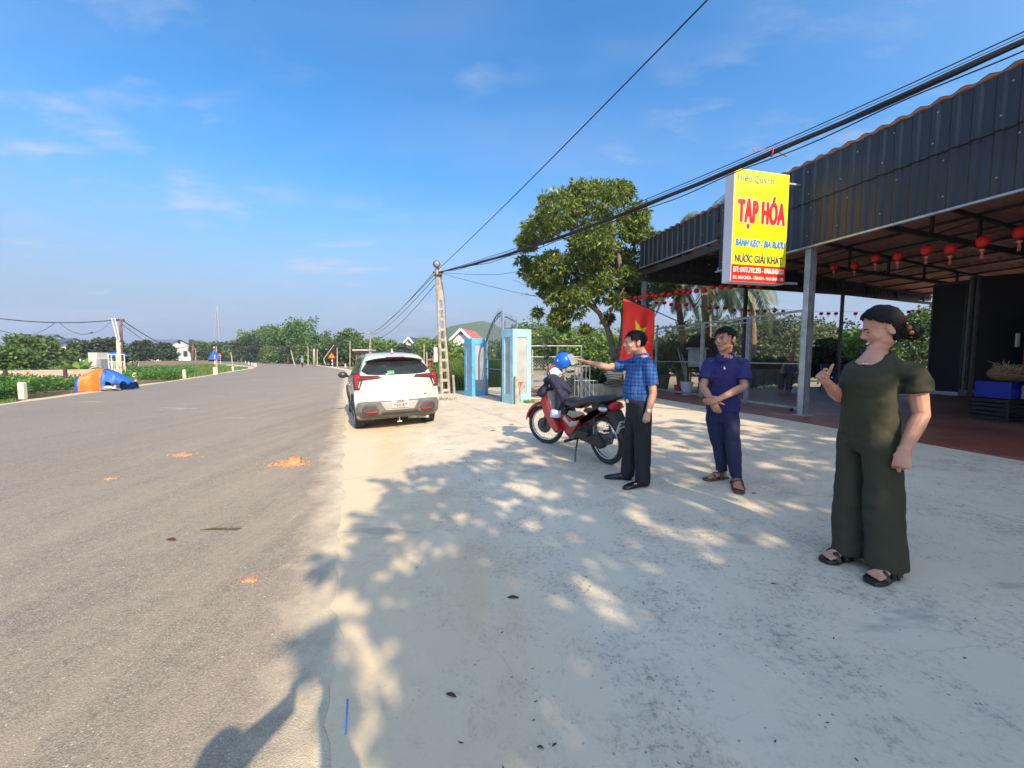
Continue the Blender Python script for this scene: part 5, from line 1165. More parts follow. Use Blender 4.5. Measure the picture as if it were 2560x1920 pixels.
    mb = MB(); mb.ball((0, 0, 0), (.1, .06, .05), 8, 6); tag(part('cable_joint', mb, MT['black'], None, smooth=True, loc=at(229, 832, 26)), 'small black joint on the slack wire loop', 'cable joint')
    # tarp over a parked motorbike
    c = Gz(268, 975, 0); t = thing('tarpaulin', 'blue tarpaulin draped over a parked motorbike on the verge', 'tarpaulin', (c.x+.05, c.y, 0), R(20)); t.scale = (.80, .9, 1.12)
    BT = simple('blue_tarpaulin', (.02, .11, .44, 1), .5, .4, 5, bump=1, bscale=7); OT = simple('orange_tarpaulin', (.78, .16, .015, 1), .55, .2, 5, bump=1, bscale=7)
    NU, NV = 36, 20
    def S_(u, v):      # u along -1..1, v around 0..1
        L_ = 1.05; hh = .82*(1-.45*abs(u+.12)**1.7)*(1 if u < .35 else 1-.35*(u-.35)); a = math.pi*v; w = .46+.1*math.cos(u*7)
        x = u*L_; y = -w*math.cos(a)*(1+.12*noise.noise(Vector((u*4, v*4, 0)))); z = max(.0, hh*max(0, math.sin(a))**.55 + .05*noise.noise(Vector((u*5, v*5, 2))))
        if u > .15 and v < .45: z = max(z, .24+.12*math.sin(u*9)) if v < .12 else z; y = y if v > .12 else -w*.93
        return Vector((x, y, z))
    def sheet(u0, u1, off, m, nm):
        mb = MB(); vs = []
        for i in range(NU+1):
            for j in range(NV+1):
                p = S_(u0+(u1-u0)*i/NU, j/NV); q = Vector((p.x, p.y, p.z)); nrm = Vector((0, p.y, p.z*.8+.1)).normalized(); vs.append(q+nrm*off)
        mb.add(vs, [(i*(NV+1)+j, (i+1)*(NV+1)+j, (i+1)*(NV+1)+j+1, i*(NV+1)+j+1) for i in range(NU) for j in range(NV)]); return mb
    part('sheet', sheet(-1, 1, 0, BT, 's'), BT, t, smooth=True)
    o = part('orange_sheet', sheet(-.82, .02, .025, OT, 's'), OT, t, smooth=True)
    t2 = thing('parked_motorbike', 'silver parts of a motorbike peeking out under the blue tarpaulin', 'motorbike', (c.x+.35, c.y-.1, 0), R(20)); mb = MB()
    MX = Matrix.Rotation(R(90), 3, 'X'); mb.torus((.30, -.42, .17), .13, .035, MX, 20, 6); part('wheel', mb, MT['rubber'], t2, smooth=True)
    mb = MB(); mb.ball((.05, -.45, .14), (.26, .10, .10), 10, 6); mb.tube([(-.1, -.5, .2), (.5, -.48, .06)], .03, 6); mb.ball((.30, -.43, .17), .07, 8, 6); part('silver_body', mb, MT['chrome'], t2, smooth=True)
    # blue triangle sign on a striped post
    b = Gz(539, 936, 0); t = thing('road_sign', 'blue triangular road sign seen from the back on a red and white post', 'road sign', (b.x, b.y, -.05), R(36)); s = b.y/F*1.25
    mb = MB(); mb.box((0, 0, .30), (.30, .26, .66)); part('post_base', mb, MT['cream'], t, bevel=.02)
    RW = NT('red_white_bands'); z = RW.xyz(RW.pos())[2]; fr = RW.math('FRACT', RW.math('MULTIPLY', z, 2.2)); RW.col(RW.mix(RW.math('GREATER_THAN', fr, .5), (.75, .72, .68, 1), (.42, .03, .03, 1))); RW.rough(.5)
    mb = MB(); mb.tube([(0, 0, .6), (0, 0, 2.35)], .055, 10); part('striped_post', mb, RW.mat, t)
    zt = 1.4+(894-880)*s; zb = 1.4+(894-898)*s; hw = 11*s
    mb = MB(); mb.prism([(-hw, 0), (hw, 0), (.08, zt-zb), (-.08, zt-zb)], Matrix.Translation((0, -.07, zb+.05)) @ Matrix.Rotation(R(90), 4, 'X'), .02); part('sign_plate', mb, simple('sign_blue', (.01, .09, .42, 1), .5), t)
    mb = MB(); mb.bar((0, -.10, zb+.1), (0, -.10, zt-.3), .08, .03); part('sign_stay', mb, MT['galv'], t)
    # orange warning triangle far right, and a smaller one far off
    for (px, pb, Y, hw, H, lab) in ((831, 914, 55, .56, 2.1, 'orange triangular warning sign with black mark on red and white post'), (551, 900, 88, 1.0, 1.9, 'tiny far orange triangular sign by the blue one')):
        b = at(px, pb, Y); b.z = -.05; t = thing('warning_sign', lab, 'road sign', tuple(b)); zb = at(px, 895 if px > 600 else 890, Y).z; Ht = hw*1.6
        if px < 600: hw *= .5; Ht *= .5
        mb = MB(); mb.tube([(0, 0, 0), (0, 0, zb+.3)], .09, 8); part('striped_post', mb, RW.mat, t)
        OS = simple('warning_orange', (.90, .28, .02, 1), .5); mb = MB(); mb.prism([(-hw, 0), (hw, 0), (0, Ht)], Matrix.Translation((0, -.12, zb)) @ Matrix.Rotation(R(90), 4, 'X'), .04); part('sign_plate', mb, MT['red'], t)
        mb = MB(); mb.prism([(-hw*.75, .12*Ht), (hw*.75, .12*Ht), (0, Ht*.82)], Matrix.Translation((0, -.15, zb)) @ Matrix.Rotation(R(90), 4, 'X'), .04); part('sign_face', mb, OS, t)
        mb = MB(); mb.box((0, -.18, zb+Ht*.38), (hw*.13, .02, Ht*.36)); mb.box((hw*.14, -.18, zb+Ht*.45), (hw*.3, .02, Ht*.07)); part('sign_mark', mb, MT['black'], t)
    # grey concrete box, blue-roofed shed, white metal frame
    b = at(249, 925, 27); t = thing('concrete_box', 'grey plastered concrete box standing behind the brick wall', 'tank', (b.x, b.y, -.1)); mb = MB(); mb.box((0, 0, .9), (.62, .8, 1.9)); part('body', mb, simple('grey_plaster', (.50, .49, .46, 1), .8, .1, 2), t, bevel=.02); mb = MB(); mb.box((.45, -.1, .7), (.30, .7, 1.4)); part('door_panel', mb, MT['galv'], t)
    b = at(258, 905, 31); t = thing('shed', 'little brick shed with a blue sheet roof beside the poles', 'shed', (b.x, b.y, -.1)); s = 31/F; zr = at(0, 883, 31).z+.1; ze = at(0, 893, 31).z+.1
    mb = MB(); mb.prism([(-26*s, 0), (24*s, 0), (24*s, ze), (-5*s, zr-.05), (-26*s, ze)], Matrix.Translation((-.2, .6, 0)) @ Matrix.Rotation(R(90), 4, 'X'), 1.2); part('wall', mb, MT['brick'], t)
    mb = MB(); mb.add([(-6*s, -.15, zr), (25*s, -.15, ze+.05), (25*s, 1.4, ze+.15), (-6*s, 1.4, zr+.1)], [(0, 1, 2, 3)]); o = part('roof', mb, simple('blue_roof_sheet', (.02, .13, .60, 1), .4), t); o.modifiers.new('s', 'SOLIDIFY').thickness = .04
    b = at(293, 925, 24); t = thing('metal_frame', 'white metal bar frame standing around the foot of the poles', 'frame', (b.x, b.y, -.1)); mb = MB(); s = 24/F
    for x in (-20, -12, 0, 20):
        mb.tube([(x*s, 0, 0), (x*s, 0, at(0, 886, 24).z+.1)], .025, 5)
    for z in (at(0, 886, 24).z+.1, at(0, 905, 24).z+.1): mb.tube([(-20*s, 0, z), (20*s, 0, z)], .025, 5)
    for k in range(9): mb.tube([(-20*s+k*4.5*s, .02, 0), (-20*s+k*4.5*s, .02, at(0, 905, 24).z+.1)], .012, 4)
    part('bars', mb, simple('pale_green_bars', (.60, .66, .58, 1), .5), t)
    # pylon
    b = at(549, 890, 520); t = thing('pylon', 'tall grey steel lattice transmission tower beyond the wood', 'pylon', (b.x, b.y, 0)); mb = MB(); H = at(0, 766, 520).z; w0 = 5.5
    prof = [(0, w0), (H*.62, 2.4), (H*.9, 1.1), (H, .25)]
    def w(z):
        for (z0, a), (z1, c) in zip(prof, prof[1:]):
            if z <= z1: return a+(c-a)*(z-z0)/(z1-z0)
        return .25
    zs = [H*(1-(1-k/15)**1.25) for k in range(16)]
    for z0, z1 in zip(zs, zs[1:]):
        cs = [[(sx*w(z), sy*w(z), z) for sx, sy in ((-1, -1), (1, -1), (1, 1), (-1, 1))] for z in (z0, z1)]
        for k in range(4):
            mb.bar(cs[0][k], cs[1][k], .28); mb.bar(cs[0][k], cs[1][(k+1) % 4], .16); mb.bar(cs[0][(k+1) % 4], cs[1][k], .16); mb.bar(cs[1][k], cs[1][(k+1) % 4], .16)
    part('tower', mb, MT['galv'], t); mb = MB()
    for z, a in ((H*.60, 9), (H*.74, 8), (H*.88, 6.5)):
        for s_ in (-1, 1): mb.bar((s_*w(z), 0, z), (s_*a, 0, z+.3), .3); mb.bar((s_*w(z+2), 0, z+2.2), (s_*a, 0, z+.3), .22)
    part('crossarm', mb, MT['galv'], t)
    # ---- houses ----
    def gable(px, pyb, Y, wpx, eave, ridge, dep, rz, wall, roof, lab, name='house', trim=None, win=True):
        b = at(px, pyb, Y); b.z = -.2; t = thing(name, lab, 'house', tuple(b), rz); s = Y/F; w_ = wpx*s/2; ze = 1.6+(894-eave)*s; zr = 1.6+(894-ridge)*s
        mb = MB(); MX_ = Matrix.Translation((0, dep/2, 0)) @ Matrix.Rotation(R(90), 4, 'X'); mb.prism([(-w_, 0), (w_, 0), (w_, ze), (0, zr), (-w_, ze)], MX_, dep); part('wall', mb, wall, t)
        k = (zr-ze)/w_; o = .5; mb = MB()
        for sx in (-1, 1): mb.add([(0, -o, zr+.12), (sx*(w_+o), -o, ze-o*k+.12), (sx*(w_+o), dep+o, ze-o*k+.12), (0, dep+o, zr+.12)], [(0, 1, 2, 3) if sx < 0 else (3, 2, 1, 0)])
        r = part('roof', mb, roof, t); m = r.modifiers.new('s', 'SOLIDIFY'); m.thickness = .18; m.offset = 0
        if trim:
            mb = MB()
            for sx in (-1, 1): mb.bar((0, -o-.06, zr+.05), (sx*(w_+o), -o-.06, ze-o*k+.05), .12, .35)
            part('verge_board', mb, trim, t)
        if win:
            mb = MB(); mb.tube([(0, -.04, zr-(zr-ze)*.45), (0, .05, zr-(zr-ze)*.45)], .45*w_/3, 12); part('round_window', mb, MT['darksteel'], t)
            for x in (-w_*.5, w_*.5): mb = MB(); mb.box((x, -.02, ze*.45), (w_*.35, .1, ze*.35)); part('window', mb, simple('dark_glass', (.05, .06, .07, 1), .15), t)
        return t
    GRF = simple('dark_blue_roof', (.06, .075, .12, 1), .5, .2, 2); RRF = simple('pink_red_roof', (.40, .12, .09, 1), .6, .2, 2); GRY = simple('grey_roof', (.13, .145, .17, 1), .5, .15, 1.5)
    gable(1024, 897, 88, 38, 866, 845, 7, R(-8), MT['whiteplaster'], GRF, 'white gabled house with dark blue roof behind the white car', trim=MT['white'])
    mb = MB()
    gable(1155, 890, 62, 46, 846, 825, 6, R(-14), MT['whiteplaster'], RRF, 'white gabled house with pink red roof edges, left of the far blue pillar', trim=MT['white'])
    gable(143, 897, 85, 62, 858, 838, 9, R(80), MT['whiteplaster'], GRY, 'long house with large grey roof behind the left trees', win=False)
    gable(190, 897, 80, 50, 862, 848, 8, R(70), MT['whiteplaster'], GRF, 'lower house with navy roof in front of the long grey roofed one', win=False)
    gable(450, 897, 160, 60, 862, 850, 12, R(85), MT['whiteplaster'], GRY, 'white house with flat grey roof left of the far rusty pole')
    gable(325, 897, 120, 28, 884, 872, 8, R(80), MT['cream'], simple('clay_roof', (.36, .24, .17, 1), .8), 'low cream house with clay roof left of the two round trees', win=False)
    gable(1440, 897, 55, 22, 880, 868, 4, R(20), MT['whiteplaster'], RRF, 'tiny white shrine with red roof among the trees behind the low fence', name='shrine', win=False)
    b = at(906, 905, 62); t = thing('shed', 'open roadside shed with pale sheet roof and orange red wall left of the car roof', 'shed', (b.x, b.y, -.1)); s = 62/F*.85
    zt = 1.4+(894-873)*s; mb = MB(); mb.box((0, 1.2, zt/2), (38*s, 2.4, zt)); part('wall', mb, simple('orange_wall', (.34, .13, .08, 1), .8, .3, 1), t)
    mb = MB(); mb.box((0, 1, zt+.15), (46*s, 3.6, .25)); part('roof', mb, simple('pale_sheet', (.45, .41, .36, 1), .7), t); mb = MB(); mb.box((-10*s, -.03, zt*.5), (12*s, .08, zt*.7)); part('doorway', mb, MT['darksteel'], t)
    b = at(1085, 905, 48); t = thing('shrine', 'small red roofed shrine beside the meter box of the near pole', 'shrine', (b.x, b.y, -.1)); mb = MB(); mb.box((0, 0, .5), (1.1, 1, 1.3)); part('wall', mb, simple('maroon_wall', (.25, .05, .045, 1), .7), t); mb = MB(); mb.lathe([(1.0, 1.15), (.9, 1.25), (.15, 1.6), (.05, 1.8)], 4, Matrix.Rotation(R(45), 4, 'Z')); part('roof', mb, RRF, t)
    # ---- yard behind the low fence ----
    FS = simple('fibre_sheet', (.30, .28, .25, 1), .85, .2, 2, dirt=(.18, .15, .12, 1)); b = at(1380, 975, 13.6); t = thing('low_shed', 'low collapsed shed of grey fibre sheets behind the low chain link fence', 'shed', (b.x, b.y, 0)); D = lambda px, py, Y: at(px, py, Y)
    mb = MB(); mb.add([D(1380, 915, 13.6), D(1470, 922, 13.2), D(1440, 958, 12.2), D(1400, 935, 12.4)], [(0, 1, 2, 3)]); mb.add([D(1322, 948, 13), D(1410, 930, 13.4), D(1412, 962, 12.2), D(1322, 968, 12.2)], [(0, 1, 2, 3)]); o = wpart('roof_sheet', mb, FS, t); o.modifiers.new('s', 'SOLIDIFY').thickness = .03
    mb = MB(); mb.add([D(1380, 917, 13.7), D(1402, 940, 12.9), D(1350, 945, 13.2)], [(0, 1, 2)]); mb.bar(D(1335, 985, 12.6), D(1470, 985, 13), .1, .9); wpart('dark_gable', mb, MT['darksteel'], t)
    rr = random.Random(3); mb = MB()
    for i in range(46):
        a = at(rr.uniform(1325, 1430), rr.uniform(970, 990), rr.uniform(11.4, 12.2)); d = Vector((rr.uniform(.4, 1.0), rr.uniform(-.3, .3), rr.uniform(-.12, .12))); mb.tube([a-d/2, a+d/2], rr.uniform(.02, .04), 5)
    tag(part('firewood_pile', mb, simple('firewood', (.32, .24, .16, 1), .9, .35, 3), None), 'heap of pale firewood sticks behind the low chain link fence', 'firewood')
    for i, (a, b_, w_) in enumerate((((1448, 940), (1475, 990), .05), ((1462, 945), (1490, 990), .06), ((1450, 965), (1462, 995), .05))):
        mb = MB(); mb.bar(at(*a, 10.8), at(*b_, 10.5), .22, .02); tag(part('plank', mb, simple('grey_plank', (.36, .34, .32, 1), .9, .3, 4), None), ('grey plank leaning behind the iron grille, upper one', 'pinkish plank leaning behind the iron grille, widest one', 'short grey plank at the foot of the iron grille')[i], 'plank')
    # planter, sacks, bush
    a, b_ = at(1458, 985, 11.0), at(1600, 985, 11.0); a.z = b_.z = .2; t = thing('planter', 'long rough concrete planter wall under the mango tree', 'planter', tuple(a)); mb = MB()
    mb.bar(a+Vector((0, 0, .22)), b_+Vector((0, 0, .22)), .16, .44); mb.bar(a+Vector((0, .7, .22)), b_+Vector((0, .7, .22)), .16, .44); mb.bar(a+Vector((.08, .08, .22)), a+Vector((.08, .62, .22)), .16, .44); wpart('wall', mb, MT['conc'], t, bevel=.02)
    mb = MB(); mb.add([a+Vector((.1, .05, .40)), b_+Vector((0, .05, .40)), b_+Vector((0, .65, .40)), a+Vector((.1, .65, .40))], [(0, 1, 2, 3)]); wpart('soil', mb, MT['bark'], t)
    c = at(1480, 945, 11.4); t = thing('bush', 'dark leafy bush growing in the concrete planter', 'bush', (c.x, c.y, .6)); rr2 = random.Random(8)
    part('foliage', crown([(Vector((x, 0, z)), (.33, .3, .2), 1) for x, z in ((-.3, .1), (0, .22), (.3, .14), (.45, 0), (-.45, -.02))], 2600, .11, rr2, .5, .2), LM['dark'], t); part('stem', limbs([([(0, 0, -.2), (0, 0, .1), (.2, 0, .25)], .03, .01), ([(0, 0, 0), (-.25, 0, .2)], .02, .01)]), MT['bark'], t)
    SK = simple('old_sack', (.46, .43, .34, 1), .95, .2, 8, bump=.4)
    for i in range(6):
        c = at(1535, 962-i*5.6, 10.8); mb = MB(); n_ = 22; rings = []
        for k, (s_, z) in enumerate(((.75, -.028), (1, -.012), (1.02, .010), (.8, .028), (.3, .034))): rings.append([Vector((.27*s_*math.cos(q)*(1+.12*math.sin(q*5+i)), .2*s_*math.sin(q), z+.014*math.sin(q*3+i*2))) for q in [6.283*j/n_ for j in range(n_)]])
        mb.loft(rings); o = part('folded_sack', mb, SK if i > 2 else simple('dark_sack', (.16, .15, .12, 1), .95), None, smooth=True, loc=c); o.rotation_euler = (0, 0, i*.5); tag(o, ('bottom dark folded sack of the stack on the planter', 'second dark folded sack from the bottom of the stack on the planter', 'third dark folded sack from the bottom of the stack on the planter', 'lowest pale folded sack of the stack on the planter', 'pale folded sack second from the top of the stack on the planter', 'topmost pale folded sack of the stack on the planter')[i], 'sack', 'folded sacks stacked on the planter')
    # pale rubble heap left of the far pillar, orange earth by the pole
    rr = random.Random(9); mb = MB(); c = Gz(1160, 985, -.1)
    for i in range(90): mb.ball((rr.gauss(0, .45), rr.gauss(0, .5), rr.uniform(0, .22)*1), (rr.uniform(.04, .14), rr.uniform(.04, .1), rr.uniform(.03, .07)), 6, 4)
    tag(part('rubble_heap', mb, simple('pale_rubble', (.50, .42, .33, 1), .95, .3, 4), None, loc=c), 'low heap of pale rubble and earth left of the far blue pillar', 'rubble')
    mb = MB(); rings = []
    for s_, z in ((1, -.1), (.8, .05), (.5, .14), (.2, .17)): rings.append([Vector((2.6*s_*math.cos(q)*(1+.25*noise.noise(Vector((math.cos(q), math.sin(q), s_)))), 1.3*s_*math.sin(q), z)) for q in [6.283*j/24 for j in range(24)]])
    mb.loft(rings); c = at(1120, 985, 15.4); tag(part('earth_mound', mb, MT['sand'], None, smooth=True, loc=(c.x, c.y, -.12)), 'low orange earth mound behind the near utility pole', 'earth')
field_things()
# ---------------- inside the canopy ----------------
def shop_things():
    FZ = .318; BLU = simple('blue_plastic', (.015, .03, .38, 1), .35, .1)
    def chair():
        t = thing('plastic_chair', None, 'chair'); mb = MB(); mb.box((0, 0, .42), (.42, .40, .025)); part('seat', mb, BLU, t, bevel=.01)
        for sx in (-1, 1):
            for sy in (-1, 1): mb = MB(); mb.tube([(sx*.18, sy*.17, .42), (sx*.22, sy*.21, 0)], [(.028, .014), (.02, .012)], 6); part('leg', mb, BLU, t)
        mb = MB(); mb.bar((-.19, .20, .43), (-.2, .25, .84), .05, .02); mb.bar((.19, .20, .43), (.2, .25, .84), .05, .02); mb.bar((-.22, .25, .82), (.22, .25, .82), .02, .09)
        for k in range(5): mb.bar((-.13+k*.065, .21, .44), (-.13+k*.065, .25, .8), .035, .012)
        part('backrest', mb, BLU, t)
        for sx in (-1, 1): mb = MB(); mb.bar((sx*.21, .22, .64), (sx*.22, -.16, .62), .04, .02); mb.bar((sx*.22, -.16, .62), (sx*.2, -.17, .42), .04, .02); part('armrest', mb, BLU, t)
        return t
    ch = chair(); used = False
    for px, py, Y, rz, z, lab in ((2080, 972, 12.2, .3, 0, 'blue plastic armchair nearest the steel canopy post'), (2125, 970, 12.4, 2.6, 0, 'blue plastic armchair behind the raised hand of the woman'), (2160, 968, 13.2, 2.2, 0, 'blue plastic armchair hidden mostly behind the shoulder of the woman'), (1990, 972, 12.0, 1.2, 0, 'blue plastic chair on which the dark clad person sits')):
        p = at(px, py, Y); o = ch if not used else dup(ch); used = True; o.location = (p.x, p.y, FZ); o.rotation_euler = (0, 0, rz); o['label'] = lab; o['group'] = 'blue plastic chairs under the canopy'
    p = at(2170, 970, 13.6)
    for k in range(5): o = dup(ch, (p.x+.02*k, p.y, FZ+.12+k*.11), .2, 'blue plastic chair in the tall stack directly behind the chin of the woman'); o['group'] = 'stacked blue plastic chairs'
    # flower pots
    def pot(px, Y, r, h, m, lab, z=FZ, plant=None, rr=random.Random(2)):
        p = at(px, 960, Y); t = thing('flower_pot', lab, 'flower pot', (p.x, p.y, z)); mb = MB(); mb.lathe([(r*.72, 0), (r*.85, h*.4), (r, h*.85), (r*1.06, h*.87), (r*1.06, h), (r*.92, h), (r*.88, h*.9), (.01, h*.88)], 22); part('pot', mb, m, t, smooth=True, sharp=40)
        if plant: part('plant', crown([(Vector((0, 0, h+plant*.5)), (plant*.5, plant*.5, plant*.5), 1)], 500, .12, random.Random(int(px)), .4, .2), LM['mid'], t)
        return t
    WP = NT('white_lilac_pot'); pp = WP.pos('Object', (1, 1, 1)); ck = WP.vor(WP.pos('Object', (16, 16, 14)), 1, rand=0.); WP.col(WP.mix(WP.mr(ck, .2, .5), (.42, .42, .62, 1), (.66, .66, .74, 1))); WP.rough(.4)
    tp = pot(1717, 11.0, .17, .38, WP.mat, 'white and lilac patterned pot with bare stems beside a red bucket')
    mb = MB(); [mb.tube([(0, 0, .3), (x*.4, .02, .75), (x, .05, hh)], [.022, .014, .008], 6) for x, hh in ((-.28, 1.35), (-.16, 1.2), (-.05, .95))]; part('stems', mb, simple('pale_stem', (.34, .33, .22, 1), .7), tp, smooth=True)
    p = at(1697, 960, 11.3); t = thing('bucket', 'red plastic bucket left of the patterned pot', 'bucket', (p.x, p.y, FZ)); mb = MB(); mb.lathe([(.10, 0), (.135, .26), (.145, .27), (.13, .27), (.09, .02)], 18); part('bucket_body', mb, simple('red_bucket', (.6, .03, .02, 1), .4), t, smooth=True, sharp=40); mb = MB(); mb.torus((0, 0, .26), .135, .004, Matrix.Rotation(R(60), 3, 'X'), 16, 5, 0, math.pi); part('handle', mb, simple('bucket_handle', (.7, .35, .05, 1), .5), t)
    OL = simple('olive_pot', (.11, .10, .045, 1), .5, .2, 6); pot(1655, 12.6, .24, .5, OL, 'big olive glazed pot wrapped at the top, right of the flag', plant=.3); pot(1705, 12.8, .2, .62, OL, 'olive pot behind the patterned pot', plant=.4)
    GP = simple('grey_cement_pot', (.24, .25, .26, 1), .7, .15, 4)
    for i, px in enumerate((1868, 1893, 1920, 1950)): o = pot(px, 15.2, .26, .62, GP, 'grey cement pot in the row seen through the rightmost gate leaf', plant=.45); o['group'] = 'grey pots behind the rightmost gate leaf'
    # long low wall under the row
    a, b = at(1850, 960, 16), at(2010, 960, 16.2); a.z = b.z = 0; mb = MB(); mb.bar(a+Vector((0, 0, .75)), b+Vector((0, 0, .75)), .12, .9); tag(part('parapet', mb, MT['conc'], None), 'low grey parapet wall behind the row of cement pots', 'wall')
    # white box on legs
    p = at(1741, 940, 12.0); t = thing('white_box', 'pale grey metal box on dark legs behind the gate, left of the man in navy', 'box', (p.x, p.y, FZ)); s = 12/F
    zb, zt = 1.4+(894-917)*s-FZ, 1.4+(894-874)*s-FZ; mb = MB(); mb.box((0, 0, (zb+zt)/2), (34*s, .3, zt-zb)); part('box_body', mb, simple('pale_grey_box', (.40, .45, .46, 1), .5), t, bevel=.01)
    mb = MB(); mb.box((0, 0, zt+.03), (44*s, .4, .06)); part('lid', mb, MT['galv'], t, bevel=.02)
    for x in (-14, 14): mb = MB(); mb.tube([(x*s, 0, 0), (x*s, 0, zb)], .02, 6); part('leg', mb, MT['darksteel'], t)
    # goods by the right edge
    c = at(2530, 1030, 6.4); t = thing('crate', 'black slatted plastic crate on the tiles at the right edge', 'crate', (c.x+.25, c.y+.2, FZ)); mb = MB()
    for sy in (-1, 1):
        for k in range(5): mb.box((0, sy*.28, .04+k*.075), (.82, .012, .055))
    for sx in (-1, 1):
        for k in range(5): mb.box((sx*.41, 0, .04+k*.075), (.012, .56, .055))
        for sy in (-1, 1): mb.box((sx*.405, sy*.275, .19), (.03, .03, .38))
    mb.box((0, 0, .01), (.82, .56, .02)); part('crate_body', mb, MT['black'], t)
    t = thing('crate', 'blue plastic crate stacked on the black slatted crate at the right edge', 'crate', (c.x+.28, c.y+.2, FZ+.385)); mb = MB(); mb.box((0, .25, .15), (.78, .012, .26)); mb.box((0, -.25, .10), (.78, .012, .14)); mb.box((-.39, 0, .15), (.012, .5, .26)); mb.box((.39, 0, .15), (.012, .5, .26)); mb.box((0, 0, .01), (.78, .5, .02)); part('crate_body', mb, BLU, t)
    mb = MB(); mb.lathe([(.085, 0), (.09, .02), (.09, .20), (.075, .23), (.02, .235)], 20); tag(part('jar', mb, simple('tan_jar', (.42, .33, .22, 1), .4, .3, 20), None, smooth=True, sharp=40, loc=(c.x+.06, c.y-.16, FZ+.395)), 'tan plastic jar standing in the crates at the right edge', 'jar')
    mb = MB(); mb.ball((0, 0, .14), (.34, .2, .16), 18, 10); mb.ball((.3, .02, .17), (.2, .18, .14), 14, 8); tag(part('burlap_sack', mb, simple('burlap', (.26, .16, .09, 1), .95, .25, 20, bump=.5), None, smooth=True, loc=(c.x+.3, c.y+.3, FZ+.66)), 'bulging brown sack lying on the blue crate', 'sack')
    rr = random.Random(6); mb = MB()
    for i in range(70): a = rr.uniform(-.4, 3.6); l = rr.uniform(.08, .26); p0 = Vector((rr.gauss(0, .05), rr.gauss(0, .06), rr.gauss(0, .03))); mb.tube([p0, p0+Vector((math.cos(a)*l, rr.gauss(0, .05), math.sin(a)*l*.6))], .004, 4)
    tag(part('straw_bunch', mb, simple('straw', (.48, .38, .22, 1), .9, .2, 20), None, loc=(c.x-.02, c.y+.1, FZ+.86)), 'bunch of dry straw sticking out beside the brown sack', 'straw')
    mb = MB(); mb.ball((0, 0, .03), (.2, .14, .04), 14, 6); tag(part('plastic_bag', mb, simple('pale_bag', (.45, .50, .55, 1), .3), None, smooth=True, loc=(c.x+.5, c.y-.15, FZ+.40)), 'pale plastic bag lying in the blue crate', 'bag')
shop_things()
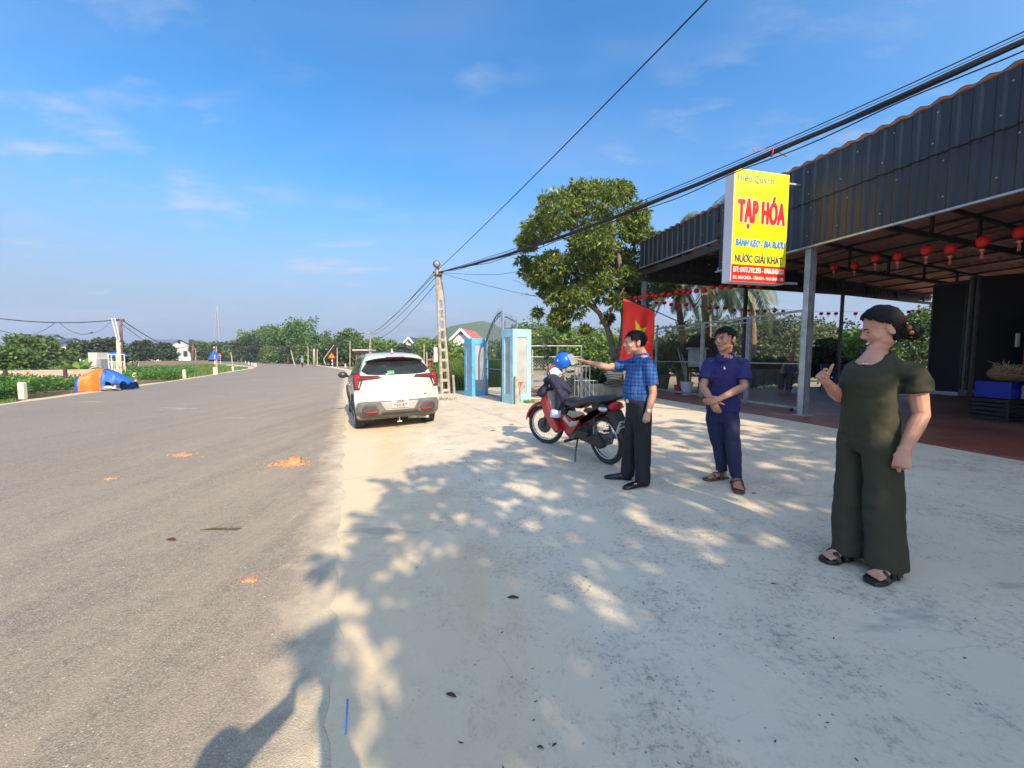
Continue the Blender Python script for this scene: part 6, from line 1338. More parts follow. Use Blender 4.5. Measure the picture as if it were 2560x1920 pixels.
# ---------------- white SUV, seen from behind ----------------
def interp(tab, x):
    if x <= tab[0][0]: return tab[0][1]
    for (a, b), (c, d) in zip(tab, tab[1:]):
        if x <= c: k = (x-a)/(c-a); return b+(d-b)*k
    return tab[-1][1]
def car():
    WT = simple('white_car_paint', (.52, .50, .465, 1), .22, .02, 2, dirt=(.46, .42, .36, 1)); WT.node_tree.nodes['Principled BSDF'].inputs['Coat Weight'].default_value = .6
    GY = simple('dusty_grey_cladding', (.115, .11, .105, 1), .6, .15, 4, dirt=(.24, .21, .18, 1)); GY2 = simple('dark_cladding', (.05, .05, .052, 1), .55, .2, 4, dirt=(.14, .12, .10, 1))
    SIL = simple('dusty_silver', (.33, .32, .30, 1), .45, .1, 4, dirt=(.4, .36, .3, 1)); GL = simple('dark_car_glass', (.018, .02, .023, 1), .06, .3, 3); RL = simple('red_lamp', (.20, .006, .01, 1), .2, .1); RB = simple('bright_red_lamp', (.50, .008, .018, 1), .25)
    e = (-2.13, 7.22, -.055); t = thing('parked_suv', 'white SUV parked at the roadside facing away, its grey rear bumper and plate showing', 'car', e, R(23)); t.rotation_euler = (R(.6), R(-1.6), R(25.5)); t.scale = (.875, .935, .935)
    Wd = [(.25, .80), (.35, .865), (.55, .895), (.75, .905), (.95, .885), (1.04, .845), (1.12, .80), (1.3, .73), (1.5, .655), (1.58, .60), (1.66, .50)]
    Bz = [(.36, .10), (.42, .03), (.50, .0), (.70, .0), (.76, .03), (.82, .055), (.90, .05), (1.05, .065), (1.16, .095), (1.22, .15), (1.52, .47), (1.58, .40)]
    def yr(x, z): return interp(Bz, z)+.13*abs(x/.9)**2.6
    T = [(0, .70), (.03, .76), (.05, .88), (.065, 1.05), (.095, 1.16), (.15, 1.22), (.30, 1.36), (.47, 1.52), (.52, 1.60), (.8, 1.645), (1.6, 1.66), (2.3, 1.64), (2.55, 1.60), (3.25, 1.10), (3.4, 1.04), (4.0, .98), (4.25, .88), (4.36, .70), (4.39, .6)]
    B_ = [(0, .50), (.03, .42), (.10, .36), (.4, .26), (4.0, .26), (4.3, .34), (4.39, .45)]
    ys = [0, .015, .03, .04, .05, .057, .065, .075, .085, .10, .12, .14, .18, .22, .26, .30, .34, .38, .42, .46, .49, .52, .58, .65, .8]+[.8+.06*i for i in range(1, 57)]+[4.2, 4.25, 4.3, 4.34, 4.37, 4.39]
    rings = []
    for y in ys:
        zb, zt = interp(B_, y), interp(T, y); tap = 1-.10*max(0, (y-3.4))**1.5; NS, NTp = 16, 8; r = []
        zs = max(zb+.05, zt-.055)
        side = [(interp(Wd, zb+(zs-zb)*k/NS)*tap, zb+(zs-zb)*k/NS) for k in range(NS+1)]
        xe = side[-1][0]; top = [(xe*math.cos(math.pi/2*k/NTp)**.55, zs+(zt-zs)*math.sin(math.pi/2*k/NTp)) for k in range(1, NTp)]
        half = side+top
        full = half + [(0, zt)] + [(-x, z) for x, z in half[::-1]]
        fade = max(0, 1-y/1.2)
        rings.append([Vector((x, y+.13*fade*abs(x/.9)**2.6+(-.10*abs(x/.9)**2.6*max(0, (y-3.6)/.8)), z)) for x, z in full])
    mb = MB(); mb.loft(rings)
    wy = [(.80, .345), (3.45, .345)]; WRR = .40
    V = mb.v; keep = []; nf = []
    for f in mb.f:
        c = [sum(V[i][k] for i in f)/len(f) for k in range(3)]
        if len(f) == 4 and abs(c[0]) > .5 and c[2] < .75 and any((c[1]-y)**2+(c[2]-z)**2 < WRR**2 for y, z in wy): continue
        nf.append(f)
    mb.f = nf; mb.m = [0]*len(nf)
    part('body_shell', mb, WT, t, smooth=True, sharp=50)
    # inner arches
    mb = MB()
    for y, z in wy:
        for sx in (-1, 1): mb.tube([(sx*.56, y, z+.02), (sx*.80, y, z+.02)], .405, 24)
        mb.v = [(a, b, max(c, .25)) for a, b, c in mb.v]
    mb.box((0, 2.1, .45), (1.3, 3.4, .24)); part('underbody', mb, GY2, t)
    def patch(poly, off, m, nm, th=.006, res=.025, parent=t, up=0, bev=0):
        poly = [(x, z+up) for x, z in poly]
        """a polygon in (x, z) laid on the rear surface, standing proud by off"""
        xs = [p[0] for p in poly]; zs = [p[1] for p in poly]
        def inside(x, z):
            c = False
            for i in range(len(poly)):
                (x1, y1), (x2, y2) = poly[i], poly[i-1]
                if (y1 > z) != (y2 > z) and x < (x2-x1)*(z-y1)/(y2-y1)+x1: c = not c
            return c
        # strip fill: columns between lower and upper outline
        n = max(3, int((max(xs)-min(xs))/res)); mbb = MB(); x0, x1 = min(xs)+1e-4, max(xs)-1e-4; rows = []
        def spans(x):
            r = []
            for i in range(len(poly)):
                (a, b), (c, d) = poly[i], poly[i-1]
                if (a > x) != (c > x): r.append(b+(d-b)*(x-a)/(c-a))
            r.sort(); return r[0], r[-1]
        bp = sorted(set([x0, x1]+[min(max(q, x0), x1) for q in xs]+[x0+(x1-x0)*i/n for i in range(n+1)])); NV = max(2, int((max(zs)-min(zs))/res)); NV = min(NV, 24)
        for x in bp:
            lo, hi = spans(x); rows.append([Vector((x, yr(x, lo+(hi-lo)*k/NV)-off, lo+(hi-lo)*k/NV)) for k in range(NV+1)])
        mbb.loft(rows, False, False); o = part(nm, mbb, m, parent, smooth=True); s = o.modifiers.new('s', 'SOLIDIFY'); s.thickness = th; s.offset = 0; return o
    mir = lambda P: [(-x, z) for x, z in P[::-1]]
    # rear glass with black surround, spoiler lip
    patch([(-.72, 1.30), (-.62, 1.235), (-.4, 1.215), (.4, 1.215), (.62, 1.235), (.72, 1.30), (.68, 1.36), (.61, 1.44), (.52, 1.47), (.3, 1.50), (-.3, 1.50), (-.52, 1.47), (-.61, 1.44), (-.68, 1.36)], .012, GL, 'rear_window', .02)
    mb = MB(); rows = []
    for i in range(25):
        x = -.62+1.24*i/24; k = abs(x/.62)**3; rows.append([Vector((x, .50+.05*k, 1.60-.05*k)), Vector((x, .30+.10*k, 1.585-.06*k)), Vector((x, .285+.11*k, 1.565-.07*k)), Vector((x, .33+.11*k, 1.535-.075*k)), Vector((x, .47+.05*k, 1.51-.07*k))])
    mb.loft(rows); part('spoiler', mb, WT, t, smooth=True, sharp=40)
    mb = MB(); rows = []
    for i in range(21):
        x = -.60+1.2*i/20; k = abs(x/.62)**3; rows.append([Vector((x, .29+.11*k, 1.562-.07*k)), Vector((x, .325+.11*k, 1.53-.075*k)), Vector((x, .40+.06*k, 1.495-.075*k)), Vector((x, .42+.06*k, 1.47-.08*k))])
    mb.loft(rows, False, False); o = part('spoiler_underside', mb, MT['black'], t, smooth=True); o.modifiers.new('s', 'SOLIDIFY').thickness = .008
    mb = MB(); mb.bar((-.20, .288, 1.566), (.20, .288, 1.566), .012, .020); part('brake_light', mb, RL, t)
    mb = MB(); mb.loft([[Vector((sx*.02*f, .75+dy*f, 1.648+.10*g)) for sx, dy in ((-1, -.06), (1, -.06), (.6, .09), (-.6, .09))] for f, g in ((1.3, 0), (1, .4), (.25, 1))]); part('antenna_fin', mb, WT, t, smooth=True)
    # side windows
    for sx in (-1, 1):
        def sw(pts, nm, m=GL, off=.006):
            mb = MB(); vs = [Vector((sx*(interp(Wd, z)+off), y, z)) for y, z in pts]; n = len(vs)
            rows = []; ys_ = [p[0] for p in pts]; x0, x1 = min(ys_)+.001, max(ys_)-.001
            for i in range(25):
                y = x0+(x1-x0)*i/24; r = []
                for k in range(len(pts)):
                    (a, b), (c, d) = pts[k], pts[k-1]
                    if (a > y) != (c > y): r.append(b+(d-b)*(y-a)/(c-a))
                r.sort(); lo, hi = r[0], r[-1]; rows.append([Vector((sx*(interp(Wd, lo+(hi-lo)*k/8)+off), y, lo+(hi-lo)*k/8)) for k in range(9)])
            mb.loft(rows, False, False); part(nm, mb, m, t, smooth=True)
        sw([(.75, 1.20), (1.1, 1.14), (3.15, 1.06), (2.95, 1.25), (2.55, 1.50), (2.2, 1.545), (1.2, 1.545), (.95, 1.45)], 'side_window')
        mb = MB(); mb.tube([(sx*.60, .75, 1.63), (sx*.60, .9, 1.675), (sx*.60, 2.2, 1.675), (sx*.59, 2.4, 1.62)], .018, 6); part('roof_rail', mb, MT['black'], t, smooth=True)
        # mirror
        mb = MB(); mb.ball((sx*1.02, 2.93, 1.10), (.125, .075, .082), 14, 10); mb.tube([(sx*.86, 2.95, 1.05), (sx*.98, 2.93, 1.08)], .03, 8); part('wing_mirror', mb, simple('mirror_black', (.03, .033, .04, 1), .25), t, smooth=True)
        # arch cladding
        for (y0, z0) in wy:
            mb = MB(); rows = []
            for k in range(25):
                a = math.pi*(-.06+1.12*k/24); rows.append([Vector((sx*(interp(Wd, min(.75, z0+r*math.sin(a)))+.012), y0+r*math.cos(a), z0+r*math.sin(a))) for r in (.385, .41, .455)])
            mb.loft(rows, False, False); o = part('wheel_arch', mb, GY2, t, smooth=True); s = o.modifiers.new('s', 'SOLIDIFY'); s.thickness = .03; s.offset = 0
        mb = MB(); mb.bar((sx*.875, 1.2, .34), (sx*.875, 3.05, .34), .05, .17); part('sill', mb, GY2, t, bevel=.01)
        mb = MB()
        for y in (1.45, 2.30): mb.bar((sx*.908, y, .45), (sx*.89, y+.02, 1.03), .006, .006)
        part('door_gap', mb, MT['black'], t); 
        for y in (1.75, 2.55): mb = MB(); mb.bar((sx*.915, y-.11, .93), (sx*.915, y+.11, .93), .03, .03); part('door_handle', mb, WT, t, bevel=.01)
        # wheels
        for (y0, z0) in wy:
            mb = MB(); MX = Matrix.Translation((sx*.78, y0, z0)) @ Matrix.Rotation(R(90)*sx, 4, 'Y')
            mb.lathe([(.20, -.11), (.30, -.115), (.335, -.10), (.345, -.05), (.345, .05), (.335, .10), (.30, .115), (.23, .115), (.22, .10)], 40, MX); w = part('wheel', mb, MT['rubber'], t, smooth=True, sharp=50)
            mb = MB()
            for k in range(36):
                a = k/36*6.283
                for q in (-.065, 0, .065): mb.box(None, None and 0, M=None) if False else mb.bar(MX @ Vector((.3465*math.cos(a), .3465*math.sin(a), q-.022)), MX @ Vector((.3465*math.cos(a+.05), .3465*math.sin(a+.05), q+.022)), .012, .006)
            part('tread', mb, MT['rubber'], w); mb = MB(); mb.lathe([(.23, .09), (.22, .06), (.03, .07), (.03, .10)], 30, MX)
            for k in range(5): a = k/5*6.283; mb.bar(MX @ Vector((0, 0, .085)), MX @ Vector((.22*math.cos(a), .22*math.sin(a), .095)), .05, .03)
            part('rim', mb, MT['chrome'], w, smooth=True, sharp=40)
    # tail lamps: outer L plus the slim inward arm
    for sx, mk in ((-1, lambda P: P), (1, mir)):
        P = mk([(-.885, 1.015), (-.80, 1.02), (-.745, .965), (-.40, .955), (-.345, .915), (-.62, .895), (-.715, .885), (-.79, .70), (-.892, .70), (-.90, .85)]); lamp = patch(P, .006, MT['black'], 'tail_lamp', .03, up=.235)
        P = mk([(-.868, 1.0), (-.805, 1.003), (-.755, .955), (-.42, .943), (-.40, .925), (-.62, .91), (-.74, .905), (-.80, .915), (-.872, .905)]); patch(P, .018, RL, 'lamp_arm', .02, parent=lamp, up=.235)
        P = mk([(-.868, 1.0), (-.805, 1.003), (-.765, .955), (-.80, .915), (-.872, .905)]); patch(P, .024, RB, 'lamp_corner', .012, parent=lamp, up=.235)
        for k in range(5):
            z = .885-k*.036; w_ = .075-.008*k; P = mk([(-.875+.002*k, z), (-.875+w_+.002*k, z), (-.873+w_+.002*k-.006, z-.022), (-.873+.002*k, z-.022)]); patch(P, .020, RB, 'lamp_segment', .012, parent=lamp, up=.235)
        P = mk([(-.775, .86), (-.765, .86), (-.80, .735), (-.812, .735)]); patch(P, .018, MT['white'], 'lamp_strip', .01, parent=lamp, up=.235)
    # tailgate seam, crease, badge bars (unreadable in the photograph)
    for sx in (-1, 1):
        rows = [[Vector((sx*(x), yr(x, z)-.003, z)), Vector((sx*(x+.010), yr(x, z)-.003, z))] for x, z in ((.78, .93), (.76, .92), (.73, .86), (.70, .79), (.665, .72))]; mb = MB().loft(rows, False, False); part('tailgate_seam', mb, MT['black'], t)
    patch([(-.62, .648), (-.43, .645), (-.43, .635), (-.62, .638)], .006, SIL, 'badge', .004, up=.145); patch([(.55, .655), (.60, .655), (.60, .63), (.55, .63)], .007, GY2, 'badge', .004, up=.145); patch([(.61, .65), (.70, .65), (.70, .637), (.61, .637)], .006, SIL, 'badge', .004, up=.145)
    # bumper: grey band, silver bowtie with dark corner pods
    bump = patch([(-.87, .50), (-.84, .585), (-.70, .60), (.70, .60), (.84, .585), (.87, .50), (.86, .34), (.74, .255), (-.74, .255), (-.86, .34)], .016, GY, 'rear_bumper', .04, up=.10)
    patch([(-.40, .575), (.40, .575), (.30, .40), (-.30, .40)], .045, SIL, 'bumper_plate', .02, parent=bump, up=.10)
    for sx, mk in ((-1, lambda P: P), (1, mir)):
        pod = patch(mk([(-.83, .485), (-.76, .575), (-.47, .575), (-.36, .40), (-.40, .33), (-.74, .33), (-.82, .40)]), .050, GY, 'bumper_pod', .02, parent=bump, up=.10)
        patch(mk([(-.77, .46), (-.72, .53), (-.50, .53), (-.43, .42), (-.46, .365), (-.72, .365), (-.77, .40)]), .068, GY2, 'pod_inset', .01, parent=bump, up=.10)
        patch(mk([(-.70, .40), (-.46, .40), (-.47, .372), (-.70, .372)]), .080, RB, 'reflector', .012, parent=bump, up=.10)
    patch([(-.36, .395), (.36, .395), (.38, .32), (-.38, .32)], .035, GY2, 'diffuser', .02, parent=bump, up=.10)
    # plate
    M_ = Matrix.Translation((-.175, yr(0, .55)-.078, .555)) @ Matrix.Rotation(R(90), 4, 'X')
    mb = MB(); mb.box(None, (1, 1, 1), M=M_ @ Matrix.Translation((.175, .088, -.006)) @ Matrix.Diagonal((.36, .18, .012, 1))); pl = part('number_plate', mb, simple('plate_white', (.55, .53, .48, 1), .5, .05), t, bevel=.008)
    NUM = simple('plate_ink', (.10, .10, .10, 1), .6)
    part('plate_text', text_mesh('20A', 1, M_ @ Matrix.Translation((.105, .098, .004)), .15, .058, spacing=1.1, bold=.0035), NUM, pl); part('plate_text', text_mesh('750.87', 1, M_ @ Matrix.Translation((.04, .018, .004)), .275, .060, spacing=1.1, bold=.0035), NUM, pl)
    # green sticker, wiper
    patch([(-.20, 1.29), (-.06, 1.29), (-.06, 1.235), (-.20, 1.235)], .026, simple('green_sticker', (.10, .62, .16, 1), .5), 'sticker', .003)
    mb = MB(); mb.tube([(.02, yr(0, 1.24)-.03, 1.235), (.05, yr(0, 1.25)-.04, 1.25), (.36, yr(.36, 1.25)-.03, 1.245)], .009, 6); mb.ball((.02, yr(0, 1.24)-.02, 1.235), .018, 8, 6); part('wiper', mb, MT['black'], t)
    # exhaust, tow eye, axle
    mb = MB(); mb.tube([(.42, .30, .285), (.60, .22, .275), (.66, .16, .27)], .035, 10); mb.tube([(.25, .45, .29), (.5, .40, .29)], .07, 12); part('exhaust', mb, MT['galv'], t, smooth=True)
    mb = MB(); mb.tube([(0, .12, .34), (0, .12, .24)], .012, 6); mb.tube([(-.05, .12, .235), (.05, .12, .235)], .012, 6); part('tow_eye', mb, MT['galv'], t)
    mb = MB(); mb.tube([(-.7, .80, .33), (.7, .80, .33)], .05, 8); part('axle', mb, MT['darksteel'], t)
    # headlamps at the front end
    for sx in (-1, 1): mb = MB(); mb.ball((sx*.68, 4.20, .80), (.17, .08, .06), 12, 8); part('headlight', mb, MT['chrome'], t, smooth=True)
    mb = MB(); mb.bar((-.5, 4.40, .62), (.5, 4.40, .62), .03, .22); part('grille', mb, MT['black'], t)
    mb = MB(); mb.add([(-.62, 3.17, 1.16), (.62, 3.17, 1.16), (.53, 2.60, 1.585), (-.53, 2.60, 1.585)], [(0, 1, 2, 3)]); o = part('windscreen', mb, GL, t); s = o.modifiers.new('s', 'SOLIDIFY'); s.thickness = .03; s.offset = 1
car()
# ---------------- motorbike ----------------
def motorbike():
    RD = simple('dark_red_bike_paint', (.36, .015, .022, 1), .22, .08, 5); BK = MT['black']; SV = simple('bike_silver', (.45, .45, .45, 1), .35, .1, metal=.5); SEAT = simple('bike_seat', (.022, .022, .025, 1), .38, .2, 10); GP = simple('beige_leg_shield', (.36, .35, .33, 1), .5, .1)
    ENG = simple('engine_metal', (.10, .10, .10, 1), .5, .3, 12, metal=.4, dirt=(.2, .17, .14, 1))
    # local: +x forward, wheels at x=0 (rear) and 1.22 (front)
    Rr = G(1518, 1159); Ff = G(1376, 1107); d = Ff-Rr; L_ = d.length; rz = math.atan2(d.y, d.x)
    t = thing('motorbike', 'dark red underbone motorbike on its side stand facing away from the men', 'motorbike', tuple(Rr), rz); t.rotation_euler = (R(-6), 0, rz); s = L_/1.22; t.scale = (s, s, s)
    MX = Matrix.Rotation(R(90), 3, 'X'); wr = .285
    def wheel(x, nm):
        mb = MB(); mb.torus((x, 0, wr), wr-.030, .030, MX, 48, 10, flat=1.1); w = part(nm, mb, MT['rubber'], t, smooth=True)
        mb = MB(); mb.torus((x, 0, wr), wr-.064, .012, MX, 48, 8, flat=1.6); part('rim', mb, MT['chrome'], w, smooth=True)
        mb = MB()
        for k in range(32):
            a = k/32*6.283; b = a+(.45 if k % 2 else -.45); y = .03 if k % 4 < 2 else -.03; mb.tube([(x+.04*math.cos(b), y, wr+.04*math.sin(b)), (x+(wr-.07)*math.cos(a), 0, wr+(wr-.07)*math.sin(a))], .0016, 4, False)
        part('spokes', mb, SV, w); mb = MB(); mb.tube([(x, -.05, wr), (x, .05, wr)], .035, 14); part('hub', mb, ENG, w, smooth=True, sharp=40)
    wheel(0, 'wheel'); n0 = set(o.name for o in bpy.data.objects); wheel(1.22, 'wheel'); WN = [int(o.name.split('.')[1]) for o in bpy.data.objects if o.name not in n0 and o.name.startswith('wheel')][0]
    mb = MB(); mb.tube([(0, -.055, wr), (0, .055, wr)], .07, 20); mb.tube([(0, .05, wr), (0, .075, wr)], .085, 20); part('drum_brake', mb, ENG, t, smooth=True, sharp=40)
    mb = MB(); mb.lathe([(.11, -.002), (.11, .002), (.05, .002), (.05, -.002)], 28, Matrix.Translation((1.22, .05, wr)) @ Matrix.Rotation(R(90), 4, 'X')); mb.box((1.13, .06, wr+.06), (.05, .03, .07)); part('disc_brake', mb, ENG, t)
    # fork and handlebar
    mb = MB()
    for sy in (-1, 1): mb.tube([(1.22, sy*.065, wr), (1.12, sy*.06, .60), (1.04, sy*.04, .82)], [.022, .024, .020], 8)
    part('fork', mb, ENG, t, smooth=True)
    mb = MB(); rows = []
    for k in range(13):
        a = R(15+k*10); r = wr+.045; wd = .055*(1-.25*abs(k-6)/6); c = Vector((1.22+r*math.cos(a), 0, wr+r*math.sin(a)))
        rows.append([Vector((c.x-(.02*math.cos(a)), -wd, c.z-.035)), Vector((c.x, -wd*.7, c.z)), Vector((c.x+.012*math.cos(a), 0, c.z+.012)), Vector((c.x, wd*.7, c.z)), Vector((c.x-(.02*math.cos(a)), wd, c.z-.035))])
    mb.loft(rows, False, False); o = part('front_mudguard', mb, RD, t, smooth=True); o.modifiers.new('s', 'SOLIDIFY').thickness = .006
    def plate(pts, y0, y1, m, nm, bev=.012, lean=0, tz_=0):
        """side outline in (x,z) with thickness between y0 and y1"""
        mb = MB(); n = len(pts); cx = sum(p[0] for p in pts)/n; cz = sum(p[1] for p in pts)/n; k = .95; rings = []
        for y, f in ((y0, k), (y0+(y1-y0)*.3, 1), (y0+(y1-y0)*.7, 1), (y1, k)): rings.append([Vector((cx+(x-cx)*f, y, cz+(z-cz)*f)) for x, z in pts])
        mb.loft(rings); return part(nm, mb, m, t, smooth=True, sharp=45)
    for sy in (-1, 1):
        a, b = (sy*.10, sy*.175) if sy > 0 else (-.175, -.10)
        plate([(1.03, .80), (1.10, .66), (1.06, .50), (.93, .34), (.80, .25), (.70, .30), (.78, .40), (.90, .52), (.96, .66), (.97, .80)], a, b, RD, 'leg_shield')
        plate([(.75, .36), (.62, .24), (.50, .28), (.40, .38), (.28, .50), (.10, .62), (-.10, .70), (-.16, .67), (.0, .58), (.2, .47), (.45, .46), (.62, .52), (.72, .50)], sy*.075 if sy > 0 else -.125, sy*.125 if sy > 0 else -.075, RD, 'side_cover')
        plate([(.66, .46), (.50, .38), (.38, .42), (.30, .49), (.46, .455), (.52, .43), (.60, .50)], sy*.128 if sy > 0 else -.134, sy*.134 if sy > 0 else -.128, SV, 'silver_decal')
        plate([(.56, .53), (.44, .50), (.30, .54), (.18, .60), (.34, .60), (.50, .585)], sy*.124 if sy > 0 else -.130, sy*.130 if sy > 0 else -.124, simple('yellow_grey_decal', (.30, .28, .20, 1), .5, .6, 60), 'side_decal')
        mb = MB(); mb.tube([(1.0, sy*.03, .92), (.98, sy*.16, .98), (.94, sy*.25, 1.0)], .011, 8); part('handlebar', mb, SV, t, smooth=True); mb = MB(); mb.tube([(.95, sy*.24, 1.0), (.90, sy*.35, .995)], .018, 10); part('grip', mb, BK, t, smooth=True)
        mb = MB(); mb.tube([(.955, sy*.22, 1.0), (.965, sy*.25, 1.16), (.95, sy*.28, 1.24)], .006, 6); mb.ball((.945, sy*.29, 1.26), (.02, .062, .038), 12, 8); part('mirror', mb, BK, t, smooth=True)
        mb = MB(); mb.tube([(.02, sy*.10, .30), (.06, sy*.105, .60)], .012, 8); rr = []; n = 60
        mb.tube([(.025+.04*k/n+.027*math.cos(k*.75), sy*.10+.027*math.sin(k*.75), .33+.20*k/n) for k in range(n+1)], .005, 5); part('shock_absorber', mb, ENG, t, smooth=True)
        mb = MB(); mb.tube([(-.02, sy*.09, .28), (.25, sy*.085, .30), (.42, sy*.07, .30)], [.02, .022, .02], 8); part('swing_arm', mb, BK, t, smooth=True)
    plate([(1.05, .84), (1.10, .72), (1.02, .55), (.90, .40), (.86, .46), (.95, .66), (.97, .84)], -.10, .10, RD, 'front_cowl'); plate([(1.02, .80), (.955, .62), (.88, .48), (.85, .52), (.90, .66), (.93, .80)], -.145, .145, GP, 'inner_leg_shield')
    plate([(.90, .52), (.80, .38), (.68, .34), (.62, .42), (.66, .56), (.72, .60), (.78, .48)], -.085, .085, BK, 'centre_cover')
    # handlebar cover (white with a red patch) 
    mb = MB(); mb.ball((1.0, 0, 1.03), (.10, .12, .075), 16, 10); part('handlebar_cowl', mb, MT['white'], t, smooth=True); mb = MB(); mb.ball((1.03, .0, 1.045), (.085, .105, .072), 14, 8); part('cowl_patch', mb, simple('red_cowl', (.62, .03, .03, 1), .3), t, smooth=True)
    mb = MB(); mb.ball((1.12, 0, .97), (.035, .09, .055), 14, 8); part('headlight', mb, MT['chrome'], t, smooth=True)
    # seat
    mb = MB(); rings = []
    for k, (x, zc, w, h) in enumerate(((.70, .640, .05, .02), (.66, .665, .095, .045), (.58, .675, .115, .055), (.46, .665, .125, .055), (.36, .675, .13, .06), (.26, .715, .13, .055), (.10, .745, .125, .05), (-.05, .765, .115, .045), (-.16, .778, .09, .035), (-.20, .78, .05, .015))):
        rings.append([Vector((x, w*math.copysign(abs(math.cos(a))**.7, math.cos(a)), zc+h*math.copysign(abs(math.sin(a))**.8, math.sin(a)))) for a in [6.283*j/18 for j in range(18)]])
    mb.loft(rings); part('seat', mb, SEAT, t, smooth=True)
    mb = MB(); mb.tube([(.02, .13, .70), (-.14, .135, .78), (-.26, .10, .80), (-.28, 0, .80), (-.26, -.10, .80), (-.14, -.135, .78), (.02, -.13, .70)], .014, 8); part('grab_rail', mb, BK, t, smooth=True)
    # tail
    plate([(-.10, .74), (.10, .70), (.04, .58), (-.14, .64), (-.22, .70)], -.10, .10, BK, 'tail_cowl')
    mb = MB(); mb.ball((-.20, 0, .70), (.055, .10, .055), 14, 10); part('tail_light', mb, RLM, t, smooth=True)
    for sy in (-1, 1): mb = MB(); mb.ball((-.13, sy*.12, .68), (.075, .03, .032), 12, 8); part('indicator', mb, MT['chrome'], t, smooth=True)
    plate([(-.12, .66), (-.22, .66), (-.33, .48), (-.38, .34), (-.34, .33), (-.26, .46), (-.14, .58)], -.065, .065, BK, 'rear_mudguard')
    M_ = Matrix.Translation((-.335, 0, .50)) @ Matrix.Rotation(R(-28), 4, 'Y') @ Matrix(((0, 0, -1, 0), (-1, 0, 0, 0), (0, 1, 0, 0), (0, 0, 0, 1)))
    mb = MB(); mb.box(None, (1, 1, 1), M=M_ @ Matrix.Diagonal((.22, .165, .006, 1))); pl = part('number_plate', mb, MT['white'], t, bevel=.004)
    NUM = simple('bike_plate_ink', (.06, .06, .07, 1), .6); part('plate_text', text_mesh('20-P', 1, M_ @ Matrix.Translation((-.09, .012, .006)), .18, .055, bold=.003), NUM, pl); part('plate_text', text_mesh('7.2', 1, M_ @ Matrix.Translation((-.05, -.068, .006)), .10, .055, bold=.003), NUM, pl)
    # engine, exhaust, chain case, stand, pegs
    mb = MB(); mb.tube([(.55, -.10, .30), (.55, .10, .30)], .095, 18); mb.tube([(.62, 0, .30), (.80, 0, .33)], [.06, .055], 12); mb.box((.47, 0, .33), (.16, .17, .12)); part('engine', mb, ENG, t, smooth=True, sharp=40)
    mb = MB(); mb.tube([(.80, -.05, .28), (.66, -.10, .17), (.40, -.13, .20), (.20, -.14, .25)], .016, 8); mb.tube([(.28, -.14, .24), (-.12, -.15, .33)], [.03, .042], 14); part('exhaust', mb, SV, t, smooth=True, sharp=50)
    mb = MB(); mb.loft([[Vector((x, y, z)) for x, z in ((-.09, .27), (.0, .37), (.12, .35), (.45, .35), (.45, .25), (.1, .22), (-.02, .20))] for y in (.085, .11)]); part('chain_case', mb, BK, t, bevel=.006)
    mb = MB(); mb.tube([(.42, .09, .22), (.33, .20, .10), (.22, .30, .0)], .011, 8); mb.box((.21, .31, .005), (.07, .04, .012)); part('side_stand', mb, ENG, t, smooth=True)
    mb = MB(); mb.tube([(.50, -.22, .21), (.50, .22, .21)], .012, 8)
    for sy in (-1, 1): mb.tube([(.50, sy*.14, .215), (.50, sy*.23, .215)], .02, 8)
    part('foot_peg_bar', mb, BK, t, smooth=True)
    for sy in (-1, 1): mb = MB(); mb.tube([(.15, sy*.10, .34), (.13, sy*.2, .33)], .016, 8); part('pillion_peg', mb, BK, t, smooth=True)
    mb = MB(); 
    for k in range(5): mb.tube([(.88-.02*k*0, -.06+.03*k, .62), (.70, -.06+.03*k, .60), (.66, -.06+.03*k, .50)], .004, 5)
    for x, z in ((.88, .62), (.79, .61), (.70, .60)): mb.tube([(x, -.07, z), (x, .07, z)], .004, 5)
    part('wire_rack', mb, MT['chrome'], t)
    TR_ = Matrix.Translation((1.10, 0, 0)) @ Matrix.Rotation(R(27), 4, 'Z') @ Matrix.Translation((-1.10, 0, 0))
    for o in [q for q in bpy.data.objects if q.parent == t]:
        if o.name.split('.')[0] in ('disc_brake', 'fork', 'front_mudguard', 'handlebar', 'grip', 'mirror', 'headlight', 'handlebar_cowl', 'cowl_patch') or o.name == 'wheel.%03d' % WN:
            for q in [o]+[c for c in bpy.data.objects if c.parent == o]: q.data.transform(TR_)
    return t, Matrix.Translation(Rr) @ Matrix.Rotation(rz, 4, 'Z') @ Matrix.Rotation(R(-6), 4, 'X') @ Matrix.Scale(s, 4)
RLM = simple('bike_tail_light', (.45, .01, .012, 1), .2)
BIKE, BM = motorbike()
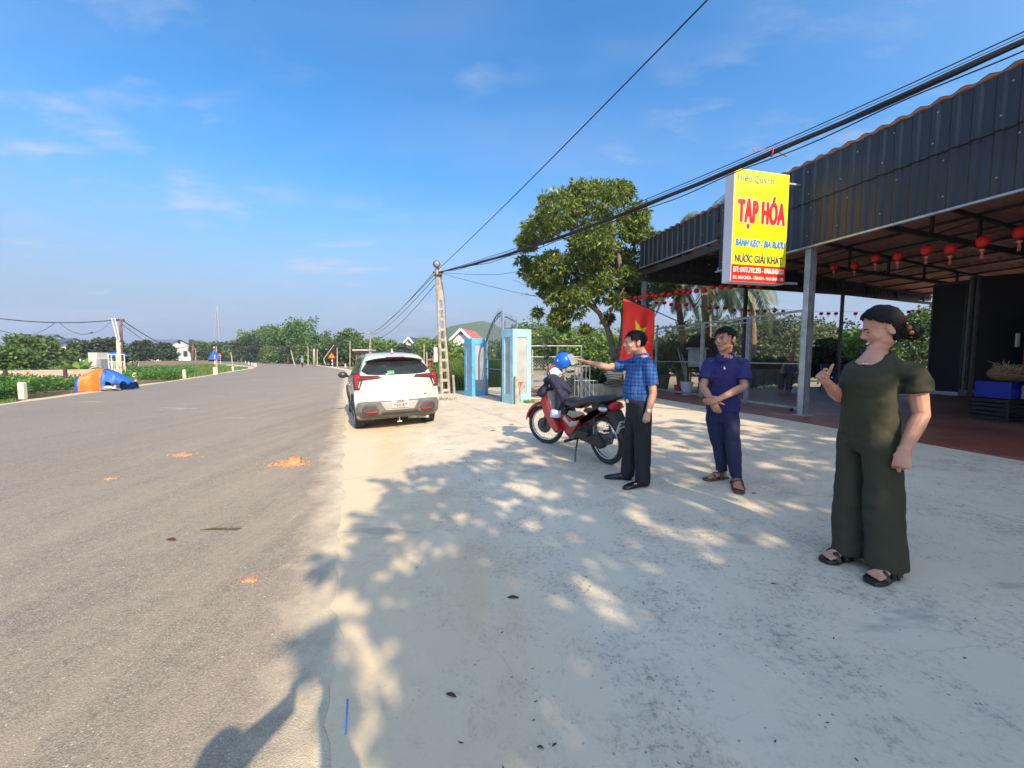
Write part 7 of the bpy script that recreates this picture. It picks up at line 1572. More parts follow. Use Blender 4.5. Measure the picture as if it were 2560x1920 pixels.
def on_bike():
    # blue helmet hung on the handlebar mirror
    c = at(1410, 905, 5.55); t = thing('helmet', 'blue open face helmet with clear visor hung on the motorbike mirror', 'helmet', tuple(c), R(0)); HB = simple('blue_helmet', (.01, .11, .52, 1), .2, .05, 4)
    rot = Matrix.Rotation(R(-20), 3, 'Y'); mb = MB(); rings = []; r = .122
    for k in range(13):
        a = math.pi*.5-math.pi*.70*k/12; rr = max(r*math.cos(a), .004) if a > -.5 else r*.93; z = r*1.06*math.sin(a) if a > -.5 else r*1.06*math.sin(a)
        rings.append([rot @ Vector((rr*1.08*math.cos(q), rr*.95*math.sin(q), z+(.03 if math.cos(q) > .3 and k > 8 else 0))) for q in [6.283*j/28 for j in range(28)]])
    mb.loft(rings, False); o = part('shell', mb, HB, t, smooth=True); o.modifiers.new('s', 'SOLIDIFY').thickness = .014
    mb = MB(); mb.ball((0, 0, -.01), (.10, .09, .09), 14, 8); part('lining', mb, MT['black'], t, smooth=True)
    mb = MB(); rows = []
    for i in range(13):
        q = R(-68+136*i/12); rows.append([rot @ Vector(((r*1.12+.014+.05*f)*math.cos(q), (r*1.0+.014+.02*f)*math.sin(q), .085-.16*f)) for f in (0, .3, .6, 1)])
    mb.loft(rows, False, False); VS = NT('clear_visor'); VS.col((.75, .75, .72, 1)); VS.rough(.08); VS.set(Alpha=.28); part('visor', mb, VS.mat, t, smooth=True)
    ST = simple('cream_sticker', (.70, .65, .42, 1), .5); mb = MB(); rows = []
    def sp(x_deg, el, rr=r): a, e2 = R(x_deg), R(el); return rot @ Vector((rr*1.10*math.cos(e2)*math.cos(a), rr*.975*math.cos(e2)*math.sin(a), rr*1.08*math.sin(e2)))
    mb.loft([[sp(a0, e0, r*1.02), sp(a0+2, e0-10, r*1.02), sp(a0+5, e0-19, r*1.02)] for a0, e0 in ((-118, 2), (-105, 1), (-92, 0), (-80, -2))], False, False); part('side_sticker', mb, ST, t)
    mb = MB(); c0 = sp(-130, 22, r*1.03); mb.ball(c0, (.018, .006, .018), 12, 6); part('round_sticker', mb, MT['white'], t, smooth=True)
    mb = MB(); mb.tube([rot @ Vector((-.05, -.09, -.08)), Vector((-.07, -.07, -.17)), Vector((-.02, -.03, -.19)), Vector((.03, -.02, -.13))], .004, 6); part('strap', mb, MT['black'], t)
    # navy jacket draped over handlebar and cap
    JK = simple('navy_jacket_cloth', (.018, .018, .045, 1), .85, .2, 20, bump=.2); t = thing('jacket', 'dark navy jacket draped over the handlebars of the motorbike', 'jacket', tuple(at(1370, 1000, 5.5)))
    P = lambda px, py, Y: at(px, py, Y)
    mb = MB()
    mb.tube([P(1366, 953, 5.50), P(1382, 946, 5.42), P(1398, 962, 5.35), P(1411, 990, 5.30), P(1416, 1018, 5.3)], [(.08, .05), (.12, .07), (.13, .075), (.11, .06), (.075, .045)], 16)
    mb.tube([P(1380, 956, 5.52), P(1366, 966, 5.5), P(1353, 980, 5.5), P(1348, 991, 5.5)], [(.07, .05), (.09, .055), (.11, .06), (.08, .04)], 14)
    mb.tube([P(1398, 985, 5.3), P(1396, 1008, 5.3), P(1393, 1024, 5.32)], [(.07, .05), (.06, .045), (.05, .04)], 12)
    mb.tube([P(1395, 957, 5.35), P(1412, 968, 5.3), P(1428, 981, 5.3)], [(.09, .07), (.08, .05), (.03, .02)], 12)
    me = remesh(mb, .012, 3, .010, 14); o = bpy.data.objects.new('jacket_body', me); me.materials.clear(); me.materials.append(JK); C.objects.link(o); o.parent = t; l = t.location; me.transform(Matrix.Translation(-Vector(l)))
    mb = MB(); mb.tube([P(1369, 958, 5.45), P(1374, 962, 5.42), P(1373, 968, 5.42)], [(.012, .004)]*3, 6); wpart('cuff', mb, MT['white'], t, smooth=True)
    mb = MB(); c = P(1391, 1034, 5.35); mb.lathe([(.085, -.05), (.09, -.03), (.088, .03), (.07, .06), (.01, .07)], 20, Matrix.Translation(c)); o = part('cap', MB_shift(mb, c), simple('pale_lilac_plastic', (.55, .56, .75, 1), .3), None, smooth=True, loc=c); tag(o, 'pale lilac plastic bottle bag hanging under the jacket on the motorbike', 'bag')
def remesh(mb, voxel, smooth=2, nz=0, nscale=10, seedv=Vector((0, 0, 0))):
    """fuses overlapping solids into one continuous skin, optionally with cloth-like folds"""
    me = bpy.data.meshes.new('r'); me.from_pydata(mb.v, [], mb.f); ob = bpy.data.objects.new('r', me); C.objects.link(ob)
    bm = bmesh.new(); bm.from_mesh(me); bmesh.ops.recalc_face_normals(bm, faces=bm.faces); bm.to_mesh(me); bm.free()
    m = ob.modifiers.new('m', 'REMESH'); m.mode = 'VOXEL'; m.voxel_size = voxel; m.adaptivity = 0
    if smooth: q = ob.modifiers.new('q', 'SMOOTH'); q.iterations = smooth; q.factor = .5
    dg = bpy.context.evaluated_depsgraph_get(); r = bpy.data.meshes.new_from_object(ob.evaluated_get(dg)); bpy.data.objects.remove(ob)
    if nz:
        ns = [v.normal.copy() for v in r.vertices]
        for v, n in zip(r.vertices, ns):
            p = v.co*nscale+seedv; v.co += n*(nz*(noise.noise(Vector((p.x, p.y, p.z*.55)))+.5*noise.noise(p*2.1)))
    r.polygons.foreach_set('use_smooth', [True]*len(r.polygons)); r.materials.clear(); r.update(); return r
on_bike()
# ---------------- people ----------------
def V3(*a): return Vector(a)
def skin_mat(name, col):
    t = NT(name); p = t.pos(); n = t.noise(p, 9, 5); c2 = (col[0]*.80, col[1]*.66, col[2]*.62, 1)
    t.col(t.mix(t.mr(n, .35, .7), col, c2)); t.rough(.5); t.set(Subsurface_Weight=.12, Subsurface_Scale=.01); t.bump(t.noise(p, 120, 3), .15, .003); return t.mat
SK1 = skin_mat('skin_light', (.62, .34, .235, 1)); SK2 = skin_mat('skin_tanned', (.52, .27, .18, 1)); SK3 = skin_mat('skin_woman', (.62, .32, .215, 1))
HAIR = simple('black_hair', (.007, .006, .006, 1), .6, .3, 40, bump=.6, bscale=130); HAIR.node_tree.nodes['Principled BSDF'].inputs['Specular IOR Level'].default_value = .2
EYED = simple('eye_dark', (.02, .012, .01, 1), .2); LIP = simple('lips', (.30, .08, .07, 1), .5); BROW = simple('eyebrow', (.02, .014, .012, 1), .8); TEETH = simple('teeth', (.75, .72, .66, 1), .4)
def head(mb, c, f, s=1.0, pitch=5, sc=(1, 1, 1)):
    """skull, jaw, nose, ears; c = centre of the head, f = facing (unit, horizontal)"""
    r = V3(f.y, -f.x, 0); pt = R(pitch); up = V3(0, 0, 1)*math.cos(pt)+f*math.sin(pt); f = f*math.cos(pt)-V3(0, 0, 1)*math.sin(pt)
    Rm = Matrix((r, f, up)).transposed()          # local x right, y forward, z up
    P = lambda x, y, z: c + Rm @ V3(x*s*sc[0], y*s*sc[1], z*s*sc[2])
    E = lambda x, y, z, a, b, d, n=14, m=10, rot=None: mb.ball(P(x, y, z), (a*s*sc[0], b*s*sc[1], d*s*sc[2]), n, m, Rm @ (rot or Matrix.Identity(3)))
    E(0, -.012, .030, .074, .096, .082, 20, 14)          # cranium
    E(0, .018, -.010, .066, .078, .085, 18, 12)           # face mass
    E(0, .032, -.062, .052, .052, .044, 14, 10)           # jaw
    E(0, .064, -.092, .028, .022, .020)                   # chin
    for sx in (-1, 1):
        E(sx*.036, .060, -.022, .026, .024, .026)         # cheek
        E(sx*.040, .014, -.058, .020, .044, .030)         # jaw angle
        E(sx*.077, -.012, -.008, .010, .020, .033, 12, 8, Matrix.Rotation(R(-8), 3, 'X'))   # ear
        E(sx*.080, -.020, .004, .010, .014, .022, 10, 6)
    E(0, .082, .028, .044, .016, .012)                    # brow ridge
    mb.tube([P(0, .088, .022), P(0, .100, .0), P(0, .113, -.018)], [(.008*s, .008*s), (.010*s, .011*s), (.015*s, .012*s)], 10)
    for sx in (-1, 1): E(sx*.013, .100, -.022, .009, .011, .008)
    E(0, .088, -.046, .024, .014, .009); E(0, .085, -.060, .022, .013, .010)
    return P, Rm
def face_bits(P, Rm, s, smile=False, slit=True):
    """eyes, brows, lips as small solids, returned as mesh pieces with their materials"""
    out = []
    e = MB(); b = MB(); l = MB()
    for sx in (-1, 1):
        e.ball(P(sx*.031, .0855, .006), (.013*s, .006*s, .0038*s), 10, 6, Rm)
        b.tube([P(sx*.014, .0965, .024), P(sx*.032, .094, .029), P(sx*.050, .080, .024)], [(.003*s, .003*s), (.0045*s, .004*s), (.002*s, .002*s)], 6)
    if smile:
        l.tube([P(-.030, .084, -.046), P(-.014, .100, -.055), P(.014, .100, -.055), P(.030, .084, -.046)], [(.003*s, .003*s), (.004*s, .007*s), (.004*s, .007*s), (.003*s, .003*s)], 8)
        t = MB(); t.tube([P(-.022, .094, -.0495), P(-.010, .1045, -.053), P(.010, .1045, -.053), P(.022, .094, -.0495)], [(.002*s, .003*s)]+[(.003*s, .0045*s)]*2+[(.002*s, .003*s)], 8); out.append((t, TEETH))
    else: l.tube([P(-.025, .088, -.053), P(0, .101, -.053), P(.025, .088, -.053)], [(.002*s, .003*s), (.003*s, .0035*s), (.002*s, .003*s)], 8)
    return [(e, EYED), (b, BROW), (l, LIP)]+out
def arm(mb, sh, el, wr, r0, r1, r2, n=12):
    mid = el.lerp(wr, .3); mb.tube([sh, sh.lerp(el, .35), sh.lerp(el, .8), el, mid, el.lerp(wr, .75), wr], [r0, r0*1.03, r1*1.03, r1*.97, r1*1.0, r2*1.12, r2], n)
def hand(mb, w, d, n, thumb, curl=(.4, .5, .55, .6), s=1.0, thumb_dir=None, thumb_curl=.3):
    """w wrist, d along the fingers, n palm normal (the way the palm looks), thumb = +1/-1 side; finger order index..little"""
    d = d.normalized(); n = (n-d*n.dot(d)).normalized(); x = d.cross(n)*thumb       # x towards the thumb side
    mb.tube([w-d*.02*s, w+d*.02*s, w+d*.055*s, w+d*.088*s], [(.027*s, .023*s), (.031*s, .020*s), (.038*s, .017*s), (.038*s, .014*s)], 12, up=n)
    if True:
        for i, (off, L_) in enumerate(((.028, .074), (.0095, .082), (-.0095, .076), (-.027, .060))):
            p = w + d*(.082-.004*abs(i-1))*s + x*off*s; c = curl[i]; dd = (d+x*off*1.2).normalized(); pts = [p-dd*.02*s, p]
            for k, f in enumerate((.46, .30, .24)):
                a = c*(1.0 if k == 0 else 1.15); q = Matrix.Rotation(-a if True else a, 3, n.cross(dd)) ; q = Matrix.Rotation(a, 3, dd.cross(n)); dd = (q @ dd).normalized(); p = p+dd*L_*f*s; pts.append(p)
            rr = .0088*s*(1 if i < 3 else .88); mb.tube(pts, [rr*1.1, rr*1.1, rr*1.04, rr*.96, rr*.72], 8)
    td = (thumb_dir or (x*.75+d*.6+n*.25)).normalized(); p = w+d*.028*s+x*.026*s; pts = [w+d*.012*s+x*.014*s, p]
    for f in (.036, .030, .024): p = p+td*f*s; pts.append(p); td = (td+n*thumb_curl+d*thumb_curl*.5).normalized()
    mb.tube(pts, [.015*s, .0135*s, .0115*s, .0105*s, .0075*s], 8)
def rings(mb, prof, f, n=28, sq=2.3, ctr=V3(0, 0, 0)):
    """torso/leg sections: (centre x right, y forward, z, half width, half depth front, half depth back) in the body frame"""
    r = V3(f.y, -f.x, 0); out = []
    for q_ in prof:
        cx, cy, z, w, df, db = q_[:6]; tl = q_[6] if len(q_) > 6 else 0
        R_ = []
        for j in range(n):
            a = 6.28318*j/n; c_, s_ = math.cos(a), math.sin(a); e = 2/sq
            x = w*math.copysign(abs(c_)**e, c_); y = (df if s_ > 0 else db)*math.copysign(abs(s_)**e, s_)
            R_.append(ctr + r*(cx+x) + f*(cy+y) + V3(0, 0, z-tl*y))
        out.append(R_)
    return mb.loft(out)
def finish(t, mb, name, m, vox, sm=2, nz=0, ns=9, extra=None, clip=None):
    me = remesh(mb, vox, sm, nz, ns, Vector((hash(name) % 7, 1, 2)) if False else Vector((1.3, .7, 2.1)))
    if clip:
        bm = bmesh.new(); bm.from_mesh(me); bmesh.ops.delete(bm, geom=[v for v in bm.verts if clip(v.co)], context='VERTS'); bm.to_mesh(me); bm.free()
    mats = [m]; 
    if extra:
        vs = [tuple(v.co) for v in me.vertices]; fs = [tuple(p.vertices) for p in me.polygons]; mi = [0]*len(fs); 
        for e, em in extra:
            o = len(vs); vs += e.v; fs += [tuple(i+o for i in f) for f in e.f]; mi += [len(mats)]*len(e.f); mats.append(em)
        bpy.data.meshes.remove(me); me = bpy.data.meshes.new(name); me.from_pydata(vs, [], fs); me.polygons.foreach_set('material_index', mi); me.polygons.foreach_set('use_smooth', [True]*len(fs)); me.update()
    for q in mats: me.materials.append(q)
    me.name = name; o = bpy.data.objects.new(name, me); C.objects.link(o); o.parent = t
    if clip: k = o.modifiers.new('s', 'SOLIDIFY'); k.thickness = .005
    return o
def hair_cap(P, Rm, c, s, keep, grow=.010, bun=None, bumps=.004):
    """hair as a shell over the skull; keep(x, y, z) in head units says where it grows"""
    mb = MB(); N_, M_ = 56, 40; vs = []; ok = []
    for i in range(M_+1):
        th = math.pi*i/M_
        for j in range(N_):
            ph = 6.28318*j/N_; d = V3(math.sin(th)*math.cos(ph), math.sin(th)*math.sin(ph), math.cos(th))
            # skull radius along d (union of the two ellipsoids)
            best = 0
            for (cy, cz, a, b, e) in ((-.012, .030, .074, .096, .082), (.018, -.010, .066, .078, .085)):
                o = V3(0, -cy+0, -cz); A = (d.x/a)**2+(d.y/b)**2+(d.z/e)**2; B = 2*((d.y*(-cy))/b**2+(d.z*(-cz))/e**2); Cc = (cy/b)**2+(cz/e)**2-1
                disc = B*B-4*A*Cc
                if disc > 0: best = max(best, (-B+math.sqrt(disc))/(2*A))
            g = grow*(1+.35*noise.noise(d*6)); r = best+g; p = d*r; ok.append(keep(p.x, p.y, p.z)); vs.append(P(p.x, p.y, p.z))
    fs = []
    for i in range(M_):
        for j in range(N_):
            q = (i*N_+j, (i+1)*N_+j, (i+1)*N_+(j+1) % N_, i*N_+(j+1) % N_)
            if all(ok[k] for k in q): fs.append(q)
    mb.add(vs, fs); return mb
def strands(P, n, seed, lo, hi, L_, keep, fl=1):
    """short locks combed down and forward, standing a little proud of the cap"""
    rr = random.Random(seed); mb = MB(); k = 0
    while k < n:
        th = rr.uniform(.02, 1.9); ph = rr.uniform(0, 6.283); d = V3(math.sin(th)*math.cos(ph), math.sin(th)*math.sin(ph), math.cos(th)); p = V3(d.x*.083, -.004+d.y*.104, .026+d.z*.094)
        if not keep(p.x, p.y, p.z+.006): continue
        tg = (V3(0, fl*.35, -.25)+V3(d.x*.3, d.y*.2, 0)+rvec(rr)*.25); tg = (tg-d*tg.dot(d)).normalized(); q = p+tg*L_*.5+d*.0035; e = p+tg*L_+d*.001; k += 1
        mb.tube([P(*p), P(*q), P(*e)], [.0016, .0014, .0005], 4)
    return mb
def shoe(mb, heel, toe, w=.048, h=.055, sole=.02):
    d = (toe-heel); L_ = d.length; d.normalize(); r = V3(d.y, -d.x, 0); prof = ((0, .55, .85), (.04, .80, 1), (.25, .85, 1.0), (.5, .88, .78), (.72, 1.05, .58), (.88, .92, .46), (.97, .60, .36), (1, .3, .25))
    out = []
    for f, ww, hh in prof:
        c = heel+d*L_*f; out.append([c+r*(w*ww*math.cos(a))+V3(0, 0, max(0, h*hh*(.5+.5*math.sin(a)))) for a in [6.283*j/16 for j in range(16)]])
    return mb.loft(out)
def foot(mb, heel, toe, ankle, s=1.0):
    d = (toe-heel); L_ = d.length; d.normalize(); r = V3(d.y, -d.x, 0); z = V3(0, 0, .018)
    mb.tube([heel+d*.03+z+V3(0, 0, .01), heel+d*L_*.35+z+V3(0, 0, .02), heel+d*L_*.62+z+V3(0, 0, .008), heel+d*L_*.76+z], [(.030*s, .030*s), (.034*s, .034*s), (.044*s, .024*s), (.042*s, .016*s)], 12, up=V3(0, 0, 1))
    mb.tube([ankle, heel+d*.06+V3(0, 0, .06), heel+d*.08+V3(0, 0, .035)], [.036*s, .036*s, .034*s], 12)
    for i, (o, l, q) in enumerate(((-.030, .060, .012), (-.010, .056, .0095), (.008, .050, .009), (.022, .042, .0085), (.036, .032, .008))):
        sgn = 1; p = heel+d*L_*.74+r*o*sgn+z*.9; mb.tube([p-d*.02, p, p+d*l*.6+V3(0, 0, .002), p+d*l-V3(0, 0, .003)], [q, q, q, q*.75], 8)
def sandal(t, heel, toe, m, name='sandal', straps=2, w=.052):
    d = (toe-heel); L_ = d.length+.015; d.normalize(); r = V3(d.y, -d.x, 0); mb = MB(); out = []
    for f, ww in ((-.02, .5), (.05, .8), (.3, .78), (.55, .92), (.75, 1.05), (.93, .85), (1.02, .5)):
        c = heel+d*L_*f; out.append([c+r*w*ww*a+V3(0, 0, b) for a, b in ((-1, .0), (1, .0), (1, .018), (.9, .022), (-.9, .022), (-1, .018))])
    mb.loft(out)
    for k in range(straps):
        c = heel+d*L_*(.62-.16*k); hgt = .058+.018*k; pts = [c+r*(w*1.0*math.cos(a))+d*(.025*math.cos(a)*(1 if k % 2 else -1))+V3(0, 0, .012+(hgt-.012)*math.sin(a)) for a in [math.pi*j/12 for j in range(13)]]
        mb.tube(pts, [(.016, .004)]*13, 8, up=d) if False else mb.tube(pts, [(.004, .017)]*13, 8, up=d)
    part(name, mb, m, t, smooth=True, sharp=50)
def trousers(t, f, legs, hip, m, nm='trousers', nz=.006, vox=.010, waist=None):
    mb = MB(); rings(mb, waist, f)
    for ps in legs:      # list of (x right, y fwd, z, w, df, db)
        rings(mb, ps, f, sq=2.1)
    return finish(t, mb, nm, m, vox, 3, nz, 8)
def person_base(label, g, f):
    return thing('person', label, 'person', tuple(g))

def legskel(mb, B, x0, x1, y1, z1=.10, r=.030):
    mb.tube([B(x0, 0, .86), B(x0+(x1-x0)*.5, y1*.5, .42), B(x1, y1, z1)], r, 8)
def legrings(x0, x1, y1, H0, zend, wt, wk, wh, dh=1.08):
    """thigh, knee and hem half widths"""
    o = [(x0*.65, 0, H0, wt, wt*1.05, wt*1.08), (x0, 0, H0-.12, wt, wt*1.06, wt*1.08)]
    for f_ in (.3, .5, .72, .9, 1): w = wt+(wk-wt)*min(1, f_/.5) if f_ < .5 else wk+(wh-wk)*(f_-.5)/.5; o.append((x0+(x1-x0)*f_, y1*f_, (H0-.14)*(1-f_)+zend*f_, w, w*dh, w*dh))
    return o
# ---- the man in plaid, pointing ----
def man_plaid():
    D = 3.98; c0 = at(1597, 1000, D); g = V3(c0.x, c0.y, gz(c0.x, c0.y)); f = V3(-.975, -.22, 0).normalized(); r = V3(f.y, -f.x, 0)      # r = his right, away from us
    t = person_base('man in a blue plaid short sleeved shirt and black trousers pointing left past the motorbike', g, f)
    B = lambda x, y, z: r*x+f*y+V3(0, 0, z); A = lambda px, py, Y: at(px, py, Y)-g
    hf = V3(-.985, .08, 0).normalized(); hc = A(1588, 857, D-.01)
    zs = A(1600, 891, D).z
    mb = MB(); P, Rm = head(mb, hc, hf, 1.05)
    mb.tube([B(0, -.03, zs-.06), B(0, -.01, zs+.03), hc+V3(0, 0, -.06)-hf*.022], [(.070, .065), (.058, .060), (.056, .064)], 14)
    rings(mb, [(0, 0, .86, .11, .07, .07), (0, 0, 1.1, .11, .08, .07), (0, -.01, zs-.08, .12, .08, .08), (0, -.01, zs+.01, .08, .055, .055)], f)
    shR, shL = A(1563, 912, D+.15), A(1623, 908, D-.15)
    elR, wrR, tip = A(1519, 918, D+.16), A(1470, 906, D+.17), A(1432, 897, D+.18)
    arm(mb, shR, elR, wrR, .045, .038, .025); d = (tip-wrR).normalized()
    hand(mb, wrR, d, V3(0, -.35, -1), 1, (.03, 1.15, 1.3, 1.35), .97, thumb_dir=d*.8+V3(0, -.6, -.15), thumb_curl=.2)
    elL, wrL, kn = A(1633, 984, D-.17), A(1620, 1031, D-.20), A(1613, 1062, D-.22)
    arm(mb, shL, elL, wrL, .046, .039, .027); hand(mb, wrL, kn-wrL, V3(.38, .92, 0), -1, (.95, 1.0, 1.05, 1.1), 1.0, thumb_dir=V3(.08, -.1, -1), thumb_curl=.0)
    h1, t1 = G(1579, 1201)-g, G(1510, 1197)-g; h2, t2 = G(1619, 1214)-g, G(1558, 1226)-g
    def loc(v): return v.dot(r), v.dot(f)
    q1, q2 = h1.lerp(t1, .18), h2.lerp(t2, .2); (x1, y1), (x2, y2) = loc(q1), loc(q2)
    legskel(mb, B, .08, x1, y1); legskel(mb, B, -.08, x2, y2)
    finish(t, mb, 'body', SK1, .0048, 2, extra=face_bits(P, Rm, 1.05))
    def keep(x, y, z):
        if y > .058: return z > .072
        if y > .015: return z > .045-.02*(abs(x) > .05)
        return z > -.012 - (.03 if y < -.035 else 0) - (.03 if y < -.06 else 0)
    h = part('hair', hair_cap(P, Rm, hc, 1, keep, .010), HAIR, t, smooth=True); s_ = h.modifiers.new('s', 'SOLIDIFY'); s_.thickness = .010; s_.offset = -.6; part('hair_locks', strands(P, 420, 4, 0, 1, .026, keep), HAIR, h)
    PL = NT('blue_plaid_cotton'); p = PL.pos(); X = PL.xyz(p); u = PL.math('ADD', PL.math('MULTIPLY', X[0], .86), PL.math('MULTIPLY', X[1], -.5))
    def stripe(v, per, wd, ph=0): return PL.math('LESS_THAN', PL.math('FRACT', PL.math('ADD', PL.math('DIVIDE', v, per), ph)), wd)
    wv = PL.math('MULTIPLY', PL.math('SUBTRACT', PL.noise(p, 6, 3), .5), .03); u = PL.math('ADD', u, wv); vz = PL.math('ADD', X[2], wv)
    c = (.008, .055, .21, 1); c = PL.mix(PL.math('MULTIPLY', stripe(u, .036, .42), .7), c, (.015, .13, .44, 1)); c = PL.mix(PL.math('MULTIPLY', stripe(vz, .040, .45), .5), c, (.02, .16, .48, 1))
    c = PL.mix(PL.math('MULTIPLY', stripe(u, .036, .16, .5), .7), c, (.006, .010, .05, 1)); c = PL.mix(PL.math('MULTIPLY', stripe(vz, .040, .14, .3), .6), c, (.006, .010, .06, 1)); c = PL.mix(PL.math('MULTIPLY', stripe(u, .072, .06, .2), .5), c, (.26, .05, .12, 1)); c = PL.mix(PL.math('MULTIPLY', stripe(vz, .080, .06, .6), .3), c, (.26, .10, .2, 1))
    PL.col(c); PL.rough(.85); PL.bump(PL.noise(p, 14, 4), .5, .012)
    zb = A(1585, 1002, D).z; mb = MB(); S2 = zs-zb
    rings(mb, [(0, .01, zb-.01, .135, .112, .085), (0, .02, zb+.03, .148, .135, .090), (0, .022, zb+S2*.22, .150, .138, .092), (0, .015, zb+S2*.42, .150, .128, .095), (0, .005, zb+S2*.65, .155, .115, .105), (0, 0, zb+S2*.82, .150, .100, .105), (0, -.01, zs-.035, .125, .080, .090), (0, -.012, zs-.002, .085, .066, .072, .15), (0, -.01, zs+.018, .066, .060, .064, .3)], f)
    mb.tube([B(.10, -.01, zs-.06), shR+V3(0, 0, -.005), shR.lerp(elR, .4), shR.lerp(elR, .62)], [.056, .061, .062, .060], 16); mb.tube([B(-.10, -.01, zs-.055), shL+V3(0, 0, -.004), shL.lerp(elL, .4), shL.lerp(elL, .72)], [.056, .063, .066, .064], 16)
    finish(t, mb, 'shirt', PL.mat, .0075, 3, .008, 13)
    mb = MB()
    for sx in (-1, 1):
        rows = []
        for j in range(11):
            a = R(95-185*j/10 if sx > 0 else 85+185*j/10); x, y = .060*math.cos(a), .056*math.sin(a); dip = .022*max(0, math.sin(a))
            rows.append([B(x, y-.012, zs+.040-dip), B(x*1.10, y*1.12-.012, zs+.040-dip), B(x*1.42, y*1.45-.006+dip*1.3, zs-.018-dip*1.4)])
        mb.loft(rows, False, False)
    o = part('collar', mb, PL.mat, t, smooth=True); o.modifiers.new('s', 'SOLIDIFY').thickness = .005
    TR = simple('black_trousers', (.006, .007, .011, 1), .75, .2, 10, bump=.5, bscale=12)
    trousers(t, f, [legrings(.075, x1, y1, zb-.03, .035, .088, .072, .066), legrings(-.075, x2, y2, zb-.03, .035, .092, .076, .072)], None, TR, nz=.011, waist=[(0, .012, zb+.012, .136, .118, .088), (0, .008, zb-.04, .143, .112, .098), (0, 0, zb-.12, .15, .105, .112), (0, 0, zb-.19, .13, .085, .095)])
    mb = MB(); rings(mb, [(0, .014, zb-.012, .142, .124, .093), (0, .014, zb+.018, .142, .124, .093)], f); bl = part('belt', mb, MT['black'], t, smooth=True, sharp=50)
    mb = MB(); mb.box(B(-.02, .143, zb+.003), (.012, .046, .036), math.atan2(f.y, f.x)); part('buckle', mb, MT['chrome'], bl, bevel=.003)
    SH = simple('black_leather', (.010, .010, .012, 1), .3, .2)
    for a1, b1 in ((h1, t1), (h2, t2)):
        mb = MB(); a1 = V3(a1.x, a1.y, 0); b1 = V3(b1.x, b1.y, 0); shoe(mb, a1, b1, .045, .085); s2 = part('shoe', mb, SH, t, smooth=True)
    mb = MB(); mb.box(a1.lerp(b1, .6)+V3(.01, -.035, .055), (.03, .006, .012)); part('shoe_buckle', mb, MT['chrome'], s2)
    dW = (wrL-elL).normalized(); wp = wrL-dW*.02; mb = MB(); mb.tube([wp-dW*.008, wp+dW*.008], .031, 16); w_ = part('watch', mb, simple('gold_strap', (.45, .33, .12, 1), .35, metal=.6), t, smooth=True)
    mb = MB(); n = V3(-.2, -1, .1).normalized(); mb.tube([wp+n*.026, wp+n*.037], .018, 16); part('watch_face', mb, MT['white'], w_, smooth=True, sharp=40)
man_plaid()
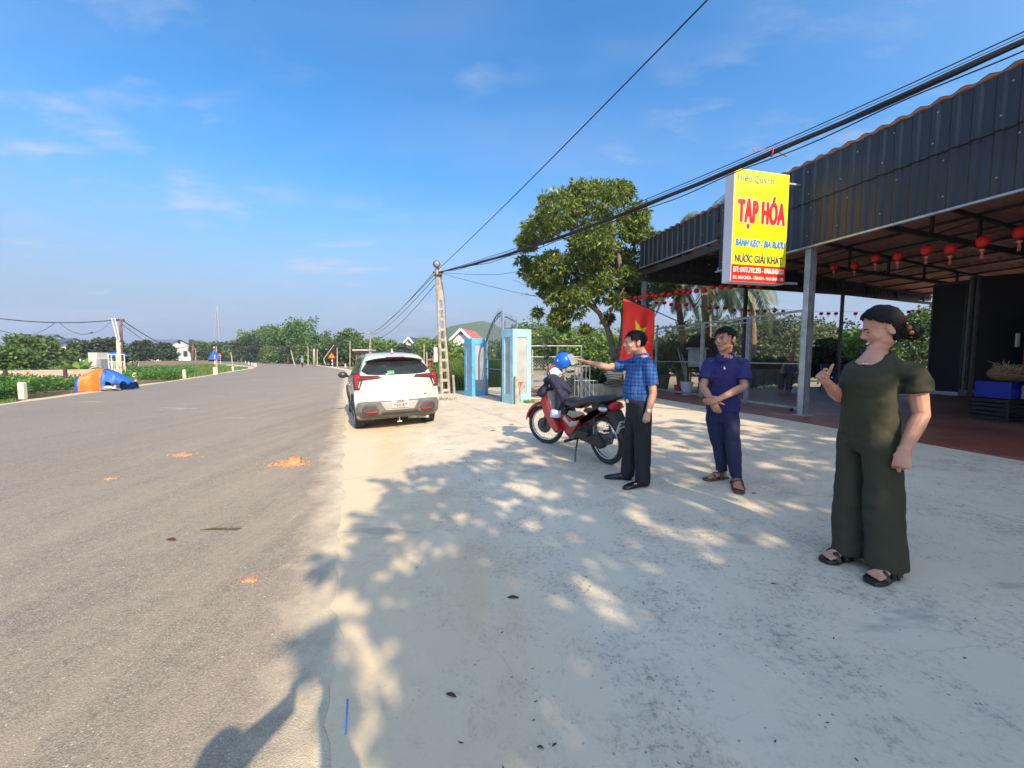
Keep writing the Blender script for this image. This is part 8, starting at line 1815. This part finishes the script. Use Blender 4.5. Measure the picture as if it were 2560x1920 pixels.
# ---- the man in navy, hands folded ----
def man_navy():
    D = 3.86; c0 = at(1808, 1000, D); g = V3(c0.x, c0.y, gz(c0.x, c0.y)); f = V3(-.74, -.67, 0).normalized(); r = V3(f.y, -f.x, 0)
    t = person_base('man in a dark navy shirt and trousers with brown sandals, standing with hands folded', g, f); B = lambda x, y, z: r*x+f*y+V3(0, 0, z); A = lambda px, py, Y: at(px, py, Y)-g
    hf = V3(-.90, -.43, 0).normalized(); hc = A(1813, 848, D-.03); zs = A(1812, 888, D).z
    mb = MB(); P, Rm = head(mb, hc, hf, 1.04)
    mb.tube([B(0, -.03, zs-.06), B(0, -.01, zs+.03), hc+V3(0, 0, -.06)-hf*.02], [(.066, .062), (.054, .056), (.052, .060)], 14)
    rings(mb, [(0, 0, .86, .11, .07, .07), (0, 0, 1.1, .11, .08, .07), (0, -.01, zs-.10, .12, .085, .08), (0, -.005, zs-.03, .09, .075, .06), (0, -.01, zs+.01, .07, .055, .055)], f)
    shR, shL = A(1771, 909, D+.08), A(1859, 908, D-.10)
    elR, wR, tR = A(1758, 968, D-.02), A(1779, 1001, D-.18), A(1798, 1038, D-.24)
    elL, wL, tL = A(1859, 966, D-.18), A(1796, 998, D-.27), A(1762, 1006, D-.27)
    arm(mb, shR, elR, wR, .044, .036, .025); arm(mb, shL, elL, wL, .045, .037, .026)
    hand(mb, wR, tR-wR, V3(.5, .9, .1), 1, (.3, .35, .4, .45), .97); hand(mb, wL, tL-wL, V3(.2, .95, -.1), -1, (.45, .5, .5, .55), .97, thumb_dir=V3(-.7, -.1, .1))
    a1, b1 = G(1818, 1195)-g, G(1764, 1202)-g; a2, b2 = G(1838, 1205)-g, G(1848, 1236)-g
    def loc(v): return v.dot(r), v.dot(f)
    q1, q2 = a1.lerp(b1, .25), a2.lerp(b2, .22); (x1, y1), (x2, y2) = loc(q1), loc(q2)
    for v in (a1, b1, a2, b2): v.z = .018
    foot(mb, a1, b1, V3(q1.x, q1.y, .12), .95); foot(mb, a2, b2, V3(q2.x, q2.y, .12), .95)
    legskel(mb, B, .075, x1, y1, r=.034); legskel(mb, B, -.075, x2, y2, r=.034)
    finish(t, mb, 'body', SK2, .0048, 2, extra=face_bits(P, Rm, 1.04))
    def keep(x, y, z):
        if y > .055: return z > .060-.30*x*(x > 0)-.1*x*(x < 0)
        if y > .01: return z > .040
        return z > .0 - (.045 if y < -.04 else 0)
    h = part('hair', hair_cap(P, Rm, hc, 1, keep, .009), HAIR, t, smooth=True); s_ = h.modifiers.new('s', 'SOLIDIFY'); s_.thickness = .010; s_.offset = -.6; part('hair_locks', strands(P, 420, 5, 0, 1, .028, keep), HAIR, h)
    NV_ = simple('navy_cotton', (.020, .018, .115, 1), .8, .12, 10, bump=.5, bscale=14)
    zh = A(1810, 1026, D).z; S2 = zs-zh; mb = MB(); rings(mb, [(0, .0, zh, .160, .112, .105), (0, .0, zh+.06, .158, .112, .102), (0, .0, zh+S2*.35, .148, .108, .098), (0, .0, zh+S2*.6, .152, .110, .102), (0, 0, zh+S2*.8, .158, .100, .102), (0, -.008, zs-.05, .138, .082, .09), (0, -.012, zs-.008, .085, .066, .072, .2), (0, -.01, zs+.016, .064, .058, .062, .5)], f)
    mb.tube([B(.105, .0, zs-.06), shR+V3(0, 0, -.004), shR.lerp(elR, .45), shR.lerp(elR, .70)], [.055, .060, .064, .068], 16); mb.tube([B(-.105, .0, zs-.06), shL+V3(0, 0, -.004), shL.lerp(elL, .45), shL.lerp(elL, .74)], [.055, .060, .066, .072], 16)
    finish(t, mb, 'shirt', NV_, .0075, 3, .009, 12)
    mb = MB()
    for sx in (-1, 1):
        rows = []
        for j in range(11):
            a = R(100-190*j/10 if sx > 0 else 80+190*j/10); x, y = .058*math.cos(a), .054*math.sin(a); dip = .04*max(0, math.sin(a))**2
            rows.append([B(x, y-.012, zs+.036-dip), B(x*1.10, y*1.12-.012, zs+.036-dip), B(x*1.5, y*1.45-.004+dip*.8, zs-.024-dip*1.1)])
        mb.loft(rows, False, False)
    o = part('collar', mb, NV_, t, smooth=True); o.modifiers.new('s', 'SOLIDIFY').thickness = .005
    mb = MB(); e_ = A(1812, 920, D-.115); mb.prism([(a_*.65, b_*.65) for a_, b_ in ((-.012, -.02), (.006, -.022), (.012, -.006), (-.002, .004), (-.008, .026), (-.014, .006))], Matrix.Translation(e_) @ Matrix.Rotation(math.atan2(f.x, -f.y), 4, 'Z') @ Matrix.Rotation(R(90), 4, 'X'), .012); part('shirt_emblem', mb, MT['white'], t)
    TR = simple('navy_trousers', (.012, .017, .065, 1), .75, .15, 10, bump=.5, bscale=12)
    trousers(t, f, [legrings(.075, x1, y1, zh+.03, .09, .086, .066, .056), legrings(-.075, x2, y2, zh+.03, .075, .086, .068, .058)], None, TR, nz=.011, waist=[(0, .0, zh+.06, .14, .10, .095), (0, .0, zh-.0, .148, .105, .105), (0, 0, zh-.06, .15, .10, .11), (0, 0, zh-.12, .13, .085, .095)])
    BR = simple('brown_sandal_leather', (.10, .045, .028, 1), .55, .2, 20)
    for a, b in ((a1, b1), (a2, b2)): sandal(t, V3(a.x, a.y, 0), V3(b.x, b.y, 0), BR, straps=3)
man_navy()
# ---- the woman ----
def woman():
    D = 2.42; g = V3(2.30, D, 0); g.z = gz(g.x, g.y); f = V3(-.995, -.10, 0).normalized(); r = V3(f.y, -f.x, 0)
    t = person_base('smiling woman in dark olive top and wide trousers with one hand raised', g, f); B = lambda x, y, z: r*x+f*y+V3(0, 0, z); A = lambda px, py, Y: at(px, py, Y)-g
    hf = V3(-.90, .42, 0).normalized(); hc = A(2205, 823, D); zs = A(2215, 889, D).z
    mb = MB(); P, Rm = head(mb, hc, hf, 1.04, 21, (1, .90, 1.12))
    mb.tube([B(0, -.03, zs-.05), B(0, -.015, zs+.04), hc+V3(0, 0, -.06)-hf*.02], [(.066, .060), (.048, .052), (.047, .056)], 16)
    rings(mb, [(0, 0, .80, .11, .08, .09), (0, 0, 1.0, .11, .09, .08), (0, .010, zs-.16, .120, .10, .085), (0, .008, zs-.09, .112, .088, .08), (0, .0, zs-.035, .095, .068, .07), (0, -.008, zs+.005, .066, .054, .062), (0, -.012, zs+.03, .052, .050, .056)], f)
    shR, shL = A(2144, 917, D+.14), A(2285, 926, D-.14)
    elR, wR, tR = A(2097, 992, D+.10), A(2064, 953, D+.02), A(2037, 914, D-.03); elL, wL, tL = A(2303, 1038, D-.18), A(2260, 1128, D-.22), A(2249, 1190, D-.24)
    arm(mb, shR, elR, wR, .048, .040, .026); arm(mb, shL, elL, wL, .050, .042, .029)
    hand(mb, wR, tR-wR, V3(-.35, -.9, .1), 1, (.45, .95, 1.1, 1.2), .95, thumb_dir=V3(.12, -.3, .95), thumb_curl=.1); hand(mb, wL, tL-wL, V3(.72, .69, 0), -1, (1.15, 1.2, 1.25, 1.3), 1.12, thumb_dir=V3(.10, -.15, -1), thumb_curl=.0)
    a1, b1 = G(2122, 1396)-g, G(2062, 1408)-g; a2, b2 = G(2238, 1436)-g, G(2178, 1462)-g
    def loc(v): return v.dot(r), v.dot(f)
    q1, q2 = G(2122, 1400)-g, G(2214, 1440)-g; (x1, y1), (x2, y2) = loc(q1), loc(q2)
    for v in (a1, b1, a2, b2): v.z = .02
    foot(mb, a1, b1, V3(a1.x, a1.y, .13).lerp(V3(b1.x, b1.y, .13), .2), .90); foot(mb, a2, b2, V3(a2.x, a2.y, .13).lerp(V3(b2.x, b2.y, .13), .2), .90)
    legskel(mb, B, .08, x1, y1, r=.034); legskel(mb, B, -.08, x2, y2, r=.034)
    finish(t, mb, 'body', SK3, .0048, 2, extra=face_bits(P, Rm, 1.04, smile=True))
    def keep(x, y, z):
        if y > -.012: return z > .022+.80*y+.012*noise.noise(Vector((x*40, y*40, 0)))
        return z > -.075 or y < -.055
    hb = hair_cap(P, Rm, hc, 1, keep, .016); h = part('hair', hb, HAIR, t, smooth=True); s_ = h.modifiers.new('s', 'SOLIDIFY'); s_.thickness = .016; s_.offset = -.5
    mb = MB(); bc = P(0, -.135, -.062); mb.ball(bc, (.046, .046, .050), 18, 12); mb.ball(P(0, -.095, -.040), (.050, .048, .055), 14, 10); mb.ball(P(0, -.080, .0), (.055, .045, .06), 14, 10)
    rr = random.Random(2)
    for i in range(60):
        v = rvec(rr).normalized(); p0 = bc+v*.044; w_ = v.cross(rvec(rr)).normalized(); mb.tube([p0, p0+w_*.03+v*.008, p0+w_*.055+v*.016], .0016, 4)
    for i in range(150):      # combed back from the hairline to the bun
        x0 = (rr.random()*2-1); y0 = .085-.10*abs(x0)**1.3; z0 = .030+.80*y0+.004; pts = []
        for k in range(9):
            f_ = k/8; d_ = V3(x0*.070*(1-f_), y0*(1-f_)-.105*f_, (z0)*(1-f_)-.045*f_)+V3(x0*.035*math.sin(f_*3.14), 0, .062*(1-abs(x0)*.75)*math.sin(f_*3.14)); u_ = V3(d_.x/.074, (d_.y+.008)/.100, (d_.z-.022)/.088); L0 = max(u_.length, .2); pts.append(P(u_.x/L0*.0905, -.008+u_.y/L0*.1165, .022+u_.z/L0*.1045))
        mb.tube(pts, [.0012]+[.0022]*7+[.0016], 4)
    bn = part('hair_bun', mb, HAIR, t, smooth=True); mb = MB()
    for k in range(9): a = k/9*6.283; mb.ball(P(0, -.112, -.045)+Rm @ V3(.046*math.cos(a), 0, .046*math.sin(a)), .013, 8, 6)
    part('hair_tie', mb, simple('brown_gold_tie', (.34, .17, .05, 1), .5, .5, 60), bn, smooth=True)
    OV = simple('olive_cloth', (.036, .034, .016, 1), .85, .12, 8, bump=.4, bscale=12)
    zh = A(2180, 1082, D).z; S2 = zs-zh; mb = MB()
    rings(mb, [(0, .0, zh-.01, .150, .128, .120), (0, .0, zh+.06, .148, .128, .118), (0, .01, zh+S2*.30, .140, .128, .108), (0, .02, zh+S2*.52, .142, .138, .100), (0, .022, zh+S2*.66, .146, .140, .102), (0, .01, zh+S2*.82, .146, .112, .102), (0, .0, zs-.055, .136, .092, .095, .1), (0, -.005, zs-.020, .114, .074, .085, .30), (0, -.008, zs+.002, .084, .058, .074, .55)], f)
    mb.tube([B(.10, .0, zs-.075), shR+V3(0, 0, -.008), shR.lerp(elR, .4), shR.lerp(elR, .62)], [.055, .062, .060, .054], 18); mb.tube([B(-.10, .0, zs-.075), shL+V3(0, 0, -.012), shL.lerp(elL, .3), shL.lerp(elL, .50)], [.058, .066, .072, .070], 18)
    finish(t, mb, 'top', OV, .0075, 3, .009, 11)
    mb = MB(); c = A(2172, 914, D-.12); c = B(-.02, .094, zs-.052); mb.ball(c, (.008, .008, .006), 8, 6); mb.ball(c-r*.022, (.008, .008, .006), 8, 6); part('brooch', mb, MT['chrome'], t, smooth=True)
    trousers(t, f, [[(x0*.7, 0, zh+.05, .080, .105, .11), (x0, 0, zh-.10, .084, .112, .115)]+[(x0+(xx-x0)*q, yy*q, (zh-.16)*(1-q)+.05*q, .080+.006*q, .100+.008*q, .106+.008*q) for q in (.2, .4, .6, .8, 1)] for x0, xx, yy in ((.086, x1, y1), (-.086, x2, y2))], None, OV, nz=.013, waist=[(0, .0, zh+.08, .138, .118, .11), (0, .0, zh+.02, .146, .122, .12), (0, 0, zh-.06, .152, .12, .125), (0, 0, zh-.12, .14, .10, .105)])
    BKS = simple('black_rubber_sandal', (.012, .013, .013, 1), .45, .2)
    for a, b in ((a1, b1), (a2, b2)): sandal(t, V3(a.x, a.y, 0), V3(b.x, b.y, 0), BKS, straps=3, w=.050)
woman()
# ---- the photographer, whose shadow lies in the foreground ----
def photographer():
    g = V3(-.06, -.60, .0); g.z = gz(g.x, g.y); f = V3(-.3, .95, 0).normalized(); r = V3(f.y, -f.x, 0); t = thing('person', 'person taking the photograph with both arms raised to the phone, seen only by shadow', 'person', tuple(g)); B = lambda x, y, z: r*x+f*y+V3(0, 0, z)
    mb = MB(); hc = B(0, .03, 1.50); P, Rm = head(mb, hc, f, 1.0); mb.tube([B(0, -.02, 1.3), B(0, .02, 1.46)], [.065, .055], 12)
    rings(mb, [(0, 0, .85, .16, .12, .12), (0, 0, 1.1, .16, .12, .12), (0, 0, 1.28, .17, .11, .11), (0, 0, 1.35, .12, .08, .08)], f)
    for sx in (-1, 1):
        w = V3(sx*.07, -.12, CH-.07)-g; sh = B(sx*.18, 0, 1.31); el = sh.lerp(w, .5)+V3(sx*.15, 0, -.12); arm(mb, sh, el, w, .075, .062, .036); hand(mb, w, V3(sx*.05, .35, .95), V3(-sx*.9, .3, 0), -sx, (.9, 1, 1, 1), .8)
    finish(t, mb, 'body', SK2, .008, 2)
    mb = MB(); rings(mb, [(0, 0, .84, .185, .14, .14), (0, 0, 1.1, .18, .14, .13), (0, 0, 1.28, .19, .12, .12), (0, 0, 1.37, .12, .08, .08)], f); finish(t, mb, 'shirt', MT['white'], .012, 2, .006)
    trousers(t, f, [[(sx*.08, 0, .9, .10, .11, .11), (sx*.10, 0, .5, .08, .09, .09), (sx*.12, 0, .03, .07, .08, .09)] for sx in (-1, 1)], None, MT['black'], waist=[(0, 0, .93, .16, .12, .12), (0, 0, .76, .16, .11, .12)])
    mb = MB(); mb.box((0, -.035, CH+.0), (.165, .010, .078)); o = part('phone', mb, MT['black'], None, bevel=.004); tag(o, 'phone held up by the person taking the photograph', 'phone')
photographer()
# ---- the half hidden sitter behind the gate ----
def sitter():
    p = at(1975, 968, 12.0); g = V3(p.x, p.y, .318); f = V3(-.8, -.6, 0).normalized(); r = V3(f.y, -f.x, 0); t = thing('person', 'person in dark clothes sitting on a blue chair behind the rightmost gate leaf', 'person', tuple(g)); B = lambda x, y, z: r*x+f*y+V3(0, 0, z)
    mb = MB(); hc = B(0, .0, 1.12); head(mb, hc, f, 1.0); mb.tube([B(0, -.04, .93), hc], [.06, .05], 10); rings(mb, [(0, -.03, .45, .14, .1, .1), (0, -.03, .92, .15, .09, .09)], f)
    for sx in (-1, 1): arm(mb, B(sx*.17, -.03, .92), B(sx*.24, .05, .66), B(sx*.12, .25, .55), .045, .038, .026); hand(mb, B(sx*.12, .25, .55), f+V3(0, 0, -.3), V3(0, 0, -1), -sx, s=.9); foot(mb, B(sx*.1+.02, .38, .02), B(sx*.1+.02, .62, .02), B(sx*.1+.02, .44, .12))
    finish(t, mb, 'body', SK2, .009, 2); mb = MB(); rings(mb, [(0, -.03, .45, .17, .13, .13), (0, -.03, .90, .18, .12, .11), (0, -.03, .97, .10, .07, .07)], f); finish(t, mb, 'shirt', simple('teal_dark_cloth', (.05, .075, .085, 1), .8), .012, 2, .006)
    mb = MB()
    for sx in (-1, 1): mb.tube([B(sx*.09, -.05, .50), B(sx*.12, .40, .52), B(sx*.11, .42, .30), B(sx*.11, .44, .10)], [.10, .085, .08, .085], 14)
    finish(t, mb, 'trousers', MT['black'], .014, 2, .008)
sitter()
# ---- far riders on the road ----
def riders():
    def rider(px, py, shirt, lab, s=1.0, away=True):
        p = Gz(px, py, 0); f = V3(-.5, .86, 0); r = V3(f.y, -f.x, 0); rz = math.atan2(f.y, f.x)
        m = thing('motorbike', 'distant motorbike ridden by the '+lab, 'motorbike', (p.x, p.y, 0), rz, 'distant motorbikes on the bend'); MX = Matrix.Rotation(R(90), 3, 'X')
        for x in (-.6, .6): mb = MB(); mb.torus((x, 0, .29), .25, .045, MX, 16, 6); part('wheel', mb, MT['rubber'], m, smooth=True)
        mb = MB(); mb.loft([[V3(x, y, z) for x, z in ((-.75, .62), (-.5, .75), (.1, .72), (.25, .5), (.45, .95), (.58, .9), (.5, .45), (.1, .25), (-.3, .3))] for y in (-.14, .14)]); mb.tube([(.42, -.3, 1.0), (.42, .3, 1.0)], .03, 6); part('body', mb, simple('far_bike_red', (.16, .03, .04, 1), .4), m, bevel=.03)
        mb = MB(); mb.ball((-.72, 0, .62), (.05, .09, .05), 8, 6); part('tail_light', mb, RLM, m)
        t = thing('person', lab, 'person', (p.x, p.y, 0)); B = lambda x, y, z: r*x+f*y+V3(0, 0, z); mb = MB(); hc = B(0, .02, 1.48); head(mb, hc, f, 1.0); mb.tube([B(0, -.02, 1.28), hc], [.06, .05], 8)
        rings(mb, [(0, -.12, .72, .15, .1, .1), (0, -.05, 1.25, .16, .1, .1)], f, 12)
        for sx in (-1, 1): arm(mb, B(sx*.17, -.05, 1.26), B(sx*.26, .12, 1.05), B(sx*.25, .38, 1.02), .045, .04, .03, 8); mb.tube([B(sx*.09, -.12, .72), B(sx*.17, .28, .72), B(sx*.16, .1, .30)], [.09, .07, .05], 8)
        finish(t, mb, 'body', SK2, .03, 1); mb = MB(); rings(mb, [(0, -.13, .70, .19, .14, .14), (0, -.07, 1.1, .20, .13, .13), (0, -.05, 1.30, .20, .12, .12), (0, -.03, 1.36, .1, .07, .07)], f, 16)
        for sx in (-1, 1): mb.tube([B(sx*.15, -.05, 1.27), B(sx*.26, .12, 1.06), B(sx*.25, .30, 1.03)], .06, 8)
        finish(t, mb, 'jacket', simple('far_cloth', shirt, .8), .03, 1)
        mb = MB(); mb.ball(hc+V3(0, 0, .03), (.13, .14, .125), 12, 8); part('helmet', mb, simple('far_helmet', tuple(min(1, c*1.2+.02) for c in shirt[:3])+(1,), .3), t, smooth=True)
    rider(756, 918, (.16, .22, .28, 1), 'nearest of the distant riders, in a grey blue jacket')
    rider(721, 910.5, (.05, .03, .035, 1), 'distant rider in black, second nearest on the bend')
    rider(674, 905.5, (.62, .66, .72, 1), 'distant rider in pale clothes in the middle of the bend')
    rider(650, 903, (.08, .07, .20, 1), 'distant rider in indigo left of the pale one')
    rider(590, 899, (.70, .60, .62, 1), 'farthest rider in white at the end of the visible road')
    rider(555, 900.5, (.04, .06, .04, 1), 'distant dark rider beside the blue triangle sign')
riders()
# ---------------- the hazy air ----------------
def haze():
    mb = MB(); mb.box((0, 680, 75), (3800, 1500, 160)); m = bpy.data.materials.new('haze_air'); m.use_nodes = True; nt = m.node_tree; nt.nodes.remove(nt.nodes['Principled BSDF'])
    v = nt.nodes.new('ShaderNodeVolumePrincipled'); v.inputs['Color'].default_value = (.60, .72, .92, 1); v.inputs['Density'].default_value = .0005; v.inputs['Anisotropy'].default_value = 0
    nt.links.new(v.outputs[0], nt.nodes['Material Output'].inputs['Volume']); o = part('haze', mb, m, None); o['kind'] = 'stuff'
haze()
